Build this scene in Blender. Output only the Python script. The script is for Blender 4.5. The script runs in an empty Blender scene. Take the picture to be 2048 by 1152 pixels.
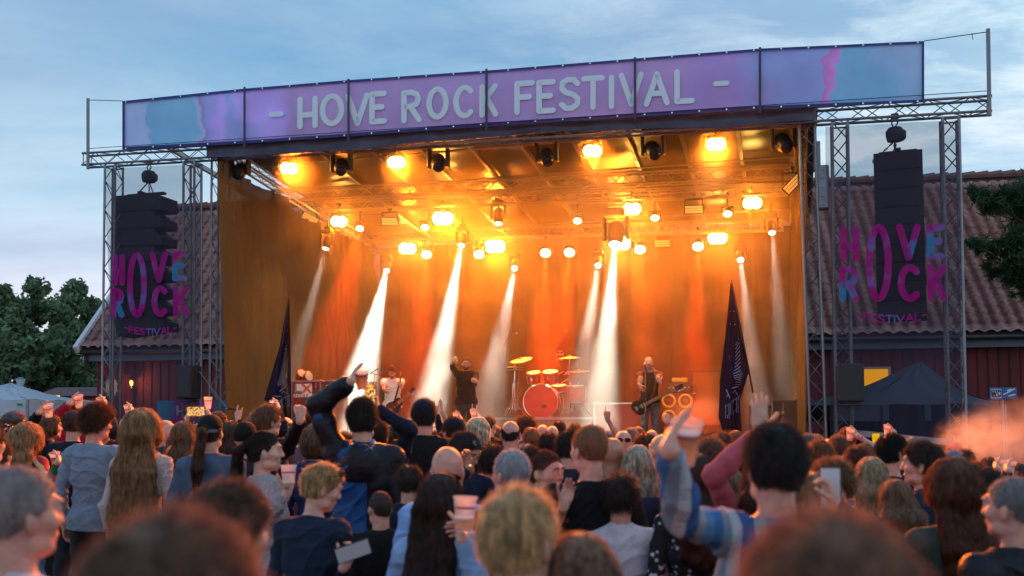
import bpy, math, random
import numpy as np
from mathutils import Vector, Matrix, Euler
R = math.radians
sc = bpy.context.scene
col = sc.collection
rnd = random.Random(7)

# ------------------------------------------------------------------ camera
CAMZ, PITCH, ROLL, SHY, FPX = 1.85, R(2.9), R(0.35), 0.0786, 35/36*2048
cam_d = bpy.data.cameras.new('camera'); cam = bpy.data.objects.new('camera', cam_d); col.objects.link(cam)
cam_d.lens = 35; cam_d.sensor_width = 36; cam_d.shift_y = SHY
cam_d.clip_start = 0.05; cam_d.clip_end = 2000
cam.location = (0, 0, CAMZ)
CM = Matrix.Rotation(R(90)+PITCH, 3, 'X') @ Matrix.Rotation(-ROLL, 3, 'Z')
cam.rotation_euler = CM.to_euler()
cam_d.dof.use_dof = True; cam_d.dof.focus_distance = 18.5; cam_d.dof.aperture_fstop = 2.4
sc.camera = cam
# ------------------------------------------------------------------ world: dusk sky
w = bpy.data.worlds.new('World'); sc.world = w; w.use_nodes = True
nt = w.node_tree; nt.nodes.clear()
def N(t, typ, **k):
    n = t.nodes.new(typ)
    for a, b in k.items():
        if a.startswith('i_'):
            n.inputs[a[2:].replace('_', ' ')].default_value = b
        else: setattr(n, a, b)
    return n
def L(t, a, b): t.links.new(a, b)
def srgb(r, g, b, k=1.0):
    f = lambda c: (c/255/12.92 if c <= 10 else ((c/255+.055)/1.055)**2.4)*k
    return (f(r), f(g), f(b), 1)
def ramp(t, fac, stops, interp='LINEAR'):
    n = N(t, 'ShaderNodeValToRGB'); n.color_ramp.interpolation = interp
    e = n.color_ramp.elements
    while len(e) < len(stops): e.new(0.5)
    for q, (p, c) in zip(e, stops):
        q.position = p; q.color = c if len(c) == 4 else (*c, 1)
    if fac is not None: L(t, fac, n.inputs[0])
    return n
def mixc(t, fac, a, b, mode='MIX'):
    n = N(t, 'ShaderNodeMix', data_type='RGBA', blend_type=mode)
    for s, v in ((0, fac), (6, a), (7, b)):
        if hasattr(v, 'links'): L(t, v, n.inputs[s])
        else: n.inputs[s].default_value = v
    return n.outputs[2]
def math_(t, op, a, b=0.0, c=None):
    n = N(t, 'ShaderNodeMath', operation=op)
    for s, v in ((0, a), (1, b), (2, c)):
        if v is None: continue
        if hasattr(v, 'links'): L(t, v, n.inputs[s])
        else: n.inputs[s].default_value = v
    return n.outputs[0]
def make_sky():
    t = nt
    tc = N(t, 'ShaderNodeTexCoord'); sep = N(t, 'ShaderNodeSeparateXYZ'); L(t, tc.outputs['Generated'], sep.inputs[0])
    x, y, z = sep.outputs
    zz = math_(t, 'MAXIMUM', z, 0.0)
    # cloud plane projection
    zc = math_(t, 'ADD', zz, 0.16)
    cx = math_(t, 'DIVIDE', x, zc); cy = math_(t, 'DIVIDE', y, zc)
    cmb = N(t, 'ShaderNodeCombineXYZ'); L(t, cx, cmb.inputs[0]); L(t, cy, cmb.inputs[1])
    mp = N(t, 'ShaderNodeMapping'); mp.inputs['Scale'].default_value = (0.55, 0.9, 1); mp.inputs['Rotation'].default_value = (0, 0, R(24)); mp.inputs['Location'].default_value = (1.3, .4, 0)
    L(t, cmb.outputs[0], mp.inputs[0])
    n1 = N(t, 'ShaderNodeTexNoise'); n1.inputs['Scale'].default_value = 1.1; n1.inputs['Detail'].default_value = 7; n1.inputs['Roughness'].default_value = .56; n1.inputs['Distortion'].default_value = .5
    L(t, mp.outputs[0], n1.inputs['Vector'])
    n2 = N(t, 'ShaderNodeTexNoise'); n2.inputs['Scale'].default_value = 4.5; n2.inputs['Detail'].default_value = 8; n2.inputs['Roughness'].default_value = .65; n2.inputs['Distortion'].default_value = .3
    L(t, mp.outputs[0], n2.inputs['Vector'])
    # blue varies with direction: bluest up left, pale in the middle and low
    base = ramp(t, zz, [(0.0, srgb(188, 172, 180)), (0.12, srgb(164, 174, 192)), (0.20, srgb(132, 162, 182)), (0.32, srgb(78, 128, 162)), (.7, srgb(56, 102, 144))])
    left = math_(t, 'MULTIPLY_ADD', x, -1.4, 0.1)
    cloudc = ramp(t, zz, [(0.0, srgb(196, 180, 188)), (0.14, srgb(184, 186, 194)), (0.34, srgb(164, 184, 194)), (.8, srgb(152, 172, 190))])
    f1 = ramp(t, n1.outputs[0], [(0.36, (0, 0, 0)), (0.62, (1, 1, 1))])
    f2 = ramp(t, n2.outputs[0], [(0.42, (0, 0, 0)), (0.60, (1, 1, 1))])
    rightm = ramp(t, x, [(0.45, (0, 0, 0)), (0.62, (1, 1, 1))]) if False else None
    fx = math_(t, 'MULTIPLY_ADD', x, 2.0, 0.35); fx = math_(t, 'MINIMUM', math_(t, 'MAXIMUM', fx, .15), 1.0)
    ff = math_(t, 'MULTIPLY', f2.outputs[0], fx)
    f = math_(t, 'MINIMUM', math_(t, 'ADD', math_(t, 'MULTIPLY', f1.outputs[0], .55), math_(t, 'MULTIPLY', ff, .8)), 1.0)
    c = mixc(t, f, base.outputs[0], cloudc.outputs[0])
    # darker grey patches
    n3 = N(t, 'ShaderNodeTexNoise'); n3.inputs['Scale'].default_value = 1.7; n3.inputs['Detail'].default_value = 4
    mp3 = N(t, 'ShaderNodeMapping'); mp3.inputs['Location'].default_value = (5, 2, 3); mp3.inputs['Scale'].default_value = (.5, 1, 1)
    L(t, cmb.outputs[0], mp3.inputs[0]); L(t, mp3.outputs[0], n3.inputs['Vector'])
    f3 = ramp(t, n3.outputs[0], [(0.42, (0, 0, 0)), (0.7, (.45, .45, .45))])
    c = mixc(t, f3.outputs[0], c, srgb(112, 128, 156))
    ns = N(t, 'ShaderNodeTexSky', sky_type='NISHITA'); ns.sun_disc = False; ns.sun_elevation = R(3); ns.sun_rotation = R(-100)
    m = N(t, 'ShaderNodeVectorMath', operation='SCALE'); L(t, ns.outputs[0], m.inputs[0]); m.inputs[3].default_value = .08
    c = mixc(t, .06, c, m.outputs[0])
    bg = N(t, 'ShaderNodeBackground'); L(t, c, bg.inputs[0]); bg.inputs[1].default_value = 2.02
    out = N(t, 'ShaderNodeOutputWorld'); L(t, bg.outputs[0], out.inputs[0])
make_sky()
sun_d = bpy.data.lights.new('sun', 'SUN'); sun_d.energy = 0.12; sun_d.angle = R(25); sun_d.color = (1, .8, .75)
sun = bpy.data.objects.new('sun', sun_d); col.objects.link(sun); sun.rotation_euler = (R(80), 0, R(-100))
sc.view_settings.view_transform = 'Standard'; sc.view_settings.look = 'None'; sc.view_settings.exposure = 0; sc.view_settings.gamma = 1
sc.cycles.volume_bounces = 1; sc.cycles.max_bounces = 5; sc.cycles.transparent_max_bounces = 16
sc.cycles.volume_step_rate = 1.0; sc.cycles.volume_max_steps = 128
sc.cycles.use_denoising = True; sc.cycles.use_adaptive_sampling = True; sc.cycles.adaptive_threshold = 0.01
sc.cycles.sample_clamp_indirect = 4.0; sc.cycles.blur_glossy = 1.0; sc.cycles.caustics_reflective = False; sc.cycles.caustics_refractive = False
sc.cycles.use_light_tree = True
try: sc.cycles.denoiser = 'OPENIMAGEDENOISE'; sc.cycles.denoising_prefilter = 'ACCURATE'
except Exception: pass

# ------------------------------------------------------------------ pixel -> world
CY = 576 + SHY*2048
def ray(px, py):
    return CM @ Vector(((px-1024)/FPX, (CY-py)/FPX, -1))
def P(px, py, Y):
    d = ray(px, py); return Vector((0, 0, CAMZ)) + d*(Y/d.y)
YAW = R(15.5)
RD = Vector((math.cos(YAW), -math.sin(YAW), 0)); DD = Vector((math.sin(YAW), math.cos(YAW), 0)); UP = Vector((0, 0, 1))
O0 = P(930, 838, 18.3); O0.z = 0
def S(u, v, z): return O0 + RD*u + DD*v + UP*z
def onv(px, py, v):
    d = ray(px, py); o = Vector((0, 0, CAMZ))
    k = ((O0 + DD*v - o).dot(DD))/d.dot(DD); return o + d*k
def uvz(p): q = p-O0; return q.dot(RD), q.dot(DD), p.z

# ------------------------------------------------------------------ object helpers
def link(o, parent=None):
    col.objects.link(o)
    if parent is not None: o.parent = parent
    return o
def tag(o, label=None, cat=None, group=None, kind=None):
    if label: o['label'] = label
    if cat: o['category'] = cat
    if group: o['group'] = group
    if kind: o['kind'] = kind
    return o
def thing(name, label, cat, loc=(0, 0, 0), rz=0.0, group=None):
    o = bpy.data.objects.new(name, None); o.empty_display_size = .1; link(o)
    o.location = loc; o.rotation_euler = (0, 0, rz)
    return tag(o, label, cat, group)
def mesh_np(name, V, F, mat=None, parent=None, smooth=True, local=False):
    me = bpy.data.meshes.new(name)
    V = np.asarray(V, dtype=np.float32)
    if not len(V): V = np.zeros((0, 3), np.float32)
    if parent is not None and not local:
        M = (Matrix.Translation(parent.location) @ parent.rotation_euler.to_matrix().to_4x4() @ Matrix.Diagonal((*parent.scale, 1))).inverted()
        if parent.parent is not None:
            q = parent.parent
            M = M @ (Matrix.Translation(q.location) @ q.rotation_euler.to_matrix().to_4x4() @ Matrix.Diagonal((*q.scale, 1))).inverted()
        M = np.array(M); V = V @ M[:3, :3].T + M[:3, 3]
    if isinstance(F, np.ndarray):
        n, k = F.shape
        me.vertices.add(len(V)); me.vertices.foreach_set('co', V.astype(np.float32).ravel())
        me.loops.add(n*k); me.loops.foreach_set('vertex_index', F.astype(np.int32).ravel())
        me.polygons.add(n); me.polygons.foreach_set('loop_start', np.arange(0, n*k, k, dtype=np.int32))
        me.polygons.foreach_set('loop_total', np.full(n, k, dtype=np.int32))
        me.update(calc_edges=True)
    else:
        me.from_pydata([tuple(map(float, v)) for v in V], [], F)
    if smooth: me.polygons.foreach_set('use_smooth', [True]*len(me.polygons))
    if mat is not None:
        for m in (mat if isinstance(mat, (list, tuple)) else [mat]): me.materials.append(m)
    o = bpy.data.objects.new(name, me); link(o, parent)
    return o
class MB:
    def __init__(s): s.v = []; s.f = []
    def add(s, vs, fs):
        n = len(s.v); s.v += [Vector(v) for v in vs]; s.f += [tuple(i+n for i in f) for f in fs]; return s
    def quad(s, a, b, c, d): return s.add([a, b, c, d], [(0, 1, 2, 3)])
    def box(s, c, size, X=None, Y=None, Z=None, bev=0.0):
        X = Vector(X or (1, 0, 0)); Y = Vector(Y or (0, 1, 0)); Z = Vector(Z or (0, 0, 1)); c = Vector(c)
        hx, hy, hz = size[0]/2, size[1]/2, size[2]/2
        if bev <= 0:
            vs = [c+X*(hx*i)+Y*(hy*j)+Z*(hz*k) for i in (-1, 1) for j in (-1, 1) for k in (-1, 1)]
            return s.add(vs, [(0, 1, 3, 2), (4, 6, 7, 5), (0, 4, 5, 1), (2, 3, 7, 6), (0, 2, 6, 4), (1, 5, 7, 3)])
        b = bev; idx = {}; vs = []
        for i in (-1, 1):
            for j in (-1, 1):
                for k in (-1, 1):
                    for a in range(3):
                        q = [hx-b, hy-b, hz-b]; q[a] += b
                        idx[i, j, k, a] = len(vs); vs.append(c+X*(q[0]*i)+Y*(q[1]*j)+Z*(q[2]*k))
        fs = []
        for a in range(3):
            o1, o2 = (a+1) % 3, (a+2) % 3
            for s0 in (-1, 1):
                f = []
                for (p, q) in ((-1, -1), (1, -1), (1, 1), (-1, 1)):
                    k = [0, 0, 0]; k[a] = s0; k[o1] = p; k[o2] = q; f.append(idx[k[0], k[1], k[2], a])
                fs.append(tuple(f if s0 > 0 else f[::-1]))
            for p in (-1, 1):
                for q in (-1, 1):
                    k1 = [0, 0, 0]; k1[a] = -1; k1[o1] = p; k1[o2] = q; k2 = list(k1); k2[a] = 1
                    fs.append((idx[(*k1, o1)], idx[(*k2, o1)], idx[(*k2, o2)], idx[(*k1, o2)]))
        for i in (-1, 1):
            for j in (-1, 1):
                for k in (-1, 1): fs.append((idx[i, j, k, 0], idx[i, j, k, 1], idx[i, j, k, 2]))
        return s.add(vs, fs)
    def tube(s, p0, p1, r, n=6, r1=None, cap=True): return s.path([p0, p1], [r, r if r1 is None else r1], n, cap)
    def path(s, pts, r, n=6, cap=True, closed=False):
        pts = [Vector(p) for p in pts]; m = len(pts)
        if not isinstance(r, (list, tuple)): r = [r]*m
        base = len(s.v); prev = None
        for i, p in enumerate(pts):
            if closed: d = pts[(i+1) % m]-pts[i-1]
            else: d = pts[min(i+1, m-1)]-pts[max(i-1, 0)]
            d = d.normalized() if d.length > 1e-9 else Vector((0, 0, 1))
            if prev is None: a = d.cross(Vector((0, 0, 1)) if abs(d.z) < .9 else Vector((1, 0, 0))).normalized()
            else: a = (prev-d*prev.dot(d)).normalized()
            prev = a; b = d.cross(a)
            for k in range(n):
                t = 2*math.pi*k/n; s.v.append(p+(a*math.cos(t)+b*math.sin(t))*r[i])
        for i in range(m if closed else m-1):
            j = (i+1) % m
            for k in range(n):
                k2 = (k+1) % n; s.f.append((base+i*n+k, base+i*n+k2, base+j*n+k2, base+j*n+k))
        if cap and not closed:
            s.f.append(tuple(base+k for k in range(n))[::-1]); s.f.append(tuple(base+(m-1)*n+k for k in range(n)))
        return s
    def lathe(s, prof, c=(0, 0, 0), ax=(0, 0, 1), n=20, cap=True):
        c = Vector(c); ax = Vector(ax).normalized(); a = ax.cross(Vector((0, 0, 1)) if abs(ax.z) < .9 else Vector((1, 0, 0))).normalized(); b = ax.cross(a)
        base = len(s.v); m = len(prof)
        for (r, h) in prof:
            for k in range(n):
                t = 2*math.pi*k/n; s.v.append(c+ax*h+(a*math.cos(t)+b*math.sin(t))*max(r, 1e-4))
        for i in range(m-1):
            for k in range(n):
                k2 = (k+1) % n; s.f.append((base+i*n+k, base+i*n+k2, base+(i+1)*n+k2, base+(i+1)*n+k))
        if cap:
            s.f.append(tuple(base+k for k in range(n))[::-1]); s.f.append(tuple(base+(m-1)*n+k for k in range(n)))
        return s
    def grid(s, fn, nu, nv):
        base = len(s.v)
        for j in range(nv+1):
            for i in range(nu+1): s.v.append(Vector(fn(i/nu, j/nv)))
        for j in range(nv):
            for i in range(nu):
                a = base+j*(nu+1)+i; s.f.append((a, a+1, a+nu+2, a+nu+1))
        return s
    def build(s, name, mat, parent=None, smooth=False, local=False, label=None):
        o = mesh_np(name, [tuple(v) for v in s.v], s.f, mat, parent, smooth, local)
        if label: o['label'] = label
        return o
def copy_tree(o, parent=None):
    c = o.copy(); col.objects.link(c); c.parent = parent
    for ch in list(o.children): copy_tree(ch, c)
    return c
# ------------------------------------------------------------------ materials
MATS = {}
def mat(name, c, rough=.6, metal=0.0, bump=0.0, bscale=30.0, var=0.0, vscale=3.0, spec=.5, emit=None, es=0.0, alpha=None, coord='Object', sheen=0.0, trans=0.0, stretch=None):
    if name in MATS: return MATS[name]
    m = bpy.data.materials.new(name); m.use_nodes = True; t = m.node_tree; b = t.nodes['Principled BSDF']; MATS[name] = m
    if not isinstance(c[0], (tuple, list)) and max(c[:3]) > 1.0: c = srgb(*c[:3])
    c = (*c[:3], 1)
    b.inputs['Base Color'].default_value = c; b.inputs['Roughness'].default_value = rough; b.inputs['Metallic'].default_value = metal
    b.inputs['Specular IOR Level'].default_value = spec
    if sheen: b.inputs['Sheen Weight'].default_value = sheen; b.inputs['Sheen Roughness'].default_value = .6
    tc = N(t, 'ShaderNodeTexCoord'); vec = tc.outputs[coord]
    if stretch:
        mp = N(t, 'ShaderNodeMapping'); mp.inputs['Scale'].default_value = stretch; L(t, vec, mp.inputs[0]); vec = mp.outputs[0]
    if var:
        n = N(t, 'ShaderNodeTexNoise'); n.inputs['Scale'].default_value = vscale; n.inputs['Detail'].default_value = 5; L(t, vec, n.inputs['Vector'])
        a = tuple(max(0, x*(1-var)) for x in c[:3]); d = tuple(min(1, x*(1+var)) for x in c[:3])
        r = ramp(t, n.outputs[0], [(.3, a), (.7, d)]); L(t, r.outputs[0], b.inputs['Base Color'])
    if bump:
        n = N(t, 'ShaderNodeTexNoise'); n.inputs['Scale'].default_value = bscale; n.inputs['Detail'].default_value = 4; L(t, vec, n.inputs['Vector'])
        bp = N(t, 'ShaderNodeBump'); bp.inputs['Strength'].default_value = bump; bp.inputs['Distance'].default_value = .02
        L(t, n.outputs[0], bp.inputs['Height']); L(t, bp.outputs[0], b.inputs['Normal'])
    if emit is not None:
        b.inputs['Emission Color'].default_value = (*emit[:3], 1); b.inputs['Emission Strength'].default_value = es
    if alpha is not None: b.inputs['Alpha'].default_value = alpha
    if trans: b.inputs['Transmission Weight'].default_value = trans
    return m
def emat(name, c, s):
    if name in MATS: return MATS[name]
    m = bpy.data.materials.new(name); m.use_nodes = True; t = m.node_tree; t.nodes.clear(); MATS[name] = m
    e = N(t, 'ShaderNodeEmission'); e.inputs[0].default_value = (*c[:3], 1); e.inputs[1].default_value = s
    o = N(t, 'ShaderNodeOutputMaterial'); L(t, e.outputs[0], o.inputs[0]); return m
def cloth_mix(name, c, opacity=.8, transl=.4, cg=None, crinkle=0):
    """thin fabric: diffuse + translucent, with open mesh (transparent) share"""
    m = bpy.data.materials.new(name); m.use_nodes = True; t = m.node_tree; t.nodes.clear(); MATS[name] = m
    d = N(t, 'ShaderNodeBsdfDiffuse'); tr = N(t, 'ShaderNodeBsdfTranslucent'); mx = N(t, 'ShaderNodeMixShader'); mx.inputs[0].default_value = transl
    L(t, d.outputs[0], mx.inputs[1]); L(t, tr.outputs[0], mx.inputs[2])
    if cg is not None:
        o = cg(t); L(t, o, d.inputs[0]); L(t, o, tr.inputs[0])
    else:
        for q in (d, tr): q.inputs[0].default_value = (*c[:3], 1)
    if crinkle:
        tc = N(t, 'ShaderNodeTexCoord'); mp = N(t, 'ShaderNodeMapping'); mp.inputs['Scale'].default_value = (1, 1, .22); L(t, tc.outputs['Object'], mp.inputs[0])
        n = N(t, 'ShaderNodeTexNoise'); n.inputs['Scale'].default_value = 5; n.inputs['Detail'].default_value = 6; n.inputs['Roughness'].default_value = .6; n.inputs['Distortion'].default_value = 1.2; L(t, mp.outputs[0], n.inputs[0])
        bp = N(t, 'ShaderNodeBump'); bp.inputs['Strength'].default_value = crinkle; bp.inputs['Distance'].default_value = .25; L(t, n.outputs[0], bp.inputs['Height']); L(t, bp.outputs[0], d.inputs['Normal'])
    tp = N(t, 'ShaderNodeBsdfTransparent'); m2 = N(t, 'ShaderNodeMixShader'); m2.inputs[0].default_value = opacity
    L(t, tp.outputs[0], m2.inputs[1]); L(t, mx.outputs[0], m2.inputs[2])
    out = N(t, 'ShaderNodeOutputMaterial'); L(t, m2.outputs[0], out.inputs[0]); return m
M_alu = mat('aluminium', (.24, .255, .28), rough=.42, metal=.65, var=.15, vscale=6)
M_alu_dark = mat('dark_aluminium', (.20, .21, .23), rough=.42, metal=.6)
M_black = mat('black_paint', (.02, .02, .022), rough=.5)
M_blackm = mat('black_metal', (.03, .03, .032), rough=.35, metal=.4)
M_rubber = mat('black_rubber', (.015, .015, .016), rough=.8)
M_chrome = mat('chrome', (.75, .75, .77), rough=.16, metal=1)
# ------------------------------------------------------------------ truss
def truss(mb, A, B, w=.29, side=None, r=.024, rb=.009, bay=.29, four=True, n=8):
    A = Vector(A); B = Vector(B); d = (B-A); Ln = d.length; d.normalize()
    side = Vector(side) if side is not None else RD
    a = (side-d*side.dot(d)).normalized(); b = d.cross(a)
    h = w/2-r
    cs = [a*h+b*h, a*h-b*h, -a*h-b*h, -a*h+b*h]
    for c in cs: mb.tube(A+c, B+c, r, n)
    k = max(2, int(round(Ln/bay)))
    for q in range(4):
        c0, c1 = cs[q], cs[(q+1) % 4]
        for i in range(k):
            p, p2 = A+d*(Ln*i/k), A+d*(Ln*(i+1)/k)
            if (i+q) % 2 == 0: mb.tube(p+c0, p2+c1, rb, 4, cap=False)
            else: mb.tube(p+c1, p2+c0, rb, 4, cap=False)
        for e in (A+d*.03, B-d*.03): mb.tube(e+c0, e+c1, rb*1.3, 4, cap=False)
    return mb
# ------------------------------------------------------------------ lettering: rounded hand-drawn strokes
GL = {
 'H': (.62, [[(0, 0), (0, 1)], [(.62, 0), (.62, 1)], [(0, .42), (.62, .42)]]),
 'O': (.72, 'O'), 'V': (.72, [[(0, 1), (.36, 0), (.72, 1)]]), 'E': (.52, [[(.52, 1), (0, 1), (0, 0), (.52, 0)], [(0, .52), (.42, .52)]]),
 'R': (.6, [[(0, 0), (0, 1), (.3, 1), (.5, .93), (.57, .76), (.5, .58), (.3, .5), (0, .5)], [(.25, .5), (.6, 0)]]),
 'C': (.62, 'C'), 'K': (.6, [[(0, 0), (0, 1)], [(.58, 1), (0, .42)], [(.2, .6), (.6, 0)]]),
 'F': (.5, [[(.5, 1), (0, 1), (0, 0)], [(0, .52), (.4, .52)]]), 'S': (.55, [[(.53, .84), (.42, .98), (.22, 1), (.05, .9), (.03, .7), (.15, .56), (.4, .46), (.54, .32), (.52, .12), (.36, 0), (.16, 0), (.02, .14)]]),
 'T': (.62, [[(0, 1), (.62, 1)], [(.31, 1), (.31, 0)]]), 'I': (.01, [[(0, 0), (0, 1)]]), 'A': (.68, [[(0, 0), (.34, 1), (.68, 0)], [(.13, .34), (.55, .34)]]),
 'L': (.5, [[(0, 1), (0, 0), (.5, 0)]]), 'X': (.62, [[(0, 0), (.62, 1)], [(0, 1), (.62, 0)]]), 'W': (.95, [[(0, 1), (.24, 0), (.475, .9), (.71, 0), (.95, 1)]]),
 'D': (.6, [[(0, 0), (0, 1), (.26, 1), (.5, .84), (.6, .5), (.5, .16), (.26, 0), (0, 0)]]), 'G': (.64, 'G'), 'N': (.6, [[(0, 0), (0, 1), (.6, 0), (.6, 1)]]),
 'M': (.75, [[(0, 0), (0, 1), (.375, .35), (.75, 1), (.75, 0)]]), '-': (.35, [[(0, .55), (.35, .55)]]), ' ': (.25, []), 'U': (.6, [[(0, 1), (0, .25), (.12, .04), (.3, 0), (.48, .04), (.6, .25), (.6, 1)]]),
 'P': (.58, [[(0, 0), (0, 1), (.3, 1), (.5, .93), (.57, .75), (.5, .56), (.3, .48), (0, .48)]]), '5': (.52, [[(.5, 1), (.05, 1), (.03, .56), (.3, .6), (.5, .45), (.5, .18), (.35, 0), (.12, 0), (0, .1)]]),
}
def glyph(ch):
    w_, st = GL[ch]
    if st == 'O': st = [[(.36+.36*math.cos(t*math.pi/10), .5+.5*math.sin(t*math.pi/10)) for t in range(21)]]
    if st in ('C', 'G'):
        st = [[(.36+.36*math.cos(R(a)), .5+.5*math.sin(R(a))) for a in range(48, 313, 12)]]
        if w_ == .64: st = [st[0]+[(.62, .44), (.4, .44)]]
    return w_, st
def stroke(mb, pts2, hw, fn, thick=None):
    """flat ribbon with rounded caps and joints; fn maps (x,y)->Vector"""
    n = len(pts2)
    for i in range(n-1):
        x0, y0 = pts2[i]; x1, y1 = pts2[i+1]; dx, dy = x1-x0, y1-y0; l = math.hypot(dx, dy) or 1e-6; nx, ny = -dy/l*hw, dx/l*hw
        seg = max(1, int(l/ .35)) if l > .35 else 1
        for k in range(seg):
            a = (x0+dx*k/seg, y0+dy*k/seg); b = (x0+dx*(k+1)/seg, y0+dy*(k+1)/seg)
            mb.add([fn(a[0]+nx, a[1]+ny), fn(a[0]-nx, a[1]-ny), fn(b[0]-nx, b[1]-ny), fn(b[0]+nx, b[1]+ny)], [(0, 1, 2, 3)])
    return mb
def stroke_poly(mb, pts2, hw, fn, jit=0):
    """union-ish stroke: offset polygon quads + discs drawn 0.3 mm apart so no two faces share a plane"""
    stroke(mb, pts2, hw, fn)
    for i, (x, y) in enumerate(pts2):
        c = [(x+hw*math.cos(k*math.pi/6), y+hw*math.sin(k*math.pi/6)) for k in range(12)]
        o = [fn(a, b) for a, b in c]; f0 = fn(x, y); nn = (o[3]-f0).cross(o[0]-f0)
        nn = nn.normalized()*(.0004+.0002*(i % 3)) if nn.length > 0 else Vector()
        mb.add([q+nn for q in o], [tuple(range(12))])
def text_mesh(mb, txt, fn, h, hw, gap, sx=1.0, off=(0, 0), wobble=0):
    x = off[0]
    for i, ch in enumerate(txt):
        w_, st = glyph(ch); dy = (math.sin(i*2.7)*wobble)
        for j, s_ in enumerate(st):
            pts = [(x+px*h*sx, off[1]+dy+py*h) for px, py in s_]
            zoff = j
            def fj(a, b, j=j): return fn(a, b, .0022*j)
            stroke_poly(mb, pts, hw, fj)
        x += w_*h*sx+gap
    return x
def text_width(txt, h, gap, sx=1.0): return sum(GL[c][0]*h*sx+gap for c in txt)-gap
# ================================================================== SETTING
def m_ground():
    m = mat('trodden_grass', (.05, .055, .03), rough=.95, var=.5, vscale=1.3, bump=.5, bscale=18); return m
g = MB().quad((-400, -60, 0), (400, -60, 0), (400, 700, 0), (-400, 700, 0)).build('ground', m_ground()); g['kind'] = 'structure'
# far wooded skyline keeps the horizon closed
# ------------------------------------------------------------------ barn
BY = R(8.4); BR = Vector((math.cos(BY), -math.sin(BY), 0)); BD = Vector((math.sin(BY), math.cos(BY), 0))
B0 = P(160, 696, 33.0); zE = B0.z
def Bp(u, v, z): q = Vector((B0.x, B0.y, 0))+BR*u+BD*v; q.z = z; return q
zR = 10.35; RUNB = 6.4; LB = 42
barn = thing('barn', 'long dark red wooden barn with a brown tiled roof behind the stage', 'barn', Bp(LB/2, 6, 0))
def tile_mat():
    m = mat('roof_tiles', (.2, .11, .095), rough=.62, var=0)
    t = m.node_tree; b = t.nodes['Principled BSDF']; tc = N(t, 'ShaderNodeTexCoord')
    n = N(t, 'ShaderNodeTexNoise'); n.inputs['Scale'].default_value = .8; n.inputs['Detail'].default_value = 8; n.inputs['Roughness'].default_value = .75; L(t, tc.outputs['Object'], n.inputs[0])
    r = ramp(t, n.outputs[0], [(.3, srgb(124, 88, 86)), (.5, srgb(156, 112, 106)), (.7, srgb(182, 140, 128))]); 
    n2 = N(t, 'ShaderNodeTexNoise'); n2.inputs['Scale'].default_value = 9; n2.inputs['Detail'].default_value = 5; L(t, tc.outputs['Object'], n2.inputs[0])
    r2 = ramp(t, n2.outputs[0], [(.35, (.62, .62, .62)), (.65, (1.1, 1.1, 1.1))])
    L(t, mixc(t, 1.0, r.outputs[0], r2.outputs[0], 'MULTIPLY'), b.inputs['Base Color']); return m
def barn_roof():
    run = math.hypot(RUNB, zR-zE); sl = (BD*RUNB+UP*(zR-zE)).normalized(); nr = BR.cross(sl)
    if nr.z < 0: nr = -nr
    tw, th = .36, .42; nx = int(LB/tw); ny = int(run/th)
    per = 8; us = np.arange(nx*per+1)*tw/per
    V = []; rows = []
    rr = np.random.RandomState(3)
    for j in range(ny):
        for e in (0, 1):
            s_ = (j+e)*th + (.0 if e == 0 else .02); h = (.055 if e == 0 else .012)
            ph = 2*np.pi*us/tw
            hh = h+.032*np.sin(ph)+.012*np.sin(2*ph+.6)
            if e == 0:
                k = np.minimum((us/tw).astype(int), nx-1); hh = hh+rr.uniform(-.006, .006, nx)[k]
            sj = s_-(.035*np.cos(ph) if e == 0 else 0)
            V.append(np.array(Bp(0, 0, zE))[None]+np.outer(us, BR)+np.outer(sj*np.ones(len(us)), sl)+np.outer(hh, nr))
    V = np.array(V); n = V.shape[1]; F = []
    idx = np.arange(V.shape[0]*n).reshape(V.shape[0], n)
    for j in range(V.shape[0]-1):
        a = idx[j, :-1]; F.append(np.stack([a, a+1, idx[j+1, 1:], idx[j+1, :-1]], 1))
    roof = mesh_np('roof', V.reshape(-1, 3), np.concatenate(F), tile_mat(), barn, smooth=False)
    m = MB()   # underside deck, ridge tiles, rake boards
    m.box(Bp(LB/2, RUNB/2, (zE+zR)/2)-nr*.12, (LB-.1, run, .1), BR, sl, nr)
    m.build('roof_deck', mat('dark_timber', (.05, .03, .025), rough=.8), roof)
    m = MB()
    k = 0
    for i in range(int(LB/.45)):
        a = Bp(i*.45, RUNB, zR+.02); m.tube(a-UP*.02, a+BR*.48+UP*.02, .13, 8, .15)
    m.build('ridge_tiles', mat('ridge_tile', srgb(118, 84, 82), rough=.7, var=.3, vscale=2), roof)
    m = MB(); m.box((Bp(-.06, 0, zE)+Bp(-.06, RUNB, zR))/2+nr*.0, (.14, run+.3, .34), BR, sl, nr)
    m.build('rake_board', mat('pale_board', srgb(205, 205, 210), rough=.6), roof)
    # back slope
    sl2 = (-BD*RUNB+UP*(zR-zE)).normalized(); m = MB().box(Bp(LB/2, RUNB*1.5, (zE+zR)/2)-UP*.1, (LB-.1, run, .12), BR, sl2, BR.cross(sl2)); m.build('back_slope', tile_mat(), roof)
    return roof
barn_roof()
m = MB()
wv = .55
m.box(Bp(LB/2, wv+.15, zE/2-.1), (LB-.6, .3, zE-.15), BR, BD, UP)
m.box(Bp(.45, RUNB, zE/2-.1), (.3, 2*(RUNB-wv-.3), zE-.15), BR, BD, UP)
V0 = [Bp(.31, wv, zE-.2), Bp(.31, 2*RUNB-wv, zE-.2), Bp(.31, RUNB, zR-.35), Bp(.6, wv, zE-.2), Bp(.6, 2*RUNB-wv, zE-.2), Bp(.6, RUNB, zR-.35)]
m.add(V0, [(0, 2, 1), (3, 4, 5), (0, 1, 4, 3), (1, 2, 5, 4), (2, 0, 3, 5)])
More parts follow.
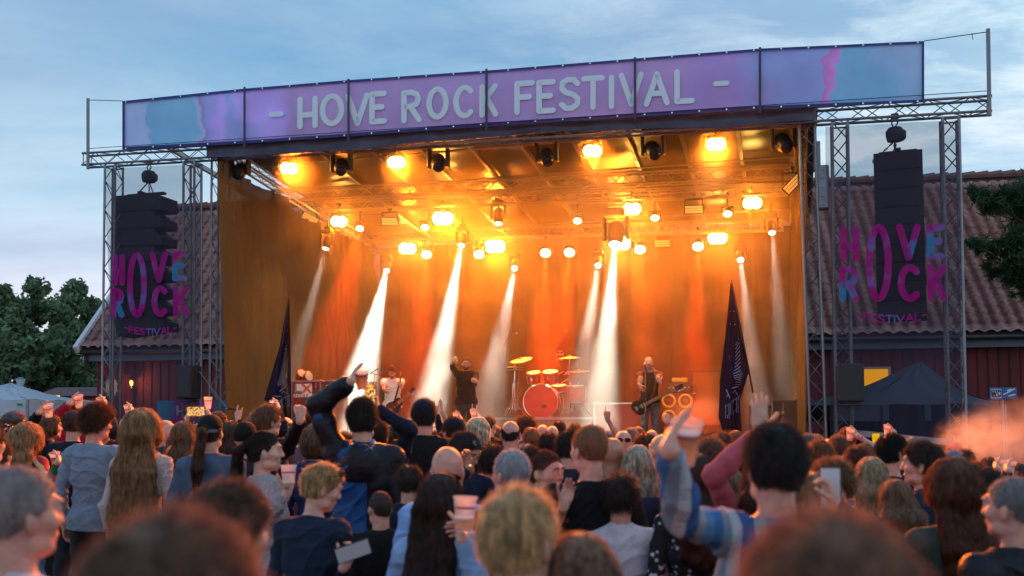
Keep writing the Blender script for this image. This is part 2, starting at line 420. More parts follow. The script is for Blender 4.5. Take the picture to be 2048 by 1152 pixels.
M_red = mat('barn_red', srgb(112, 40, 44), rough=.75, var=.3, vscale=1.2, bump=.3, bscale=6, stretch=(3, 3, .3))
wall = m.build('wall', M_red, barn)
m = MB()
for i in range(int((LB-1)/.3)):
    m.box(Bp(.45+i*.3, wv-.012, zE/2-.1), (.045, .03, zE-.2), BR, BD, UP)
m.build('battens', mat('barn_red_batten', srgb(92, 32, 38), rough=.75, var=.2), wall)
m = MB(); m.box(Bp(LB/2, .18, zE-.28), (LB-.2, .03, .3), BR, BD, UP); m.box(Bp(LB/2, .36, zE-.42), (LB-.3, .34, .02), BR, BD, UP); m.build('fascia', mat('grey_fascia', srgb(96, 102, 116), rough=.6), barn)
m = MB(); m.tube(Bp(-.1, .02, zE-.14), Bp(LB, .02, zE-.14), .075, 10); gut = m.build('gutter', M_black, barn, smooth=True)
m = MB(); m.path([Bp(.15, .05, zE-.2), Bp(.15, .08, zE-.5), Bp(.25, .2, zE-.75), Bp(.55, .42, zE-.95), Bp(.62, .46, zE-1.2), Bp(.62, .46, .1)], .055, 10); m.build('downpipe', M_black, barn, smooth=True)
def barn_window(x0, y0, x1, y1, lit, name='window', bars=1):
    # rectangle on the wall front plane
    def onw(px, py):
        d = ray(px, py); o = Vector((0, 0, CAMZ)); c = Bp(0, wv-.06, 0); k = ((c-o).dot(BD))/d.dot(BD); return o+d*k
    a, b = onw(x0, y1), onw(x1, y0); c = (a+b)/2; w_ = (b-a).dot(BR); h_ = (b-a).z
    m = MB(); f = .07
    for s in (-1, 1): m.box(c+BR*(s*(w_/2+f/2)), (f, .1, h_+2*f), BR, BD, UP); m.box(c+UP*(s*(h_/2+f/2)), (w_, .1, f), BR, BD, UP)
    for i in range(bars): m.box(c+BR*(w_*((i+1)/(bars+1)-.5)), (.035, .05, h_), BR, BD, UP)
    fr = m.build(name, mat('window_frame', srgb(190, 170, 140), rough=.6), barn)
    MB().box(c+BD*.01, (w_, .012, h_), BR, BD, UP).build('pane', lit, fr)
M_lit = emat('lit_window', srgb(255, 172, 20), .95)
barn_window(1722, 738, 1776, 800, M_lit, bars=0)
barn_window(1702, 832, 1764, 858, M_lit, bars=0)
barn_window(217, 763, 230, 788, mat('curtained_pane', srgb(150, 120, 110), emit=srgb(255, 190, 120), es=.12), bars=0)
# wall lantern
def wall_lantern(px, py, label):
    d = ray(px, py); o = Vector((0, 0, CAMZ)); c0 = Bp(0, wv-.28, 0); k = ((c0-o).dot(BD))/d.dot(BD); c = o+d*k
    t = thing('wall_lantern', label, 'lantern', c)
    m = MB(); m.tube(c-UP*.2, c-UP*.2+BD*.26, .018, 6); m.lathe([(.03, -.22), (.05, -.18), (.02, -.14)], c, n=10); m.box(c+BD*.26-UP*.2, (.1, .03, .22), BR, BD, UP, .01); m.build('bracket', M_black, t)
    m = MB()
    for i in range(6):
        a = i*math.pi/3; q = Vector((math.cos(a), math.sin(a), 0)); m.tube(c+q*.055-UP*.14, c+q*.085+UP*.1, .007, 4)
    m.lathe([(.1, .1), (.07, .16), (.02, .2), (.015, .25)], c, n=6); m.build('cage', M_black, t)
    MB().lathe([(.02, -.1), (.04, -.04), (.045, .03), (.02, .08)], c, n=12).build('bulb', emat('lantern_bulb', srgb(255, 190, 70), 12), t, smooth=True)
    l = bpy.data.lights.new('lantern_light', 'POINT'); l.energy = 26; l.color = (1, .36, .08); l.shadow_soft_size = .05; o = bpy.data.objects.new('lantern_light', l); col.objects.link(o); o.parent = t; o.location = (0, -.1, .02)
wall_lantern(263, 766, 'lit carriage lantern glowing orange on the red barn wall')

# ------------------------------------------------------------------ STAGE
stage = thing('festival_stage', 'black festival stage with sloping roof, side curtains and backdrop, lit orange inside', 'stage', S(.4, 4, 0))
UL, UR_ = uvz(onv(432, 400, 0))[0], uvz(onv(1622, 400, 0))[0]
zF = 7.45; zB = 6.65; VB = 8.3; SZ = 1.2
def zroof(v): return zF+(zB-zF)*v/VB
# deck
m = MB(); m.box(S((UL+UR_)/2, VB/2+.0, SZ-.06), (UR_-UL+.1, VB, .12), RD, DD, UP)
M_deck = mat('stage_deck', (.045, .04, .04), rough=.45, var=.3, vscale=2, bump=.15, bscale=20)
m.build('deck', M_deck, stage)
m = MB()
m.grid(lambda a, b: S(UL+(UR_-UL)*a, .02+.03*math.sin(a*170), (SZ-.13)*b+.02), 240, 3); m.build('deck_skirt', mat('black_drape', (.018, .018, .02), rough=.9), stage, smooth=True)
# roof skin
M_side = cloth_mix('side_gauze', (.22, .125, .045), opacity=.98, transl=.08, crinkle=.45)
M_roof = mat('roof_sheet', (.03, .025, .022), rough=.3, spec=.6, bump=.12, bscale=3, var=.3, vscale=1.5)
m = MB(); m.grid(lambda a, b: S(UL-.1+(UR_-UL+.25)*a, VB*b, zroof(VB*b)+.14-.012*math.sin(b*40)), 40, 30); m.build('roof_sheet', M_roof, stage, smooth=True)
m = MB(); m.grid(lambda a, b: S(UL-.15+(UR_-UL+.35)*a, -.1+(VB+.2)*b, zroof(VB*b)+.3), 2, 2); m.build('roof_cover', mat('white_tarp', (.6, .6, .62), rough=.6), stage)
M_gold = mat('raw_aluminium', (.34, .32, .30), rough=.38, metal=.65)
for px in (340, 600, 703, 800, 900, 1005, 1115, 1229, 1345, 1468, 1585):
    u, _, _ = uvz(onv(px, 280, .3))
    m = MB(); m.box(S(u, VB/2, (zF+zB)/2+.07), (.07, VB-.1, .1), RD, (DD*VB+UP*(zB-zF)).normalized(), UP); m.build('rafter', M_gold, stage)
for v in (1.6, 3.4, 5.2, 7.0):
    m = MB(); m.tube(S(UL, v, zroof(v)+.02), S(UR_, v, zroof(v)+.02), .025, 8); m.build('purlin', M_gold, stage)
# trusses
TA, TB = onv(172, 321, 0), onv(1981, 211, 0)
m = MB(); truss(m, TA, TB, .29, DD, bay=.32); front_truss = m.build('front_truss', M_alu, stage, smooth=False)
m = MB(); truss(m, onv(548, 393, 3.2), onv(1586, 343, 3.2), .29, DD, r=.026, rb=.011); m.build('lighting_truss', M_gold, stage)
m = MB(); truss(m, onv(600, 414, 4.3), onv(1576, 379, 4.3), .27, DD, r=.024, rb=.010); m.build('lighting_truss', M_gold, stage)
m = MB(); truss(m, onv(640, 476, 7.0), onv(1568, 450, 7.0), .29, DD, r=.024, rb=.010); m.build('back_truss', M_gold, stage)
m = MB(); truss(m, S(UL+.12, .3, zF-.22), S(UL+.12, VB-.4, zB-.15), .24, RD); m.build('side_truss', M_gold, stage)
m = MB(); truss(m, S(UR_-.12, .3, zF-.22), S(UR_-.12, VB-.4, zB-.15), .24, RD); m.build('side_truss', M_gold, stage)
# stage corner towers
for (px, v) in ((1620, .15), (438, .35)):
    u = uvz(onv(px, 700, v))[0]
    m = MB(); truss(m, S(u+(.12 if px > 1000 else 0), v, .1), S(u+(.02 if px > 1000 else 0), v, zF-.15), .3, RD, bay=.3); m.build('corner_tower', M_alu, stage)
u = uvz(onv(1628, 400, .2))[0]
m = MB(); m.box(S(u+.14, .2, 5.75), (.22, .2, .75), RD, DD, UP, .02); m.box(S(u+.06, .2, 6.3), (.12, .12, .5), RD, DD, UP, .01)
for i in range(5): m.tube(S(u+.14, .08, 5.45+i*.15), S(u+.14, .1, 5.45+i*.15), .02, 8)
m.build('hoist_head', M_alu, stage)
# front fabric valance
def val(a, b):
    x = 413+(1628-413)*a; yt = 293+(218-293)*a+ (-3*math.sin(a*3.1)); hgt = 21+4*math.sin(a*9)+1.5*math.sin(a*31)
    return onv(x, yt+hgt*b, -.2+.05*math.sin(b*3.0)+.012*math.sin(a*60+b*3))
m = MB(); m.grid(val, 160, 4); m.build('front_valance', mat('grey_tarp', srgb(72, 68, 84), rough=.45, var=.25, vscale=4, bump=.3, bscale=5), stage, smooth=True)
m = MB(); m.box(S((UL+UR_)/2, .2, 7.42), (UR_-UL+.3, .03, .62), RD, DD, UP); m.build('added_light_block', mat('white_tarp', (.6, .6, .62), rough=.6), stage)  # added unseen panel: keeps stage lamps off the banner, pale to bounce sky
# side curtains and backdrop (open-weave black gauze with real folds)
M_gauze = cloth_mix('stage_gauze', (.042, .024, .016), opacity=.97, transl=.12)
t_ = M_gauze.node_tree
def folds(s, h, seed, amp):
    r_ = lambda x: (1-abs(math.sin(x)))**2.2
    return amp*(.5*math.sin(s*3+seed+.8*math.sin(h*2.1))+.7*r_(s*4.3+seed*2+h*.5+.5*math.sin(h*3))*(.4+.6*math.sin(h*1.3+s)**2)+.5*r_(s*9+1.3*math.sin(h*1.7+seed)+seed)*(.3+.7*math.sin(h*2.2+s*2)**2)+.12*math.sin(h*7+s*4))
def lcurt(a, b):
    v = .02+7.4*a; zt = zroof(v)-.1-.25*math.sin(a*math.pi)-(.18*abs(math.sin(a*9)))*(1 if a > .03 else 0)
    z = .9+(zt-.9)*b
    lean = onv(432, 330, 0)-onv(456, 850, 0); lu = lean.dot(RD)
    u0 = uvz(onv(432+24*(1-b), 330+520*(1-b), 0))[0]
    return S(u0+.25*a+folds(v, b*3, 1.3, .17)*min(1, a*8), v, z)
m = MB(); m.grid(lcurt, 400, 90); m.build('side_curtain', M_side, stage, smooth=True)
def rcurt(a, b):
    v = .02+7.8*a; zt = zroof(v)-.05; z = .9+(zt-.9)*b
    u0 = uvz(onv(1622-20*(1-b)*.9, 330, 0))[0]
    return S(u0-.05+folds(v, b*3, 4.1, .09)*min(1, a*5)-.25*a, v, z)
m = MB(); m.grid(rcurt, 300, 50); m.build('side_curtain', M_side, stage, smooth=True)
def bcurt(a, b):
    return S(UL+.1+(UR_-UL-.2)*a, VB-.25+folds(a*11, b*2, 2.2, .035), SZ+(zB-SZ-.05)*b)
m = MB(); m.grid(bcurt, 400, 30); m.build('backdrop', M_gauze, stage, smooth=True)

# ------------------------------------------------------------------ header banner
BV = -.24
cols_ = [(245, 202, 300), (490, 177, 287), (697, 160, 273), (973, 141, 251), (1270, 117, 233), (1520, 97, 218), (1848, 82, 205)]
def bedge(x, k):
    for (a, b) in zip(cols_, cols_[1:]):
        if x <= b[0] or b is cols_[-1]: t = (x-a[0])/(b[0]-a[0]); return a[k]+(b[k]-a[k])*t
ban = thing('header_banner', 'long purple and blue HOVE ROCK FESTIVAL banner above the stage front', 'banner', onv(1020, 280, BV))
BC = uvz(ban.location)[0]; BU0, BU1 = uvz(onv(245, 250, BV))[0]-BC, uvz(onv(1848, 140, BV))[0]-BC
def banner_col(t):
    # watercolour print laid out in the banner's own metres
    tc = N(t, 'ShaderNodeTexCoord'); sp = N(t, 'ShaderNodeSeparateXYZ')
    ro = N(t, 'ShaderNodeVectorRotate', rotation_type='Z_AXIS'); ro.inputs['Angle'].default_value = YAW
    L(t, tc.outputs['Object'], ro.inputs[0]); L(t, ro.outputs[0], sp.inputs[0])
    n = N(t, 'ShaderNodeTexNoise'); n.inputs['Scale'].default_value = 1.0; n.inputs['Detail'].default_value = 4; n.inputs['Roughness'].default_value = .5; L(t, ro.outputs[0], n.inputs[0])
    n2 = N(t, 'ShaderNodeTexNoise'); n2.inputs['Scale'].default_value = 1.5; n2.inputs['Detail'].default_value = 3; L(t, ro.outputs[0], n2.inputs[0])
    x = math_(t, 'ADD', sp.outputs[0], math_(t, 'MULTIPLY', math_(t, 'SUBTRACT', n.outputs[0], .5), 2.4))
    x = math_(t, 'MULTIPLY_ADD', x, 1/(BU1-BU0), -BU0/(BU1-BU0))
    pale = srgb(150, 168, 200); blu = srgb(112, 158, 190); vio = srgb(156, 132, 174); mag = srgb(158, 116, 164); lav = srgb(132, 146, 192)
    r = ramp(t, x, [(.0, pale), (.05, pale), (.055, blu), (.092, srgb(120, 166, 192)), (.097, pale), (.108, pale), (.112, mag), (.12, lav), (.15, srgb(176, 150, 220)), (.17, lav), (.2, srgb(170, 150, 216)), (.24, vio), (.5, srgb(154, 132, 176)), (.72, vio), (.80, srgb(148, 128, 182)), (.84, lav), (.88, lav), (.878, mag), (.895, srgb(190, 120, 190)), (.9, blu), (.95, srgb(116, 162, 190)), (.97, srgb(134, 166, 194)), (1, srgb(146, 166, 196))])
    r2 = ramp(t, n2.outputs[0], [(.35, (.86, .86, .9)), (.7, (1, 1, 1))])
    c_ = mixc(t, 1.0, r.outputs[0], r2.outputs[0], 'MULTIPLY')
    return mixc(t, 1.0, c_, (2.0, 2.0, 2.0, 1), 'MULTIPLY')
M_ban = cloth_mix('banner_print', (0, 0, 0), opacity=1, transl=.15, cg=banner_col)
def banf(a, b):
    x = 245+(1848-245)*a; yt = bedge(x, 1); yb = bedge(x, 2)
    return onv(x, yb+(yt-yb)*b, BV+.010*math.sin(a*40)*math.sin(b*3)+.005*math.sin(a*97+b*4))
m = MB(); m.grid(banf, 200, 8); cl = m.build('cloth', M_ban, ban, smooth=True)
# hem
m = MB()
def hemf(px0, py0, px1, py1, wd, off):
    a0, b0 = Vector((px0, py0)), Vector((px1, py1)); d = (b0-a0).normalized(); nrm = Vector((-d.y, d.x))*wd/2
    k = max(2, int((b0-a0).length/12)); pts = [a0+(b0-a0)*(i/k) for i in range(k+1)]
    for p, q in zip(pts, pts[1:]): m.add([onv(p.x+nrm.x, p.y+nrm.y, off), onv(p.x-nrm.x, p.y-nrm.y, off), onv(q.x-nrm.x, q.y-nrm.y, off), onv(q.x+nrm.x, q.y+nrm.y, off)], [(0, 1, 2, 3)])
for (a, b) in zip(cols_, cols_[1:]):
    hemf(a[0], a[1]+2.5, b[0], b[1]+2.5, 5, BV-.035); hemf(a[0], a[2]-3, b[0], b[2]-3, 6, BV-.035)
hemf(247, 203, 247, 299, 5, BV-.037); hemf(1846, 84, 1846, 204, 5, BV-.037)
m.build('hem', cloth_mix('hem_print', srgb(84, 88, 142), opacity=1, transl=.25), ban)
eye0 = None
for i in range(30):
    x = 252+i*54.6
    for k, dy in ((1, 2.5), (2, -3)):
        c = onv(x, bedge(x, k)+dy, BV-.045)
        if eye0 is None: eye0 = MB().lathe([(.016, 0), (.016, .008)], (0, 0, 0), -DD, n=8).build('eyelet', M_chrome, ban, local=True); e_ = eye0
        else: e_ = eye0.copy(); col.objects.link(e_)
        e_.location = c-ban.location
m = MB()
lets = [('H', 600, 630), ('O', 645, 683), ('V', 696, 734), ('E', 744, 768), ('R', 808, 838), ('O', 858, 892), ('C', 912, 942), ('K', 964, 991), ('F', 1034, 1064), ('E', 1078, 1106), ('S', 1122, 1156), ('T', 1168, 1204), ('I', 1223, 1224), ('V', 1243, 1282), ('A', 1293, 1334), ('L', 1354, 1384)]
for i, (ch, x0, x1) in enumerate(lets):
    w_, st = glyph(ch); w_ = max(w_, .02); jy = (0, -2, 1, 0, 2, -1, 0, 1, 0, 1, -1, 0, 1, -1, 1, 0)[i]
    hb = 54+5*(i/15)
    for j, s_ in enumerate(st):
        pts = [(x0+q[0]/w_*(x1-x0) if ch != 'I' else x0, 0+q[1]*hb) for q in s_]
        def fn(x, y, j=j): return onv(x, 253+jy-.0663*(x-600)-y, BV-.022-.0009*j)
        stroke_poly(m, pts, 5.6, fn)
for (x0, x1) in ((542, 562), (1431, 1454)):
    stroke_poly(m, [(x0, 0), (x1, 0)], 5.0, lambda x, y, x0=x0: onv(x, (229 if x0 < 900 else 167.5)-.06*(x-x0)-y, BV-.03))
M_let = cloth_mix('banner_lettering', (.78, .95, 1.0), opacity=1, transl=.1)
m.build('lettering', M_let, ban)
for (x, yt, yb) in ((176, 197, 334), (489, 174, 292), (697, 158, 278), (973, 138, 256), (1270, 115, 238), (1520, 95, 222), (1976, 58, 228)):
    m = MB(); e = x in (176, 1976)
    m.tube(onv(x+(3 if x == 1976 else 0), yb+4, BV-.075 if not e else -.19), onv(x, yt, BV-.075 if not e else -.19), .034 if e else .022, 8); m.build('post', M_alu_dark if e else mat('post_violet', srgb(60, 50, 84), rough=.5), ban)
m = MB()
m.tube(onv(178, 200, -.19), onv(245, 202, BV), .008, 5); m.tube(onv(1848, 82, BV), onv(1974, 64, -.19), .008, 5)
m.tube(onv(178, 297, -.3), onv(1974, 182, -.3), .007, 5); m.tube(onv(1944, 66, -.19), onv(1946, 80, -.19), .006, 5)
m.build('tension_cable', M_blackm, ban)

# ------------------------------------------------------------------ PA wings
def pa_tower(xt, yt, xb, label, v=.02):
    a = onv(xt, yt, v); b = onv(xb, 860, v); b = a+(b-a)*((a.z-.12)/(a.z-b.z))
    t = thing('truss_tower', label, 'truss tower', (b.x, b.y, 0), group=None)
    m = MB(); truss(m, b, a, .3, RD, r=.026, rb=.011, bay=.3); m.build('truss_section', M_alu, t)
    m = MB(); m.box((b.x, b.y, .06), (.9, .9, .1), RD, DD, UP, .02)
    for s in (-1, 1): m.tube(b+RD*(.4*s), b+RD*(.14*s)+UP*.6, .02, 6)
    m.build('base', M_blackm, t)
pa_tower(228, 333, 222, 'outermost aluminium truss tower at the left end of the stage front')
pa_tower(385, 326, 384, 'truss tower between the left speaker array and the orange side curtain')
pa_tower(1679, 248, 1688, 'truss tower between the stage mouth and the right speaker array')
pa_tower(1899, 238, 1913, 'outermost truss tower at the right end of the stage front')
def scrim_mat(name):
    return cloth_mix(name, srgb(76, 72, 92), opacity=.42, transl=.3)
def scrim(label, xl, xr, yt, yb, name, bulge):
    t = thing('scrim_banner', label, 'banner', onv((xl+xr)/2, yb[0], -.2))
    def f(a, b):
        y = yt[0]*(1-a)+yt[1]*a; y2 = yb[0]*(1-a)+yb[1]*a
        xx = xl*(1-a)+xr*a + (bulge[0]*(1-a)+bulge[1]*a)*b + (-4*math.sin(b*7+1)*(1-a) + 3*math.sin(b*6)*a)
        return onv(xx, y*(1-b)+y2*b, -.2+.05*math.sin(a*5+b*4)*math.sin(b*3.1)+.015*math.sin(b*23+a*6))
    m = MB(); m.grid(f, 24, 60); m.build('netting', scrim_mat(name), t, smooth=True); return t
sL = scrim('open mesh HOVE ROCK FESTIVAL banner hung over the left speaker array', 214, 399, (337, 328), (846, 842), 'net_left', (2, 2))
sR = scrim('open mesh HOVE ROCK FESTIVAL banner hung over the right speaker array', 1654, 1916, (254, 240), (866, 876), 'net_right', (10, 12))
MB().box(onv(1812, 876, -.2), (1.65, .03, .1), (onv(1890, 884, -.2)-onv(1730, 868, -.2)).normalized(), DD, UP).build('bottom_rail', M_alu, sR)
def logo_col(t):
    tc = N(t, 'ShaderNodeTexCoord'); n = N(t, 'ShaderNodeTexNoise'); n.inputs['Scale'].default_value = 1.9; n.inputs['Detail'].default_value = 2; L(t, tc.outputs['Object'], n.inputs[0])
    return ramp(t, n.outputs[0], [(.38, srgb(196, 40, 150)), (.54, srgb(196, 58, 160)), (.60, srgb(160, 110, 196)), (.68, srgb(70, 160, 212))]).outputs[0]
M_logo = cloth_mix('logo_print', (0, 0, 0), opacity=.82, transl=.4, cg=logo_col)
def logo(parent, L_, hw, offv):
    for (ch, x0, x1, y0, y1) in L_:
        m = MB(); w_, st = glyph(ch)
        for j, s_ in enumerate(st):
            pts = [(x0+hw+q[0]/w_*(x1-x0-2*hw), -(y1-hw)+q[1]*(y1-y0-2*hw)) for q in s_]
            stroke_poly(m, pts, hw, lambda x, y, j=j: onv(x, -y, offv-.002*j))
        m.build('logo_letter', M_logo, parent)
logo(sR, [('H', 1680, 1719, 451, 524), ('O', 1731, 1784, 448, 604), ('V', 1792, 1842, 447, 522), ('E', 1853, 1890, 447, 520), ('R', 1678, 1719, 532, 604), ('C', 1795, 1841, 528, 604), ('K', 1855, 1895, 528, 603)], 7.2, -.3)
logo(sL, [('H', 224, 250, 508, 572), ('O', 254, 294, 504, 636), ('V', 299, 336, 503, 566), ('E', 344, 374, 502, 563), ('R', 221, 249, 576, 636), ('C', 303, 336, 571, 634), ('K', 346, 379, 571, 634)], 5.8, -.3)
def fest(parent, x0, x1, y, h, hw, sag):
    W = text_width('-FESTIVAL-', 1, .22); k = (x1-x0)/W; x = 0
    def fn(x, yy, z=0):
        q = (x/k)/W; yb = y+sag*(4*q*(1-q)); return onv(x0+x, yb-yy, -.3-z)
    for ch in '-FESTIVAL-':
        m = MB(); x = text_mesh(m, ch, fn, h, hw, .22*k, k/h, (x, 0)); m.build('dash' if ch == '-' else 'small_letter', M_logo, parent)
fest(sR, 1716, 1852, 637, 14, 1.7, 8); fest(sL, 250, 352, 662, 12, 1.5, 8)
# ------------------------------------------------------------------ speaker arrays
M_cab = mat('speaker_black', (.022, .022, .026), rough=.6, bump=.2, bscale=60)
M_grille = mat('speaker_grille', (.035, .033, .04), rough=.75, bump=.5, bscale=160)
def line_array(label, xl, xr, ytop, ybot, n, v, chamfer, curve, yawoff):
    top = onv((xl+xr)/2, ytop, v); w_ = (onv(xr, ytop, v)-onv(xl, ytop, v)).length; hh = (top.z-onv((xl+xr)/2, ybot, v).z)/n
    t = thing('line_array', label, 'speaker array', top)
    A = (RD*math.cos(yawoff)+DD*math.sin(yawoff)); B = Vector((-A.y, A.x, 0))
    p = top.copy(); ang = 0
    for i in range(n):
        ang = curve*max(0, (i-n*.45))/n
        X = A*math.cos(0)+Vector((0, 0, 0)); Zv = (UP*math.cos(ang)-(A if chamfer else B)*math.sin(ang)*(1)); Xv = (A*math.cos(ang)+UP*math.sin(ang)) if chamfer else A
        hc = hh*.965
        if chamfer:
            prof = [(-w_/2, 0), (-w_/2, -hc), (w_/2-.26, -hc), (w_/2, -hc+.16), (w_/2, -.02), (w_/2-.26, 0)] if i > 0 else [(-w_/2, 0), (-w_/2, -hc), (w_/2, -hc), (w_/2, -.07), (w_/2-.24, 0)]
            if i > 0: prof = [(-w_/2, 0), (-w_/2, -hc), (w_/2-.02, -hc), (w_/2, -hc*.95), (w_/2, -.17), (w_/2-.27, 0)]
        else: prof = [(-w_/2, 0), (-w_/2, -hc), (w_/2, -hc), (w_/2, 0)]
        vs = []
        for s in (-.28, .28):
            for (a, b) in prof: vs.append(p+Xv*a+Zv*b+B*s)
        k = len(prof); fs = [tuple(range(k)), tuple(range(k, 2*k))[::-1]]+[(j, (j+1) % k, k+(j+1) % k, k+j) for j in range(k)]
        m = MB().add(vs, fs); cb = m.build('cabinet', M_cab, t)
        m = MB(); m.box(p+Xv*(-.03)+Zv*(-hc/2)-B*.284, (w_*.8, .012, hc*.86), Xv, B, Zv); m.build('grille', M_grille, cb)
        m = MB(); m.box(p-Xv*(w_/2+.012)-Zv*.06, (.03, .1, .05), Xv, B, Zv); m.build('rigging_pin', M_alu, cb)
        p = p-Zv*hh
    m = MB(); m.box(top+UP*.05, (w_*.8, .12, .05), A, B, UP, .01); m.box(top+UP*.05, (.1, .5, .05), A, B, UP, .01); m.build('fly_bar', M_blackm, t)
    return t
line_array('curved black line array hanging in the left wing behind the mesh banner', 247, 339, 394, 670, 8, .35, True, .22, 0)
line_array('straight black line array hanging in the right wing behind the mesh banner', 1748, 1844, 311, 642, 9, .35, False, .0, -.12)
def chain(m, a, b, r=.008):
    k = max(3, int((b-a).length/.05)); d = (b-a)/k
    for i in range(k):
        c = a+d*(i+.5); s = RD if i % 2 else DD; dn = d.normalized(); h = d.length*.62
        m.path([c-dn*h, c-dn*h*.5+s*.014, c+dn*h*.5+s*.014, c+dn*h, c+dn*h*.5-s*.014, c-dn*h*.5-s*.014], r*.6, 4, closed=True)
def hoist(label, x, yh, yb, ends):
    c = onv(x, (yh+yb)/2, .2); t = thing('chain_hoist', label, 'chain hoist', c)
    m = MB(); m.lathe([(.06, -.13), (.13, -.11), (.15, -.02), (.15, .05), (.11, .11), (.04, .13)], c, (0, 0, 1), n=14); m.box(c+RD*.1-UP*.02, (.14, .18, .16), RD, DD, UP, .03); m.build('motor_body', M_black, t, smooth=False)
    m = MB(); m.path([c+UP*.12, c+UP*.2+RD*.05, c+UP*.26, c+UP*.2-RD*.05, c+UP*.14-RD*.03], .014, 6); m.box(c+UP*.3, (.12, .1, .1), RD, DD, UP, .01); m.build('hook', M_blackm, t)
    m = MB()
    for (ex, ey) in ends: chain(m, c-UP*.1, onv(ex, ey, .3), .013)
    m.build('chain', M_blackm, t)
hoist('chain hoist hanging from the left wing truss above the curved array', 298, 345, 362, [(271, 392), (299, 392), (309, 392)])
hoist('chain hoist hanging from the right wing truss above the straight array', 1790, 258, 280, [(1758, 312), (1787, 312), (1792, 312)])
def fill_speaker(label, x0, x1, y0, y1, v, name='loudspeaker', horn=False):
    c = onv((x0+x1)/2, (y0+y1)/2, v); w_ = (onv(x1, y0, v)-onv(x0, y0, v)).length; h = (onv(x0, y0, v)-onv(x0, y1, v)).length
    t = thing(name, label, 'loudspeaker', (c.x, c.y, 0))
    m = MB(); m.box(c, (w_, .4, h), RD, DD, UP, .02); m.build('cabinet', M_cab, t)
    MB().box(c-DD*.207, (w_*.88, .012, h*.9), RD, DD, UP).build('grille', M_grille, t)
    m = MB(); m.tube(c-UP*h/2, Vector((c.x, c.y, 1.0)), .025, 8); m.tube(Vector((c.x, c.y, 1.1)), Vector((c.x, c.y, .1)), .035, 8); m.box(c-UP*(h/2+.04), (w_*.8, .25, .05), RD, DD, UP, .01)
    for k in range(3):
        a = k*2.09+.4; m.tube(Vector((c.x, c.y, .9)), Vector((c.x+.5*math.cos(a), c.y+.5*math.sin(a), .02)), .016, 6)
    m.build('stand', M_blackm, t)
fill_speaker('tall black fill speaker on a stand beside the left truss tower', 364, 392, 731, 797, -.25)
fill_speaker('large black fill speaker on a stand at the foot of the right wing', 1674, 1727, 728, 804, -.3)
# ================================================================== STAGE LIGHTING
AMB = (1, .29, .002); CROWD = 13.0; AMBH = (1, .5, .1); WARMW = (1, .88, .72); REDO = (1, .04, .002)
M_lens_amb = emat('blinder_lens', (1, .55, .10), 60); M_lens_w = emat('beam_lens', (1, .85, .6), 25); M_lens_r = emat('wash_lens', (1, .62, .25), 9)
def lamp(kind, loc, energy, color, parent=None, size=.06, aim=None, angle=30, blend=.3, name=None):
    l = bpy.data.lights.new(name or kind.lower()+'_light', kind); l.energy = energy; l.color = color; l.shadow_soft_size = size
    if kind == 'SPOT': l.spot_size = R(angle); l.spot_blend = blend
    o = bpy.data.objects.new(name or 'lamp_light', l); col.objects.link(o)
    q = Vector(loc)
    if parent is not None: o.parent = parent; q = q-parent.location
    o.location = q
    if aim is not None: o.rotation_euler = (Vector(aim)-Vector(loc)).to_track_quat('-Z', 'Y').to_euler()
    return o
def yoke(m, c, top, w_, Z):
    # clamp, stem and U bracket down to the lamp body
    m.tube(Vector((c.x, c.y, top)), Vector((c.x, c.y, c.z+w_*.75)), .018, 6); m.box((c.x, c.y, c.z+w_*.72), (w_*1.3, .05, .03), RD, DD, UP)
    for s in (-1, 1): m.box(Vector((c.x, c.y, c.z+w_*.34))+RD*(s*w_*.63), (.02, .05, w_*.78), RD, DD, UP)
    m.box((c.x, c.y, top), (.07, .1, .08), RD, DD, UP, .01)
def blinder(px, py, v, top, label, sz=.34, en=150, two=False):
    c = onv(px, py, v); t = thing('blinder_light', label, 'stage light', c, group='amber blinder lamps in the stage roof')
    f = (Vector((0, 0, CAMZ))+RD*2-c); f.normalize(); X = f.cross(UP).normalized(); Z = X.cross(f).normalized()
    m = MB(); m.box(c-f*.09, (sz*1.3, .14, sz*.8), X, f, Z, .015); yoke(m, c-f*.1, top, sz*.8, Z)
    m.build('lamp_body', M_black, t)
    for s in (-1, 1):
        MB().lathe([(sz*.36, 0), (sz*.30, .02), (.01, .030)], c+X*(s*sz*.215), f, n=20).build('lens', M_lens_amb, t, smooth=True)
    if v < 2: lamp('SPOT', c+f*.12, en*(4 if px < 700 else 12), (1, .58, .26), t, size=sz*.3, aim=Vector((c.x, c.y, 1.0))+DD*1.6+RD*(.8 if px < 700 else -.8 if px > 1300 else 0), angle=78, blend=.6); lamp('SPOT', c+f*.12, en*1.0, AMB, t, size=sz*.3, aim=c+f*3-UP*1.2, angle=128, blend=.6)  # front row: extra spot added to light the band, not the blinder's own throw
    else: lamp('SPOT', c+f*.12, en*.36, AMB, t, size=sz*.3, aim=c+f*3-UP*1.2, angle=128, blend=.6)
    lamp('SPOT', c+f*.14, en*CROWD*(8 if v < 2 else 1.1), (1, .20, .010), t, size=sz*.3, aim=Vector((0, 6, .5)), angle=74, blend=.5)
tr1, tr2, tr3 = onv(1050, 345, 3.2).z, onv(1050, 410, 4.3).z, onv(1050, 466, 7.0).z
for (px, py, w_) in ((578, 337, 'farthest left of the four under the front edge of the roof'), (793, 325, 'second from the left under the front edge of the roof'), (1185, 302, 'third from the left under the front edge of the roof'), (1432, 289, 'farthest right of the four under the front edge of the roof')):
    blinder(px, py, .95, zroof(.95), 'glowing amber blinder lamp, '+w_, .3, 60)
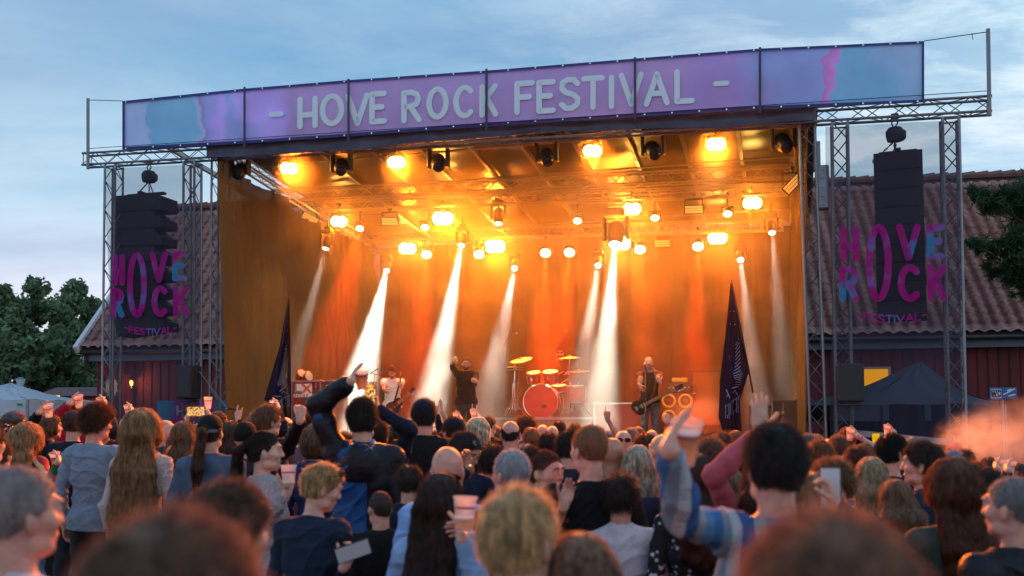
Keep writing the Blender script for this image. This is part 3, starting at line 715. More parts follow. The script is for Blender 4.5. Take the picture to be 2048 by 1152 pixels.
for (px, py, w_, e) in ((678, 443, 'farthest left below the lighting trusses', 60), (886, 437, 'largest, above the singer', 170), (1264, 418, 'beside the big moving head above the bassist', 70), (1505, 406, 'farthest right below the lighting trusses', 70)):
    blinder(px, py, 4.3, onv(px, py, 4.3).z+.42, 'glowing amber blinder lamp, '+w_, .42 if e > 100 else .34, e)
for (px, py, w_, e) in ((815, 497, 'low left, above the guitarist', 70), (990, 493, 'low in the middle, above the drum kit', 190), (1240, 487, 'low centre right behind the brightest white beam', 120), (1435, 476, 'low right, above the right flag', 80)):
    blinder(px, py, 7.4, tr3, 'glowing amber blinder lamp, '+w_, .46 if e > 100 else .4, e)
# moving heads (dark, hanging from the front truss) and beam heads
def moving_head(px, py, v, top, label, s=1.0, aim=None, lens=None, en=0, ang=9, color=WARMW, group='moving head lamps'):
    c = onv(px, py, v); t = thing('moving_head_light', label, 'stage light', c, group=group)
    d = (aim-c).normalized() if aim is not None else Vector((.05, -.75, -.55)).normalized()
    m = MB(); bz = c+UP*.26*s
    m.box(bz+UP*.05*s, (.30*s, .24*s, .12*s), RD, DD, UP, .02*s)
    for q in (-1, 1): m.box(c+RD*(q*.17*s)+UP*.08*s, (.05*s, .14*s, .34*s), RD, DD, UP, .015*s)
    m.tube(bz+UP*.1*s, Vector((bz.x, bz.y, top)), .02, 6); m.box((bz.x, bz.y, bz.z+.16*s), (.2*s, .06, .05), RD, DD, UP, .01)
    m.build('yoke', M_black, t)
    m = MB(); m.lathe([(.06*s, -.2*s), (.11*s, -.16*s), (.13*s, -.05*s), (.125*s, .08*s), (.10*s, .17*s), (.095*s, .2*s)], c, d, n=16); m.build('lamp_head', M_black, t, smooth=True)
    if lens is not None:
        MB().lathe([(.088*s, .203*s), (.05*s, .215*s), (.01, .22*s)], c, d, n=16).build('lens', lens, t, smooth=True)
        lamp('SPOT', c+d*.24*s, en, color, t, size=.05, aim=aim, angle=ang*1.12, blend=.85)
    else: MB().lathe([(.088*s, .203*s), (.05*s, .225*s), (.01, .23*s)], c, d, n=16).build('lens', mat('dark_glass', (.02, .02, .025), rough=.08), t, smooth=True)
    return t
hd = ['at the far left corner beside the side curtain', 'between the two left amber lamps', 'between the second and third amber lamps', 'left of the bright amber lamp in the middle', 'right of the bright amber lamp in the middle', 'at the far right corner of the roof']
for (px, py), w_ in zip(((480, 342), (683, 334), (877, 326), (1094, 314), (1306, 301), (1567, 286)), hd):
    moving_head(px, py, .55, zroof(.5)-.1, 'unlit black moving head '+w_, 1.12, group='unlit moving heads along the roof edge')
beams = [ # px,py,v, aim px,py,v, angle, energy, label
 (655, 487, 3.3, 588, 730, 2.3, 9.0, 24000, 'faint beam leaning past left flag'), (775, 536, 6.6, 712, 800, 3.0, 11.0, 170000, 'bright beam falling left of the guitarist'),
 (925, 481, 4.2, 868, 775, 2.4, 11.0, 200000, 'brightest beam between guitarist and singer'), (1030, 532, 6.6, 985, 760, 3.0, 8.5, 26000, 'soft white beam behind the singer'),
 (1197, 526, 6.6, 1165, 740, 3.4, 8.0, 22000, 'soft beam right of the drummer'), (1232, 470, 4.2, 1203, 790, 2.2, 11.0, 160000, 'white beam falling beside the bassist'),
 (1480, 514, 6.6, 1508, 740, 3.6, 7.0, 16000, 'faint beam behind the right flag'), (1543, 456, 5.0, 1572, 790, 3.0, 9.0, 16000, 'faint beam at the right curtain')]
for (px, py, v, ax, ay, av, ang, en, lb) in beams:
    moving_head(px, py-2, v, onv(px, py, v).z+.55, 'moving head, '+lb, 1.5 if px == 1232 else .8, onv(ax, ay, av), M_lens_w, en, ang, WARMW if en > 5000 else (1, .74, .48), 'lit beam lamps')
moving_head(997, 432, 4.4, tr2, 'small moving head hanging in the middle of the second truss', .95, onv(990, 760, 3.5), M_lens_w, 120, 22, AMBH, 'lit beam lamps')
def par(px, py, v, aim, label, en, color, ang=20, s=1.0):
    c = onv(px, py, v); t = thing('par_light', label, 'stage light', c, group='round wash lamps in the stage roof')
    d = (aim-c).normalized()
    m = MB(); m.lathe([(.07*s, -.24*s), (.1*s, -.2*s), (.125*s, 0), (.13*s, .02*s)], c, d, n=16); yoke(m, c, c.z+.42, .24*s, UP); m.build('lamp_can', M_black, t, smooth=True)
    MB().lathe([(.118*s, .021*s), (.06*s, .032*s), (.005, .036*s)], c, d, n=18).build('lens', M_lens_r, t, smooth=True)
    lamp('SPOT', c+d*.05, en, color, t, size=.05, aim=aim, angle=ang, blend=.6)
ws = [(853, 508, 7.0, 'far left of the low back row', REDO, 800, 840, 760, 300), (958, 508, 7.0, 'second in the low back row beside the big lamp', (1, .09, .002), 400, 945, 760, 500),
 (1091, 505, 7.0, 'left of the pair above the drummer', REDO, 1500, 1080, 740, 350), (1139, 504, 7.0, 'right of the pair above the drummer', REDO, 1300, 1112, 740, 350),
 (1280, 498, 7.0, 'in the low back row right of the brightest beam', (1, .09, .002), 600, 1285, 760, 500), (1396, 492, 7.0, 'far right of the low back row', REDO, 1300, 1388, 780, 350),
 (720, 456, 4.6, 'front row, far left', REDO, 1300, 640, 800, 350), (850, 454, 4.6, 'front row, left of the largest amber lamp', REDO, 900, 800, 800, 350),
 (1155, 441, 4.6, 'front row, above the drummer', (1, .09, .002), 500, 1130, 790, 400), (1310, 435, 4.6, 'front row, above the bassist', REDO, 700, 1320, 840, 400), (1455, 427, 4.6, 'front row, far right', (1, .09, .002), 600, 1450, 820, 400)]
for (px, py, v, lb, c_, en, ax, ay, e2) in ws:
    par(px, py, v, onv(ax, ay, v-3.2), 'round wash lamp with pale lens, '+lb, en*(22 if v > 5 else 12), c_, 13 if v > 5 else 20, 1.15 if v > 5 else .8)
# flat flood panels
for (px, py, v, lb) in ((620, 437, 4.3, 'tilted at the left end of the second truss'), (780, 443, 4.3, 'left of the largest amber lamp'), (1388, 419, 4.3, 'right of the bassist under the second truss'), (1325, 487, 7.2, 'pale on the back truss'), (1586, 368, 2.6, 'tilted beside the right curtain')):
    c = onv(px, py, v); t = thing('flood_panel', 'flat rectangular flood panel, '+lb, 'stage light', c, group='flat flood panels')
    f = (Vector((0, 0, CAMZ))-c).normalized(); X = f.cross(UP).normalized()
    if px in (620, 1586): X = (X+UP*(.5 if px == 620 else -1.0)).normalized()
    Z = X.cross(f).normalized()
    m = MB(); m.box(c-f*.03, (.44, .08, .2), X, f, Z, .01); yoke(m, c, c.z+.3, .3, Z); m.build('panel_body', M_blackm, t)
    m = MB()
    for q in (-1, 0, 1): m.box(c+f*.014+Z*(q*.055), (.38, .006, .045), X, f, Z)
    m.build('led_strip', mat('led_strip', (.8, .6, .3), rough=.5, emit=(1, .5, .1), es=.5), t)
# front light from the roof onto the band
for (px, v) in ((640, .6), (1000, .6), (1400, .6)):
    pass
# smoke that fills the stage and shows the beams
def volume_box(name, dens, color, an, mnmx, vary=None):
    m = bpy.data.materials.new(name); m.use_nodes = True; t = m.node_tree; t.nodes.clear()
    pv = N(t, 'ShaderNodeVolumePrincipled'); pv.inputs['Color'].default_value = (*color, 1); pv.inputs['Density'].default_value = dens; pv.inputs['Anisotropy'].default_value = an
    o_ = N(t, 'ShaderNodeOutputMaterial'); L(t, pv.outputs[0], o_.inputs[1])
    if vary:
        tc = N(t, 'ShaderNodeTexCoord'); n = N(t, 'ShaderNodeTexNoise'); n.inputs['Scale'].default_value = vary; n.inputs['Detail'].default_value = 4; n.inputs['Distortion'].default_value = .8; L(t, tc.outputs['Object'], n.inputs[0])
        r = ramp(t, n.outputs[0], [(.36, (.35,)*3), (.64, (1.75,)*3)]); L(t, math_(t, 'MULTIPLY', r.outputs[0], dens), pv.inputs['Density'])
    return m
m = MB(); c = S((UL+UR_)/2, VB/2, (SZ+zB)/2+.5)
u0, u1, v0, v1 = UL+.35, UR_-.12, .25, VB-.5
def szr(v): return zroof(v)-.02
pts = [S(u, v, z) for u in (u0, u1) for v, z in ((v0, SZ+.01), (v1, SZ+.01), (v1, szr(v1)), (v0, szr(v0)))]
m.add(pts, [f[::-1] for f in [(0, 1, 2, 3), (4, 7, 6, 5), (0, 4, 5, 1), (1, 5, 6, 2), (2, 6, 7, 3), (3, 7, 4, 0)]])
smoke = m.build('stage_smoke', volume_box('stage_smoke', .024, (.85, .82, .78), .62, None, 1.3))
tag(smoke, 'thin smoke hanging in the stage light beams', kind='stuff')
# ================================================================== PEOPLE: signed-distance bodies meshed into one skin
import openvdb
sc.cycles_curves.shape = 'RIBBONS'; sc.cycles_curves.subdivisions = 2
class SDF:
    def __init__(s, lo, hi, h):
        s.h = h; s.lo = np.array(lo, float); s.n = np.ceil((np.array(hi)-s.lo)/h).astype(int)+1
        s.a = np.full(s.n, .2, np.float32)
        s.ax = [(s.lo[i]+h*np.arange(s.n[i])).astype(np.float32) for i in range(3)]
    def sl(s, lo, hi):
        i0 = np.maximum(0, np.floor((np.array(lo)-s.lo)/s.h).astype(int)); i1 = np.minimum(s.n, np.ceil((np.array(hi)-s.lo)/s.h).astype(int)+1)
        if (i1 <= i0).any(): return None
        S_ = tuple(slice(a, b) for a, b in zip(i0, i1))
        X = s.ax[0][S_[0]][:, None, None]; Y = s.ax[1][S_[1]][None, :, None]; Z = s.ax[2][S_[2]][None, None, :]
        return S_, X, Y, Z
    def comb(s, S_, d, k, sub=False):
        a = s.a[S_]
        if sub: d = -d; hh = np.clip(.5-.5*(a-d)/k, 0, 1) if k > 0 else None; s.a[S_] = (a*(1-hh)+d*hh+k*hh*(1-hh)) if k > 0 else np.maximum(a, d); return
        if k > 0: hh = np.clip(.5+.5*(a-d)/k, 0, 1); s.a[S_] = a*(1-hh)+d*hh-k*hh*(1-hh)
        else: s.a[S_] = np.minimum(a, d)
    def cap(s, p0, p1, r0, r1=None, k=.02, sub=False):
        r1 = r0 if r1 is None else r1; p0 = np.array(p0, float); p1 = np.array(p1, float); m = max(r0, r1)+max(k, .0)+.04
        q = s.sl(np.minimum(p0, p1)-m, np.maximum(p0, p1)+m)
        if q is None: return s
        S_, X, Y, Z = q; d = p1-p0; L2 = max(d@d, 1e-9)
        t = np.clip(((X-p0[0])*d[0]+(Y-p0[1])*d[1]+(Z-p0[2])*d[2])/L2, 0, 1)
        D = np.sqrt((X-p0[0]-t*d[0])**2+(Y-p0[1]-t*d[1])**2+(Z-p0[2]-t*d[2])**2)-(r0+(r1-r0)*t)
        s.comb(S_, D, k, sub); return s
    def ell(s, c, r, M=None, k=.02, sub=False):
        c = np.array(c, float); r = np.array(r, float); m = r.max()+k+.04
        q = s.sl(c-m, c+m)
        if q is None: return s
        S_, X, Y, Z = q; x, y, z = X-c[0], Y-c[1], Z-c[2]
        if M is not None: x, y, z = [M[0][i]*x+M[1][i]*y+M[2][i]*z for i in range(3)]
        k0 = np.sqrt((x/r[0])**2+(y/r[1])**2+(z/r[2])**2); k1 = np.sqrt((x/r[0]**2)**2+(y/r[1]**2)**2+(z/r[2]**2)**2)+1e-9
        s.comb(S_, k0*(k0-1)/k1, k, sub); return s
    def cut(s, fn):   # intersect with fn(X,Y,Z) <= 0
        s.a = np.maximum(s.a, fn(s.ax[0][:, None, None], s.ax[1][None, :, None], s.ax[2][None, None, :]).astype(np.float32)); return s
    def disp(s, fn):
        s.a = s.a+fn(s.ax[0][:, None, None], s.ax[1][None, :, None], s.ax[2][None, None, :]).astype(np.float32); return s
    def mesh(s):
        a = s.a.copy()
        for ax in range(3):
            for e in (0, -1):
                i = [slice(None)]*3; i[ax] = e; a[tuple(i)] = .2
        a = np.clip(a, -4*s.h, 4*s.h)
        g = openvdb.FloatGrid(4*s.h); g.copyFromArray(a)
        p, q = g.convertToQuads(0.0)
        if len(q) == 0: return np.zeros((0, 3)), np.zeros((0, 4), int)
        return p*s.h+s.lo, q[:, ::-1].astype(int)
    def sample(s, P_):
        f = (P_-s.lo)/s.h; f = np.clip(f, 0, np.array(s.n)-1.001); i = f.astype(int); t = f-i; o = 0
        for dx in (0, 1):
            for dy in (0, 1):
                for dz in (0, 1):
                    w_ = (t[:, 0] if dx else 1-t[:, 0])*(t[:, 1] if dy else 1-t[:, 1])*(t[:, 2] if dz else 1-t[:, 2])
                    o = o+w_*s.a[i[:, 0]+dx, i[:, 1]+dy, i[:, 2]+dz]
        return o
    def grad(s, P_):
        e = s.h; g = np.stack([s.sample(P_+np.eye(3)[i]*e)-s.sample(P_-np.eye(3)[i]*e) for i in range(3)], 1)
        return g/(np.linalg.norm(g, axis=1, keepdims=True)+1e-9)
NECK = np.array([0, -.015, 1.535])
def hrot(yaw, pitch, roll=0):
    return np.array(Euler((R(-pitch), R(roll), R(-yaw)), 'XYZ').to_matrix())   # yaw>0 turns the face right, pitch>0 looks down
def hp(H, p): return NECK+H@(np.array(p)-NECK)
def add_head(g, H, k=.02, f=False, face=True, inf=0.0):
    M = H
    g.ell(hp(H, (0, -.012, 1.685)), (.0745+inf, .097+inf, .092+inf), M, k)
    g.ell(hp(H, (0, .022, 1.625)), (.060+inf, .068+inf, .074+inf), M, .03)
    if not face: return
    sx = .92 if f else 1.0
    g.ell(hp(H, (0, .066, 1.572)), (.026*sx, .022, .020), M, .025)
    for q in (-1, 1):
        g.ell(hp(H, (q*.044, .052, 1.645)), (.024, .028, .024), M, .02)
        g.ell(hp(H, (q*.0765, -.008, 1.648)), (.009, .019, .031), M @ np.array(Euler((R(10), 0, R(q*22))).to_matrix()), .006)
        g.ell(hp(H, (q*.046, .02, 1.585)), (.018, .04, .02), M, .02)
    g.cap(hp(H, (-.034, .079, 1.697)), hp(H, (.034, .079, 1.697)), .0125, k=.018)
    for q in (-1, 1):
        g.ell(hp(H, (q*.031, .103, 1.672)), (.019, .018, .013), M, .012, sub=True)
        g.ell(hp(H, (q*.031, .0755, 1.671)), (.0135, .0135, .0125), M, .003)
        g.cap(hp(H, (q*.020, .0875, 1.6795)), hp(H, (q*.042, .083, 1.6785)), .0058, k=.003); g.cap(hp(H, (q*.021, .086, 1.6625)), hp(H, (q*.041, .082, 1.663)), .0045, k=.003)
    g.cap(hp(H, (0, .088, 1.682)), hp(H, (0, .106, 1.645)), .007, .0098, k=.012)
    for q in (-1, 1): g.ell(hp(H, (q*.011, .099, 1.640)), (.008, .011, .007), M, .006)
    g.cap(hp(H, (-.019, .083, 1.611)), hp(H, (.019, .083, 1.611)), .0065, k=.008); g.cap(hp(H, (-.015, .083, 1.600)), hp(H, (.015, .083, 1.600)), .0075, k=.007)
def nrm(v): v = np.array(v, float); return v/(np.linalg.norm(v)+1e-9)
HANDS = {  # (mcp, pip, dip) flexion in degrees for index, middle, ring, little; thumb (spread, flex)
 'relax': ([(18, 25, 15), (24, 30, 18), (28, 34, 20), (32, 36, 20)], (38, 15)), 'cup': ([(35, 42, 25), (38, 44, 26), (40, 44, 28), (42, 44, 28)], (58, 18)),
 'fist': ([(78, 92, 50), (80, 95, 50), (82, 95, 50), (84, 95, 50)], (25, 65)), 'horns': ([(4, 5, 4), (82, 95, 50), (84, 95, 50), (6, 8, 6)], (30, 70)),
 'open': ([(0, 4, 3), (-3, 4, 3), (0, 6, 4), (4, 8, 5)], (50, 4)), 'point': ([(3, 4, 3), (82, 95, 50), (84, 95, 50), (86, 95, 50)], (25, 65)), 'phone': ([(40, 50, 20), (45, 50, 20), (45, 50, 20), (50, 50, 20)], (55, 25))}
def add_hand(g, w_, d, n, style, q, inf=0, sc_=1.0, spread=1.0):
    """w wrist, d towards the fingers, n palm normal, q +1 when the thumb lies on cross(d, n)"""
    w_ = np.array(w_, float); d = nrm(d); n = nrm(np.array(n, float)-d*np.dot(n, d)); l = np.cross(d, n)*q
    fl, th = HANDS[style]; k = .006
    M = np.stack([l, d, n], 1)
    g.ell(w_+d*.048*sc_, (.038*sc_, .052*sc_, .0155*sc_), M, .012); g.cap(w_-d*.02, w_+d*.02, .026*sc_, .024*sc_, k=.015)
    out = []
    for i, (off, ln, r) in enumerate(((.027, .072, .0088), (.009, .080, .0092), (-.010, .074, .0088), (-.027, .058, .0078))):
        ang = 0; p = w_+d*(.088-.006*abs(i-1.2))*sc_+l*off*sc_; segs = (ln*.46, ln*.31, ln*.25)
        fan = l*(off*2.6*spread if style == 'open' else off*1.0)
        g.cap(w_+d*.04*sc_+l*off*.8*sc_, p, .0105*sc_, r*sc_, k=.008)
        for a, s_ in zip(fl[i], segs):
            ang += R(a); dd = nrm(d*math.cos(ang)+n*math.sin(ang)+fan*(1 if ang < 1.2 else 0)); p2 = p+dd*s_*sc_; g.cap(p, p2, r*sc_, r*.92*sc_, k=.0035); p = p2; r *= .93
        out.append(p)
    p = w_+d*.022*sc_+l*.026*sc_+n*.004; sp, fx = R(th[0]), R(th[1])
    dd = nrm(d*math.cos(sp)+l*math.sin(sp)+n*.35); p2 = p+dd*.038*sc_; g.cap(p-dd*.01, p2, .0135*sc_, .0105*sc_, k=.01)
    for s_ in (.032, .026):
        sp -= fx*.5; dd = nrm(d*math.cos(sp)+l*math.sin(sp)+n*(.45+math.sin(fx)*.7)); p = p2; p2 = p+dd*s_*sc_; g.cap(p, p2, .0102*sc_, .009*sc_, k=.003)
    out.append(p2); return out
def ik(sh, wr, L1, L2, hint):
    sh = np.array(sh, float); wr = np.array(wr, float); v = wr-sh; d = np.linalg.norm(v)
    if d > (L1+L2)*.995: wr = sh+v/d*(L1+L2)*.995; v = wr-sh; d = np.linalg.norm(v)
    a = (L1*L1-L2*L2+d*d)/(2*d); h = math.sqrt(max(0, L1*L1-a*a)); u = v/d; hn = np.array(hint, float); hn = nrm(hn-u*(hn@u))
    return sh+u*a+hn*h, wr
def pose(o):
    """joint positions in the person's own frame (x right, y forward, z up), 1.78 m tall"""
    f = o.get('f', False); J = {}
    sw = .165 if f else .185
    for nm, q in (('L', -1), ('R', 1)):
        A = o.get('arm'+nm); sh = np.array([q*sw, -.01, 1.425])
        if A is None: A = dict(w=(q*(sw+.07), .03, .88), e=(q*.6, -1, .1), hand='relax', d=(0, .15, -1), n=(-q, .1, 0))
        w_ = np.array(A['w'], float)
        if w_[2] > sh[2]: sh = sh+np.array([-q*.02, 0, .035])+.02*nrm(w_-sh)
        e, w2 = ik(sh, w_, .30, .265, A.get('e', (q*.6, -1, .1)))
        J[nm] = (sh, e, w2, A)
    return J
def torso(g, o, J, inf=0.0, k=.04, arms=True, hipz=.93):
    f = o.get('f', False); w_ = o.get('wide', 1.0); b = o.get('belly', 0)
    sx = (.88 if f else 1.0)*w_
    g.ell((0, -.005, 1.30), (.158*sx+inf, .108+inf, .185+inf), None, k); g.ell((0, .0, 1.10), (.142*sx+inf+b*.3, .104+inf+b, .19+inf), None, k)
    g.ell((0, -.005, .95), (.165*w_+inf, .118+inf, .13+inf), None, k)
    for q in (-1, 1):
        if f: g.ell((q*.065, .075, 1.27), (.05+inf, .045+inf, .05+inf), None, .04)
        sh = J['L' if q < 0 else 'R'][0]
        g.cap((0, -.025, 1.45), sh+np.array([-q*.01, 0, .0]), .060+inf, .052+inf, k=.04)
        g.cap((q*.05, -.05, 1.40), (q*.09, -.05, 1.26), .05+inf, .045+inf, k=.04)
def arm(g, o, J, q, r=1.0, inf=0.0, upto=1.0, k=.02):
    sh, e, w_, A = J['L' if q < 0 else 'R']; f = .86 if o.get('f') else 1.0
    r0, r1, r2 = .047*f*r+inf, .037*f*r+inf, .026*f*r+inf
    g.cap(sh, e, r0, r1, k=.03)
    if upto > 0:
        p = e+(w_-e)*upto; g.cap(e, p, r1+.002, r1+(r2-r1)*upto, k=.015); g.cap(e, e+(w_-e)*.35*min(1, upto), r1*1.08, r1*1.0, k=.015)
def legs(g, o, inf=0.0, ext=0):
    st = o.get('stance', .10)
    for q in (-1, 1):
        kb = o.get('knee', 0.02); kn = (q*(st*.5+.055), kb, .50); an = (q*(st*.6+.06), -.02, .09)
        if o.get('sit'): kn = (q*.24, .40, .90); an = (q*.25, .42, .50)
        g.cap((q*.088, -.005, .90), kn, .088+inf, .058+inf, k=.02); g.cap(kn, an, .056+inf+ext, .040+inf+ext*1.6, k=.015)
SK = {}
def skin_mat(name, c, lips=True):
    if name in SK: return SK[name]
    m = mat('skin_'+name, c, rough=.48, var=.2, vscale=22, bump=.15, bscale=90, spec=.4); b = m.node_tree.nodes['Principled BSDF']
    b.inputs['Subsurface Weight'].default_value = .12; b.inputs['Subsurface Radius'].default_value = (.9, .35, .2); b.inputs['Subsurface Scale'].default_value = .01
    SK[name] = m; return m
SKIN = [skin_mat('fair', srgb(206, 158, 138)), skin_mat('pink', srgb(210, 150, 132)), skin_mat('tan', srgb(180, 128, 104)), skin_mat('warm', srgb(196, 146, 122))]
HC = {}
def hair_mats(c):
    key = tuple(round(x, 3) for x in c[:3])
    if key in HC: return HC[key]
    base = mat('hair_%d' % len(HC), tuple(x*.8 for x in c[:3]), rough=.7, var=.35, vscale=40, bump=.6, bscale=120, stretch=(1, 1, .25))
    m = bpy.data.materials.new('strands_%d' % len(HC)); m.use_nodes = True; t = m.node_tree; t.nodes.clear()
    p = N(t, 'ShaderNodeBsdfPrincipled'); hi = N(t, 'ShaderNodeHairInfo')
    r = ramp(t, hi.outputs['Random'], [(0, tuple(x*.7 for x in c[:3])), (.5, tuple(min(1, x*1.25) for x in c[:3])), (1, tuple(min(1, x*2.2) for x in c[:3]))])
    tcx = N(t, 'ShaderNodeTexCoord'); mpx = N(t, 'ShaderNodeMapping'); mpx.inputs['Scale'].default_value = (1, 1, .22); L(t, tcx.outputs['Object'], mpx.inputs[0]); nx = N(t, 'ShaderNodeTexNoise'); nx.inputs['Scale'].default_value = 58; nx.inputs['Detail'].default_value = 3; L(t, mpx.outputs[0], nx.inputs[0])
    rx = ramp(t, nx.outputs[0], [(.36, (.42, .42, .42)), (.5, (.95, .95, .95)), (.64, (1.5, 1.45, 1.4))]); rc = mixc(t, 1.0, r.outputs[0], rx.outputs[0], 'MULTIPLY')
    class _o: pass
    r = _o(); r.outputs = [rc]
    L(t, r.outputs[0], p.inputs['Base Color']); p.inputs['Roughness'].default_value = .42; p.inputs['Specular IOR Level'].default_value = .5
    tr = N(t, 'ShaderNodeBsdfTranslucent'); L(t, r.outputs[0], tr.inputs[0]); mx = N(t, 'ShaderNodeMixShader'); mx.inputs[0].default_value = .5
    L(t, p.outputs[0], mx.inputs[1]); L(t, tr.outputs[0], mx.inputs[2])
    o = N(t, 'ShaderNodeOutputMaterial'); L(t, mx.outputs[0], o.inputs[0]); HC[key] = (base, m); return HC[key]
def sino(X, Y, Z, f, s=0.0):
    return np.sin(X*f+s)*np.sin(Y*f*1.13+s*2.1)*np.sin(Z*f*.93+s*1.7)
def hair(o, H, root, seed, near):
    st = o.get('hair', 'short'); c = o.get('hc', srgb(70, 50, 38)); rs = np.random.RandomState(seed)
    if st == 'bald': return
    h = .006 if near > 1 else .009
    low = {'long': 1.10, 'wavy': 1.12, 'bob': 1.50, 'pony': 1.2, 'mid': 1.38}.get(st, 1.5)
    g = SDF((-.24, -.26, low-.04), (.24, .2, 1.90), h); inf = o.get('vol', {'short': .010, 'buzz': .003, 'curly': .034, 'messy': .022, 'bob': .022, 'long': .016, 'wavy': .034, 'pony': .006, 'mid': .018, 'ring': .005, 'bun': .006, 'quiff': .008}[st])
    wh = hp(H, (0, -.06, 1.775))
    lng = st in ('bob', 'long', 'wavy', 'mid'); a1, a2, a3 = (1, 1, 1) if lng or st == 'curly' else (.55, .75, 1.25)
    g.ell(hp(H, (0, -.014, 1.688)), (.0750+inf*a1, .0975+inf*a2, .090+inf*a3), H, 0)
    Hi = H.T
    def loc(X, Y, Z):
        x, y, z = X-NECK[0], Y-NECK[1], Z-NECK[2]; return [Hi[i][0]*x+Hi[i][1]*y+Hi[i][2]*z+NECK[i] for i in range(3)]
    if st in ('bob', 'long', 'wavy', 'mid'):
        g.ell(hp(H, (0, -.03, 1.64)), (.082+inf, .085+inf, .085), H, .03)
        if st == 'bob': g.ell(hp(H, (0, -.025, 1.59)), (.088+inf*.7, .085, .07), H, .03)
    if st in ('short', 'buzz', 'curly', 'messy', 'pony', 'bun', 'ring', 'quiff'):
        g.ell(hp(H, (0, -.042, 1.635)), (.058+inf*.2, .056+inf*.3, .055), H, .02)
    if st == 'quiff': g.ell(hp(H, (0, .045, 1.785)), (.04, .05, .03), H, .03)
    # face opening
    def faceplane(X, Y, Z):
        x, y, z = loc(X, Y, Z)
        a = (y-.002)*1.0-(z-1.66)*.82-.010      # in front of ear line and below hairline
        if st in ('long', 'wavy', 'bob', 'mid'): a = np.minimum(a, (.088-np.abs(x))*1.2+.02) if True else a; a = np.minimum(a, y-.035+0*z)
        b = 1.603-z+.25*np.maximum(0, y+.04)*(1.0)
        if st in ('long', 'wavy', 'bob', 'mid'): b = 0*z-.1
        if st == 'ring': b = np.maximum(b, z-1.712-.35*y-.012*np.sin(x*60+seed)-.01*np.sin(x*23+y*40))
        return np.maximum(a, b)
    g.cut(faceplane)
    if st in ('short', 'buzz', 'messy', 'quiff', 'curly', 'ring'): g.disp(lambda X, Y, Z: np.clip(1.68-loc(X, Y, Z)[2], 0, .1)*(.13 if st != 'curly' else .08))
    if st in ('long', 'wavy', 'mid'):
        z1 = o.get('hlen', {'long': 1.14, 'wavy': 1.16, 'mid': 1.40}[st]); wd = {'long': .075, 'wavy': .13, 'mid': .085}[st]
        for q in np.linspace(-1, 1, 5):
            a = hp(H, (q*.07, -.06, 1.62)); bq = np.array([q*wd*.8+a[0]*.5, -.135-.02*(1-q*q), z1+.05*abs(q)])
            mid = (a+bq)/2+np.array([0, -.035, .03]); rr = .034 if st == 'long' else .045
            g.cap(a, mid, .04, rr, k=.03); g.cap(mid, bq, rr, rr*.8, k=.03)
    if st == 'pony':
        a = hp(H, (0, -.115, 1.70)); bq = a+np.array([0, -.05, -.03]); c2 = np.array([a[0]*1.2-.03, a[1]-.06, 1.42]); d2 = np.array([c2[0]-.02, c2[1]+.03, 1.24])
        g.cap(a, bq, .022, .028, k=.012); g.cap(bq, c2, .03, .036, k=.02); g.cap(c2, d2, .036, .012, k=.02)
    if st == 'bun': g.ell(hp(H, (0, -.11, 1.765)), (.042, .04, .038), H, .012)
    amp = {'curly': .014, 'wavy': .012, 'messy': .009}.get(st, .0045 if st not in ('buzz', 'ring') else .0015); fq = {'curly': 60, 'wavy': 34, 'messy': 48}.get(st, 48)
    g.disp(lambda X, Y, Z: amp*sino(X, Y, Z*(.6 if st == 'wavy' else 1), fq, seed)+amp*.5*sino(X, Y, Z, fq*1.9, seed+3))
    V, F = g.mesh()
    if not len(F): return
    mb_, ms = hair_mats(c)
    hm = mesh_np('hair', V, F, mb_, root, local=True)
    # strands flowing over that surface
    n = int({0: 500, 1: 1500, 2: 3400, 3: 6000}[near]*{'long': 1.3, 'wavy': 1.5, 'curly': 1.2}.get(st, 1)*(.6 if st in ('ring', 'buzz') else 1))
    fq_ = F[rs.randint(0, len(F), n)]; wts = rs.dirichlet((1, 1, 1, 1), n); p = (V[fq_]*wts[:, :, None]).sum(1)
    ln = {'short': .035, 'buzz': .008, 'curly': .07, 'messy': .055, 'bob': .10, 'long': .17, 'wavy': .16, 'pony': .09, 'mid': .12, 'ring': .012, 'bun': .06, 'quiff': .045}[st]
    K = 7 if st in ('wavy', 'curly', 'long') else 5; L_ = ln*rs.uniform(.5, 1.25, n); off = rs.uniform(-.003, .003, n)
    pts = [p.copy()]; gr = g.grad(p); lift = {'short': .016, 'messy': .035, 'curly': .03, 'buzz': .006, 'wavy': .012, 'quiff': .02, 'long': .004}.get(st, .005)
    fly = np.where(rs.rand(n) < .05, 2.0, 1.0); ph = rs.uniform(0, 6.28, n); rdir = rs.normal(0, 1, (n, 3))
    for i in range(1, K):
        gr = g.grad(p); hl = (p-NECK)@H+NECK      # head local
        down = np.array([0, 0, -1.0]); t1 = np.clip((1.66-hl[:, 2])/.06, 0, 1)[:, None]
        rad = p-wh; rad /= (np.linalg.norm(rad, axis=1, keepdims=True)+1e-6)
        if st in ('long', 'wavy', 'bob', 'mid', 'ring'): fl = rad*(1-t1)+down*1.0
        elif st in ('pony', 'bun'):
            kn = hp(H, (0, -.12, 1.70 if st == 'pony' else 1.75)); v = kn-p; dist = np.linalg.norm(v, axis=1, keepdims=True); fl = np.where((hl[:, 1:2] > -.115) | (hl[:, 2:3] > 1.71), v/dist, down)
        else: fl = rad*.8+np.array([0, 0, -.35])+H@np.array([.2, .25, 0])
        if st in ('curly', 'wavy', 'messy'):
            cw = 1.1 if st == 'curly' else .55
            fl = fl+cw*np.stack([np.sin(ph+i*1.6), np.cos(ph*1.7+i*1.5), .5*np.sin(ph*2.3+i)], 1)
        fl = fl+rdir*(.25 if st != 'short' else .4)*(.5 if st in ('long', 'bob', 'pony') else 1)
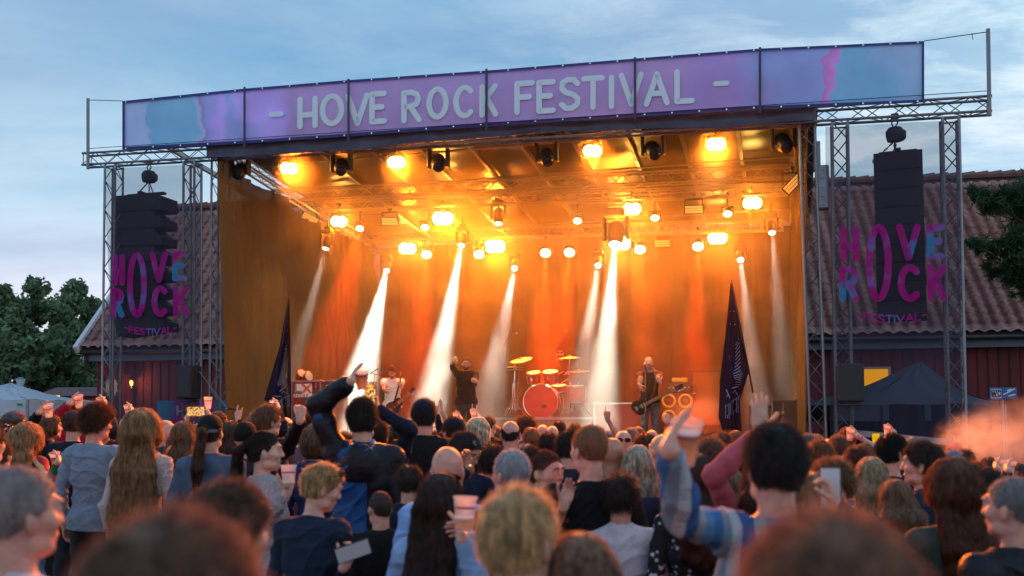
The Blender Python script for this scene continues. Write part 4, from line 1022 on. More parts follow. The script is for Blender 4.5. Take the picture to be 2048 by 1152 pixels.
        fl = fl-gr*(fl*gr).sum(1, keepdims=True); fl /= (np.linalg.norm(fl, axis=1, keepdims=True)+1e-6)
        p = p+fl*(L_/(K-1))[:, None]; d = g.sample(p); tgt = off+lift*(i/(K-1))**1.3*(.4+.9*np.abs(np.sin(ph*3)))*fly
        p = p+g.grad(p)*(tgt-d)[:, None]*.8; pts.append(p.copy())
    A = np.stack(pts, 1)
    hc = bpy.data.hair_curves.new('hair_strands'); hc.add_curves([K]*n); hc.position_data.foreach_set('vector', A.astype(np.float32).ravel())
    r0 = {0: .0019, 1: .0014, 2: .0009, 3: .0006}[near]*(.8 if st == 'buzz' else 1); ra = hc.attributes.get('radius') or hc.attributes.new('radius', 'FLOAT', 'POINT')
    ra.data.foreach_set('value', np.tile(np.linspace(r0, r0*.35, K), n).astype(np.float32)); hc.materials.append(ms)
    ob = bpy.data.objects.new('hair_strands', hc); link(ob, hm)
def person(label, px, py, D, yaw=0, root_at=None, height=None, name='person', group=None, skin=0, near=1, **o):
    """py = top of head; the person stands on the ground at depth D"""
    seed = rnd.randint(0, 9999); J = None
    HT = 1.78+({'curly': .03, 'messy': .02, 'bun': .0}.get(o.get('hair'), .008))+(.012 if o.get('hat') else 0)
    if root_at is None:
        q = P(px, py, D); s = q.z/HT; loc = Vector((q.x, q.y, 0))
    else: loc = Vector(root_at); s = height/HT
    t = thing(name, label, 'person', loc, R(-yaw), group); t.scale = (s, s, s)
    Mi = (Matrix.Translation(loc) @ Matrix.Rotation(R(-yaw), 4, 'Z') @ Matrix.Scale(s, 4)).inverted()
    def tolocal(p): return np.array(Mi @ Vector(p))
    Mr = np.array(Matrix.Rotation(R(yaw), 3, 'Z'))
    for nm, q in (('L', -1), ('R', 1)):
        A = o.get('arm'+nm)
        if A is not None:
            A = dict(A); o['arm'+nm] = A
            if 'at' in A: A['w'] = tolocal(P(*A['at']))
            for kk in ('d', 'n'):
                if kk in A and A.get('world', True): A[kk] = Mr@np.array(A[kk], float)
    J = pose(o); H = hrot(*o.get('head', (0, 0)))
    h = {0: .013, 1: .011, 2: .0075, 3: .006}[near]
    ws_ = np.array([x for nm in 'LR' for x in J[nm][:3]]); lo = np.minimum(ws_.min(0)-.24, (-.33, -.24, -.0)); hi = np.maximum(ws_.max(0)+.24, (.33, .24, 1.86))
    lo[2] = -.02
    if o.get('noleg'): lo[2] = .8
    B = SDF(lo, hi, h)
    torso(B, o, J)
    if not o.get('noleg'):
        legs(B, o)
        for q in (-1, 1): st = o.get('stance', .10); B.ell((q*(st*.6+.065), .05, .045) if not o.get('sit') else (q*.25, .48, .45), (.042, .12, .04), None, .03)
    for q in (-1, 1): arm(B, o, J, q)
    nb = (0, -.02, 1.44); B.cap(nb, hp(H, (0, -.02, 1.60)), (.052 if o.get('f') else .060), (.046 if o.get('f') else .056), k=.03)
    add_head(B, H, .02, o.get('f', False))
    V, F = B.mesh(); body = mesh_np('body', V, F, SKIN[skin], t, local=True)
    # hands: finer voxels, joined into the same body mesh
    tips = {}
    hv, hf, nb_ = [V], [F], len(V)
    for nm, q in (('L', -1), ('R', 1)):
        sh, e, w_, A = J[nm]; fd = nrm(w_-e); d = nrm(A.get('d', fd)); n_ = A.get('n', (-q, 0, 0)); st = A.get('hand', 'relax')
        if st is None or (near == 0 and 'at' not in A): continue
        hh = .0045 if near >= 1 else .006; hs = .93 if o.get('f') else 1.0
        gH = SDF(w_-.23, w_+.23, hh); gH.cap(w_-fd*.09, w_, .0285*hs, .0265*hs, k=.01)
        thumbq = A.get('thumb', q); tips[nm] = add_hand(gH, w_, d, n_, st, thumbq, sc_=hs)
        v2, f2 = gH.mesh(); hv.append(v2); hf.append(f2+nb_); nb_ += len(v2)
        J[nm] = (sh, e, w_, A)
    if len(hv) > 1:
        me = body.data; bpy.data.objects.remove(body); body = mesh_np('body', np.concatenate(hv), np.concatenate(hf), SKIN[skin], t, local=True)
    # clothes
    top = o.get('top', None)
    if top:
        m_, kind = top; sl = o.get('sleeve', {'tee': -.35, 'shirt': .93, 'jacket': .97, 'coat': .97, 'sweater': .96, 'hoodie': .96}[kind])
        inf = {'tee': .012, 'shirt': .014, 'jacket': .020, 'coat': .024, 'sweater': .017, 'hoodie': .020}[kind]; hem = o.get('hem', {'tee': .90, 'shirt': .86, 'jacket': .88, 'coat': .72, 'sweater': .9, 'hoodie': .88}[kind])
        g = SDF(np.array([lo[0], lo[1], .6]), hi, max(h, .0068)); torso(g, o, J, inf)
        g.ell((0, -.005, .93), (.178*o.get('wide', 1)+inf, .128+inf, .16), None, .03)
        if hem < .88: g.ell((0, -.005, .84), (.182*o.get('wide', 1)+inf, .13+inf, .16), None, .03)
        for q in (-1, 1):
            sh, e, w_, A = J['L' if q < 0 else 'R']
            if sl < 0: g.cap(sh, sh+(e-sh)*(1+sl), .058+inf, .052+inf, k=.03)
            else: arm(g, o, J, q, .97, inf*.7, sl if A.get('hand') == 'relax' else min(sl, .85))
            if sl > .5 and o.get('puff'): g.cap(e, e+(w_-e)*.6, .06, .05, k=.03)
        if kind in ('jacket', 'coat', 'shirt') or o.get('collar'):
            g.cap((-.045, -.055, 1.485), (.045, -.055, 1.485), .024, k=.02); g.cap((-.07, -.02, 1.48), (-.055, .03, 1.45), .02, k=.02); g.cap((.07, -.02, 1.48), (.055, .03, 1.45), .02, k=.02)
        if kind == 'hoodie' or o.get('hood'):
            for a in np.linspace(-1.9, 1.9, 9): g.cap((math.sin(a)*.085, -.03-math.cos(a)*.075, 1.475), (math.sin(a+.45)*.085, -.03-math.cos(a+.45)*.075, 1.475), .034, k=.03)
            g.ell((0, -.125, 1.42), (.10, .05, .10), None, .04)
        fr = .010 if kind != 'tee' else .007; sd = seed
        def fold(X, Y, Z):
            p1 = X*13*(1 if sd % 2 else -1)+Z*17+sd+1.6*np.sin(Z*8+Y*9+sd)+.9*np.sin(X*17+sd); p2 = Z*30+2.2*np.sin(X*9+sd)+Y*14
            a = -fr*.95*(1-np.abs(np.sin(p1)))**3-fr*.6*(1-np.abs(np.sin(p2)))**3*(.5+.5*np.sin(X*7+Y*8+sd))+fr*.6*sino(X, Y, Z, 17, sd)
            return a
        g.disp(fold)
        nk = o.get('neck', 1.492 if kind in ('tee', 'sweater') else 1.53)
        Hc = NECK
        g.cut(lambda X, Y, Z: np.minimum(Z-nk+Y*.35, .105-np.sqrt(X**2+(Y+.02)**2)))
        g.cut(lambda X, Y, Z: hem-Z+.006*np.sin(X*9+sd))
        if sl >= 0:
            pass
        V, F = g.mesh(); tp = mesh_np({'tee': 'tee', 'shirt': 'shirt', 'jacket': 'jacket', 'coat': 'coat', 'sweater': 'sweater', 'hoodie': 'hoodie'}[kind], V, F, m_, t, local=True)
    if not o.get('noleg'):
        g = SDF((-.36, -.2, .03), (.36, .22 if not o.get('sit') else .52, 1.06), max(h, .010)); legs(g, o, .010, .012)
        g.ell((0, -.005, .93), (.178*o.get('wide', 1), .128, .15), None, .04)
        g.disp(lambda X, Y, Z: .004*np.sin(Z*48+5*np.sin(X*14+seed)+Y*20)+.004*sino(X, Y, Z, 22, seed)); g.cut(lambda X, Y, Z: np.maximum(Z-1.02, .07-Z))
        V, F = g.mesh(); mesh_np('trousers', V, F, o.get('legsm', M_trs[seed % len(M_trs)]), t, local=True)
        g = SDF((-.3, -.16, -.02), (.3, .26, .16), .011); st = o.get('stance', .10)
        for q in (-1, 1): g.ell((q*(st*.6+.065), .05, .045), (.052, .145, .05), None, .02); g.ell((q*(st*.6+.062), -.03, .08), (.05, .055, .06), None, .02)
        g.cut(lambda X, Y, Z: .004-Z); V, F = g.mesh()
        if o.get('sit'): V = V+np.array([0, .43, .40])
        for q in (-1, 1):
            sel = (V[F[:, 0], 0]*q) > 0; F2 = F[sel]; u_, inv = np.unique(F2, return_inverse=True)
            if near >= 1: mesh_np('shoe', V[u_], inv.reshape(F2.shape), M_black, t, local=True)
    hair(o, H, t, seed, near)
    if o.get('hat'): hat(o, H, t, near)
    if o.get('beard'):
        g = SDF((-.14, -.14, 1.44), (.14, .2, 1.74), .006); g.ell(hp(H, (0, .03, 1.60)), (.064, .066, .06), H, 0); g.ell(hp(H, (0, .072, 1.572)), (.03, .026, .03), H, .03)
        g.ell(hp(H, (0, .10, 1.612)), (.024, .03, .010), H, .008, sub=True)
        def bc(X, Y, Z):
            x, y, z = [sum(H.T[i][j]*(c_-NECK[j]) for j, c_ in enumerate((X, Y, Z)))+NECK[i] for i in range(3)]
            return np.maximum(z-1.628-.0*y, -.002-y)
        g.cut(bc); g.disp(lambda X, Y, Z: .002*sino(X, Y, Z, 150, 2)); V, F = g.mesh(); mesh_np('beard', V, F, hair_mats(o['beard'])[0], t, local=True)
    if o.get('eyes') or near >= 2:
        for q in (-1, 1):
            c_ = hp(H, (q*.031, .0785, 1.671)); ax = H@np.array([0, 1, 0]); MB().lathe([(.0128, 0), (.0118, .005), (.008, .0095), (.004, .0112), (.0005, .0118)], c_, ax, n=12).build('eye', M_eye, t, smooth=True, local=True)
            MB().lathe([(.0052, .0107), (.0005, .0126)], c_, ax, n=10).build('iris', M_iris, t, smooth=True, local=True)
            m = MB(); m.path([hp(H, (q*.012, .0945, 1.694)), hp(H, (q*.03, .0955, 1.699)), hp(H, (q*.048, .084, 1.692))], [.0035, .0042, .002], 6); m.build('eyebrow', hair_mats(o.get('hc', srgb(70, 50, 38)))[0], t, smooth=True, local=True)
        m = MB(); m.path([hp(H, (-.022, .086, 1.606)), hp(H, (-.008, .0925, 1.608)), hp(H, (.008, .0925, 1.608)), hp(H, (.022, .086, 1.606))], [.002, .0055, .0055, .002], 6); m.build('lips', mat('lips', srgb(168, 92, 84), rough=.4), t, smooth=True, local=True)
    if o.get('glasses'): glasses(H, t, o['glasses'])
    for nm in ('L', 'R'):
        A = o.get('arm'+nm)
        if A and A.get('band'):
            sh, e, w_, _ = J[nm]; fd = nrm(w_-e); MB().lathe([(.031, -.009), (.033, -.006), (.033, .006), (.031, .009)], w_-fd*.035, fd, n=16).build('wristband', mat('band_%d%d%d' % tuple(int(x*9) for x in A['band'][:3]), A['band'], rough=.6), t, smooth=True, local=True)
    t['_k'] = 1; del t['_k']
    return t, J, H, s
M_eye = mat('eye_white', (.75, .72, .68), rough=.2); M_iris = mat('iris_dark', (.03, .02, .015), rough=.2)
M_trs = [mat('jeans_dark', srgb(38, 44, 62), rough=.85, var=.25, vscale=20), mat('trousers_black', (.018, .018, .02), rough=.85), mat('jeans_blue', srgb(70, 92, 128), rough=.85, var=.3, vscale=9)]
def hat(o, H, t, near):
    kind, m_ = o['hat']; g = SDF((-.16, -.24, 1.5), (.16, .26, 1.9), .006)
    if kind == 'beanie':
        g.ell(hp(H, (0, -.016, 1.70)), (.086, .108, .098), H, 0)
        g.cut(lambda X, Y, Z: sum(-H[j][2]*(c_-NECK[j]) for j, c_ in enumerate((X, Y, Z)))+.105-.25*(Y+.02)*0)
        g.disp(lambda X, Y, Z: .0015*np.sin(np.arctan2(X, Y+.02)*60))
    else:
        g.ell(hp(H, (0, -.014, 1.708)), (.084, .107, .088), H, 0)
        Hi = H.T
        def cutf(X, Y, Z):
            return -(sum(Hi[2][j]*(c_-NECK[j]) for j, c_ in enumerate((X, Y, Z)))+NECK[2])+1.695+(0.0)
        g.cut(cutf)
        if kind == 'flat': g.ell(hp(H, (0, .0, 1.765)), (.098, .115, .03), H, .02)
    V, F = g.mesh(); ho = mesh_np('cap' if kind != 'beanie' else 'beanie', V, F, m_, t, local=True)
    if kind in ('cap', 'backcap', 'flat'):
        sg = -1 if kind == 'backcap' else 1; dz = -.012; m = MB()
        def br(a, b):
            th = (a-.5)*2.2; rr = 1+b*(.62 if kind != 'flat' else .35)*math.cos(th)**.8 if abs(th) < 1.57 else 1
            x = math.sin(th)*.08*(1+.0*b); y = math.cos(th)*.10*rr; return Vector(hp(H, (x, sg*y-.014, 1.705+dz-.02*b-.10*x*x*60*.05)))
        m.grid(br, 20, 6); n0 = len(m.v); m.v += [v-Vector(H@np.array([0, 0, .005])) for v in m.v]; m.f += [tuple(i+n0 for i in f)[::-1] for f in m.f]
        m.build('brim', o.get('brim', m_), ho, smooth=True, local=True)
def glasses(H, t, kind):
    m = MB(); y0, z0 = (.101, 1.671) if kind != 'up' and kind != 'back' else ((.065, 1.765) if kind == 'up' else (-.112, 1.70))
    sy = -1 if kind == 'back' else 1
    gm = MB()
    for q in (-1, 1):
        c = hp(H, (q*.034, y0, z0)); up = H@np.array([0, 0, 1.0]); rt = H@np.array([1, 0, 0.]); fw = H@np.array([0, 1., 0])
        if kind == 'up': fw, up = nrm(fw*.75+up*.65), nrm(up*.75-fw*.65)
        k = 14; m.path([c+rt*(.026*math.cos(2*math.pi*i/k))+up*(.019*math.sin(2*math.pi*i/k)) for i in range(k)], .0022, 5, closed=True)
        base = len(gm.v); gm.add([c+rt*(.025*math.cos(2*math.pi*i/k))+up*(.018*math.sin(2*math.pi*i/k)) for i in range(k)], [tuple(range(k))])
        e_ = hp(H, (q*.079, .0 if kind not in ('up', 'back') else -.02*sy, 1.668 if kind != 'up' else 1.72)); m.path([c+rt*(q*.026)+up*.008, c+rt*(q*.044)-fw*.02, e_], .0022, 5)
    m.path([hp(H, (-.008, y0+.003*sy, z0+.005)), hp(H, (.008, y0+.003*sy, z0+.005))], .0022, 5)
    fo = m.build('glasses', M_black, t, local=True)
    gm.build('lenses', mat('shade_lens', (.01, .012, .02), rough=.05) if kind != 'blue' else mat('blue_lens', srgb(20, 90, 220), rough=.15, metal=.5), fo, local=True)
# ================================================================== CROWD
def fab(name, c, var=.18, vs=14, bs=26, bump=.55, rough=.88, stretch=None):
    return mat(name, srgb(*c), rough=rough, var=var, vscale=vs, bump=bump, bscale=bs, spec=.25, stretch=stretch)
NAVY = fab('navy_cotton', (26, 32, 52)); BLK = fab('black_cotton', (20, 20, 24)); SLATE = fab('slate_cotton', (118, 138, 158)); GREY = fab('grey_marl', (92, 98, 110))
CHAR = fab('charcoal_cotton', (44, 46, 54)); WHT = fab('white_cotton', (205, 205, 212)); DENIM = fab('washed_denim', (72, 90, 112), .3, 8); LDEN = fab('light_denim', (120, 150, 186), .3, 8)
CREAM = fab('cream_knit', (196, 186, 184), .15, 60, 90, .9); FLEECE = fab('beige_fleece', (168, 156, 160), .2, 50, 70, 1); SKYB = fab('light_blue_poplin', (128, 168, 222)); MAUV = fab('mauve_cotton', (110, 84, 90))
GREEN = fab('olive_green_cotton', (62, 74, 66)); BLUEJ = fab('blue_shell_fabric', (22, 74, 130), .25, 5, 14, .8, .5); BLKJ = fab('black_shell_fabric', (24, 25, 34), .25, 6, 16, .8, .45); BROWN = fab('brown_cotton', (92, 70, 56)); PINKC = fab('pink_cotton', (176, 84, 98)); RED = fab('red_cotton', (170, 30, 52)); TEAL = fab('teal_knit', (52, 112, 130), .3, 40, 60)
def stripes(name, cols, period, axis=2, warp=.02, bump=.6):
    m = mat(name, (.3, .3, .3), rough=.9, bump=bump, bscale=80); t = m.node_tree; b = t.nodes['Principled BSDF']
    tc = N(t, 'ShaderNodeTexCoord'); sp = N(t, 'ShaderNodeSeparateXYZ'); L(t, tc.outputs['Object'], sp.inputs[0]); n = N(t, 'ShaderNodeTexNoise'); n.inputs['Scale'].default_value = 6; L(t, tc.outputs['Object'], n.inputs[0])
    v = math_(t, 'ADD', sp.outputs[axis] if isinstance(axis, int) else math_(t, 'ADD', sp.outputs[2], math_(t, 'MULTIPLY', math_(t, 'ABSOLUTE', sp.outputs[0]), .9)), math_(t, 'MULTIPLY', n.outputs[0], warp))
    v = math_(t, 'FRACT', math_(t, 'DIVIDE', v, period)); k = len(cols)
    r = ramp(t, v, [(i/k, srgb(*c)) for i, c in enumerate(cols)], 'CONSTANT'); L(t, r.outputs[0], b.inputs['Base Color']); return m
CROCHET = stripes('crochet_stripes', [(28, 110, 62), (28, 110, 62), (120, 24, 44), (214, 190, 140), (170, 36, 58), (40, 120, 60), (196, 90, 120)], .30, 'x', .03)
STRIPE = stripes('blue_striped_knit', [(52, 104, 160), (120, 136, 156), (176, 176, 184), (44, 84, 140), (150, 150, 158), (86, 130, 176)], .23, 0, .05)
ISLE = stripes('fair_isle_knit', [(56, 120, 146), (170, 196, 208), (56, 120, 146), (34, 84, 112), (150, 184, 200), (56, 120, 146)], .12, 2, .02)
FLOR = mat('floral_print', srgb(30, 30, 36), rough=.9); 
def _fl():
    t = FLOR.node_tree; tc = N(t, 'ShaderNodeTexCoord'); v = N(t, 'ShaderNodeTexVoronoi'); v.inputs['Scale'].default_value = 28; L(t, tc.outputs['Object'], v.inputs[0]); r = ramp(t, v.outputs['Distance'], [(.0, srgb(200, 200, 205)), (.28, srgb(190, 190, 196)), (.34, srgb(26, 26, 32))]); L(t, r.outputs[0], t.nodes['Principled BSDF'].inputs['Base Color'])
_fl()
BLD, DBL, GRY, DRK, BRN, GNG, LBR, BLK_H, SIL = srgb(166, 134, 100), srgb(126, 98, 74), srgb(120, 116, 118), srgb(54, 41, 36), srgb(88, 62, 48), srgb(118, 74, 48), srgb(118, 90, 68), srgb(24, 20, 20), srgb(176, 166, 150)
M_cup = cloth_mix('clear_plastic', (.85, .85, .88), opacity=.3, transl=.55); M_beer = cloth_mix('pale_beer', (.97, .62, .10), opacity=.95, transl=.75); M_foam = mat('beer_foam', (.85, .8, .7), rough=.8); M_print = mat('red_print', srgb(200, 50, 60), rough=.6)
def cup(label, base, axis, fill=.6, s=1.0, group='plastic beer cups held up in the crowd'):
    base = Vector(base); ax = Vector(axis).normalized(); t = thing('beer_cup', label, 'cup', base, group=group)
    h, rb, rt = .125*s, .030*s, .044*s
    MB().lathe([(rb, 0), (rt, h), (rt*1.06, h), (rt*1.06, h-.004), (rt*.97, h-.004), (rb*.95, .004)], base, ax, 20, cap=False).build('cup_wall', M_cup, t, smooth=True)
    MB().lathe([(rb*.98, .002), (rb*.9, .003)], base, ax, 18).build('cup_base', M_cup, t)
    m = MB(); k = 16; m.path([base+ax*h+(ax.orthogonal().normalized()*math.cos(2*math.pi*i/k)+ax.cross(ax.orthogonal().normalized())*math.sin(2*math.pi*i/k))*rt*1.04 for i in range(k)], .002*s, 5, closed=True); m.build('rim', M_cup, t, smooth=True)
    if fill > 0:
        rf = rb+(rt-rb)*fill; MB().lathe([(rb*.9, .005), (rf*.94, h*fill)], base, ax, 18).build('beer', M_beer, t, smooth=False)
        MB().lathe([(rf*.95, h*fill+.0008), (rf*.97, h*fill+.007)], base, ax, 18).build('foam', M_foam, t)
    m = MB(); r = rb+(rt-rb)*.68; m.lathe([(r+.001, h*.66), (r+.0016, h*.72)], base, ax, 20, cap=False)
    m.build('print', M_print, t); return t
def hold_cup(pr, side, label, fill=.6, tilt=(0, 0, 0), group='plastic beer cups held up in the crowd'):
    t, J, H, s = pr; sh, e, w_, A = J[side]; q = -1 if side == 'L' else 1
    d = nrm(A['d']); n = nrm(np.array(A['n'])-d*np.dot(A['n'], d)); l = np.cross(d, n)*q
    Mx = Matrix.Translation(t.location) @ t.rotation_euler.to_matrix().to_4x4() @ Matrix.Scale(s, 4)
    c = Mx @ Vector(w_+d*.078+n*.045); ax = (Mx.to_3x3() @ Vector(l)).normalized()+Vector(tilt); ax.normalize(); return cup(label, c-ax*.066*s, ax, fill, s, group)
def hold_phone(c, X, Y_, label, screen, s=1.0):
    t = thing('phone', label, 'phone', c, group=None); X = Vector(X).normalized(); Y_ = Vector(Y_).normalized(); Z = X.cross(Y_).normalized(); X = Y_.cross(Z)
    MB().box(c, (.152*s, .009, .074*s), X, Y_, Z, .002).build('phone_body', M_black, t)
    MB().box(c-Y_*.0052, (.142*s, .0012, .066*s), X, Y_, Z).build('screen', screen, t); return t
def screen_mat(name, warm=True):
    m = bpy.data.materials.new(name); m.use_nodes = True; t = m.node_tree; t.nodes.clear(); tc = N(t, 'ShaderNodeTexCoord'); n = N(t, 'ShaderNodeTexNoise'); n.inputs['Scale'].default_value = 55; n.inputs['Detail'].default_value = 2; L(t, tc.outputs['Object'], n.inputs[0])
    r = ramp(t, n.outputs[0], [(.32, srgb(20, 30, 60)), (.42, srgb(220, 90, 20)), (.52, srgb(255, 190, 60)), (.62, srgb(255, 240, 200)), (.7, srgb(80, 120, 180))]); e = N(t, 'ShaderNodeEmission'); L(t, r.outputs[0], e.inputs[0]); e.inputs[1].default_value = .9
    o = N(t, 'ShaderNodeOutputMaterial'); L(t, e.outputs[0], o.inputs[0]); return m
SCR = screen_mat('phone_screen')
CUPR = dict(hand='cup', d=(-.12, .9, .25), n=(-1, .1, 0)); CUPL = dict(hand='cup', d=(.12, .9, .25), n=(1, .1, 0))
def A_(at, base=None, **k): q = dict(base or {}); q.update(at=at, **k); return q
PINKB, WHTB, PURB, BRB = (.8, .05, .3), (.75, .75, .8), (.3, .05, .5), (.1, .05, .03)
# ---- left block
p = person('bearded man in grey snapback cap and black sweater raising a cup at far left', 31, 821, 10.5, 78, hair='short', hc=srgb(120, 72, 40), beard=srgb(150, 84, 44), hat=('cap', GREY), brim=BLK, top=(BLK, 'sweater'), near=2, armL=A_((80, 822, 10.3), CUPL, band=PINKB, e=(0, -.3, -1)))
hold_cup(p, 'L', 'clear cup in the pink-banded hand at far left', 0, group=None)
person('man in black and white patterned cap in profile at the left edge', 6, 846, 9.6, 80, hair='short', hc=DRK, hat=('cap', FLOR), top=(BLK, 'jacket'), near=1, beard=DRK, head=(0, 12))
person('person in white tee half out of frame at the left edge', -26, 842, 5.6, 10, hair='short', top=(WHT, 'tee'), near=1)
p = person('woman with curly blonde hair in green and red striped crochet sweater', 54, 854, 8.8, 14, f=True, hair='wavy', hc=BLD, hlen=1.33, vol=.05, top=(CROCHET, 'sweater'), near=3, legsm=LDEN, armR=A_((116, 924, 8.5), CUPR, e=(.3, -.3, -1), band=WHTB), head=(10, 0))
hold_cup(p, 'R', 'full cup of amber beer beside the crochet sweater', .72, group=None)
person('woman with long straight brown hair looking right behind the blonde curls', 103, 830, 10.8, 50, f=True, hair='long', hc=LBR, hlen=1.3, top=(CHAR, 'jacket'), near=2)
p = person('tall person in black beanie and red hoodie under a raised cup', 144, 806, 11.6, 0, hair='short', hat=('beanie', BLK), top=(RED, 'hoodie'), near=1, armL=A_((140, 806, 11.2), CUPL))
hold_cup(p, 'L', 'cup with red print held just above the black beanie', 0, group=None)
person('man in charcoal baseball cap and navy tee seen from behind', 149, 820, 10.2, 12, hair='short', hc=BRN, hat=('cap', CHAR), top=(NAVY, 'tee'), near=2, wide=1.12)
person('tall man with tousled brown curls in grey-blue long-sleeved shirt', 191, 812, 8.4, 8, hair='messy', vol=.034, hc=srgb(84, 52, 34), top=(SLATE, 'sweater'), sleeve=.62, hem=.86, near=3, legsm=mat('trousers_black', (.018, .018, .02)), head=(38, 4), skin=1)
p = person('person hidden behind the tousled curls, only a raised hand showing', 206, 842, 10.6, 0, hair='short', top=(CHAR, 'jacket'), near=1, armR=A_((208, 810, 10.4), CUPR))
hold_cup(p, 'R', 'cup of amber beer raised above the tousled curls', .55, group=None)
person('small bald bearded man beyond the left truss tower', 232, 846, 13, 25, hair='bald', beard=BRN, top=(BLK, 'hoodie'), near=1, skin=1)
person('person with short turquoise dyed hair low in the crowd', 213, 866, 12, 40, hair='messy', hc=srgb(90, 170, 180), top=(CHAR, 'jacket'), near=1)
person('balding man in grey hoodie left of the long curly hair', 258, 830, 9.6, 6, hair='ring', hc=LBR, top=(GREY, 'hoodie'), near=2, skin=1)
p = person('hidden person behind the balding man holding up a white cup', 270, 850, 11, 0, hair='short', top=(BROWN, 'jacket'), near=1, armR=A_((262, 824, 10.8), CUPR))
hold_cup(p, 'R', 'white-rimmed cup raised left of the red lantern glow', .3, group=None)
person('woman with very long curly dark blond hair in a cream knit top', 285, 829, 7.6, 4, f=True, hair='wavy', vol=.055, hc=srgb(150, 118, 84), hlen=1.02, top=(CREAM, 'sweater'), hem=.98, near=3, legsm=M_trs[1])
person('older man with thin grey hair right of the long curls', 332, 838, 10.2, 35, hair='ring', hc=GRY, top=(CHAR, 'jacket'), near=1, skin=1)
person('bald man whose face glows orange right of the long curls', 347, 846, 9.2, 50, hair='bald', top=(BLK, 'tee'), near=1, skin=1)
p = person('hidden person filming the stage with both arms up', 396, 856, 10.6, 0, hair='short', top=(NAVY, 'jacket'), near=1, armL=A_((374, 836, 10.3), hand='phone', d=(.4, .1, .8), n=(.6, .8, 0)), armR=A_((418, 836, 10.3), hand='phone', d=(-.4, .1, .8), n=(-.6, .8, 0)))
hold_phone(P(392, 823, 10.25), RD, DD, 'phone held sideways filming the bright stage', SCR, 1.45)
cup('clear cup held behind the sideways phone', P(416, 818, 10.5), UP, 0, 1, None)
person('woman with long dark blonde hair and black jacket', 368, 843, 8.6, 6, f=True, hair='long', hc=DBL, hlen=1.26, top=(BLK, 'jacket'), near=3)
person('man in sunglasses and brown cap near the festival wall banner', 437, 822, 12.2, 60, hair='short', hat=('cap', BROWN), glasses='norm', top=(CHAR, 'jacket'), near=1)
pd = person('man in backwards black cap and blue-grey denim jacket with a round back print', 422, 827, 7.4, 4, hair='pony', hc=BRN, hat=('backcap', BLK), brim=fab('slate_brim', (70, 88, 104)), top=(DENIM, 'jacket'), near=3, wide=1.1)
def back_print(pr, z, r, m_):
    t, J, H, s = pr; m = MB()
    def f(a, b):
        x = (a-.5)*2*r; zz = (b-.5)*2*r; k = math.hypot(x, zz)/r; sc2 = min(1, 1/max(k, 1e-6)) if k > 1 else 1; x *= sc2; zz *= sc2; return Vector((x, -.150-.004*math.cos(x*9)+.25*x*x, z+zz))
    m.grid(f, 12, 12); m.build('back_print', m_, t, smooth=True, local=True)
back_print(pd, 1.20, .10, fab('faded_print', (120, 146, 158), .4, 22))
person('person with long straight brown hair left of the black beanie', 463, 842, 9.8, 10, f=True, hair='long', hc=BRN, hlen=1.3, top=(CHAR, 'jacket'), near=2)
person('hidden person showing horns with a gold-lit hand beside the microphone', 470, 860, 11.5, 0, hair='short', top=(BLK, 'jacket'), near=1, armR=A_((476, 838, 11.3), hand='horns', d=(.15, 0, 1), n=(0, 1, 0), band=BRB))
person('man in plain black beanie seen from behind', 492, 842, 8.0, 10, hair='bald', hat=('beanie', BLK), top=(CHAR, 'tee'), near=2)
person('grey haired man left of the man with glasses', 512, 826, 10.8, 0, hair='short', hc=GRY, top=(NAVY, 'jacket'), near=1)
person('man with short brown hair and glasses raising his black-sleeved fist', 535, 812, 8.6, 14, hair='short', vol=.016, hc=LBR, glasses='norm', top=(BLKJ, 'jacket'), near=2, head=(32, 0), armR=A_((606, 826, 7.9), hand='fist', d=(.15, 0, 1), n=(-.5, .8, 0), e=(.4, -.2, -1)))
p = person('hidden person in navy sleeve lifting an amber beer', 548, 850, 11, 0, hair='short', top=(NAVY, 'jacket'), near=1, armR=A_((553, 806, 10.7), CUPR, band=(.4, .4, .45)))
hold_cup(p, 'R', 'amber beer in a cup in front of the left flag', .85, group=None)
person('balding man in glasses lit orange before the flight case', 572, 833, 12, 40, hair='ring', hc=DRK, top=(WHT, 'hoodie'), near=1, glasses='norm')
person('woman with dark ponytail in a beige fleece, in profile', 530, 863, 6.1, 62, f=True, hair='pony', hc=srgb(44, 30, 26), top=(FLEECE, 'sweater'), near=3, collar=True, head=(14, 2), puff=True, armR=A_((574, 985, 5.7), hand='cup', d=(.3, .2, .9), n=(-.9, .3, 0), e=(.2, -.6, -1)), eyes=True)
cup('dark glass held at chest height by the woman in fleece', P(577, 975, 5.66), UP, .2, 1, None)
person('man with curly dark hair in mauve jacket below the flight case', 620, 829, 9.8, 6, hair='curly', vol=.018, hc=DRK, top=(MAUV, 'jacket'), near=2)
person('person with ear-length blond bob in a navy sweater', 633, 850, 7.8, 20, f=True, hair='bob', hc=LBR, top=(fab('bright_navy', (26, 46, 92)), 'sweater'), near=2)
p = person('person with cropped blond hair and navy sweater looking down at a phone', 628, 926, 4.9, 22, f=True, hair='short', vol=.012, hc=srgb(186, 156, 116), top=(fab('deep_navy_knit', (28, 42, 62)), 'sweater'), near=3, head=(42, 18), glasses='up', armR=A_((690, 1130, 4.7), hand='phone', d=(.5, .1, .85), n=(-.6, .5, .3), e=(.4, -.4, -1), band=(.8, .5, .7)), eyes=True)
hold_phone(P(706, 1102, 4.66), (1, .3, .35), (-.3, .9, .3), 'white phone held low beside the navy sweater', mat('pale_screen', (.6, .62, .66), rough=.2), 1.1)
p = person('tall man in blue and black hooded rain jacket raising a beer', 725, 801, 6.7, 2, hair='short', vol=.02, hc=srgb(48, 34, 28), top=(BLUEJ, 'jacket'), hood=True, near=3, wide=1.12, armL=A_((702, 762, 6.55), CUPL, e=(-1, .1, .1)))
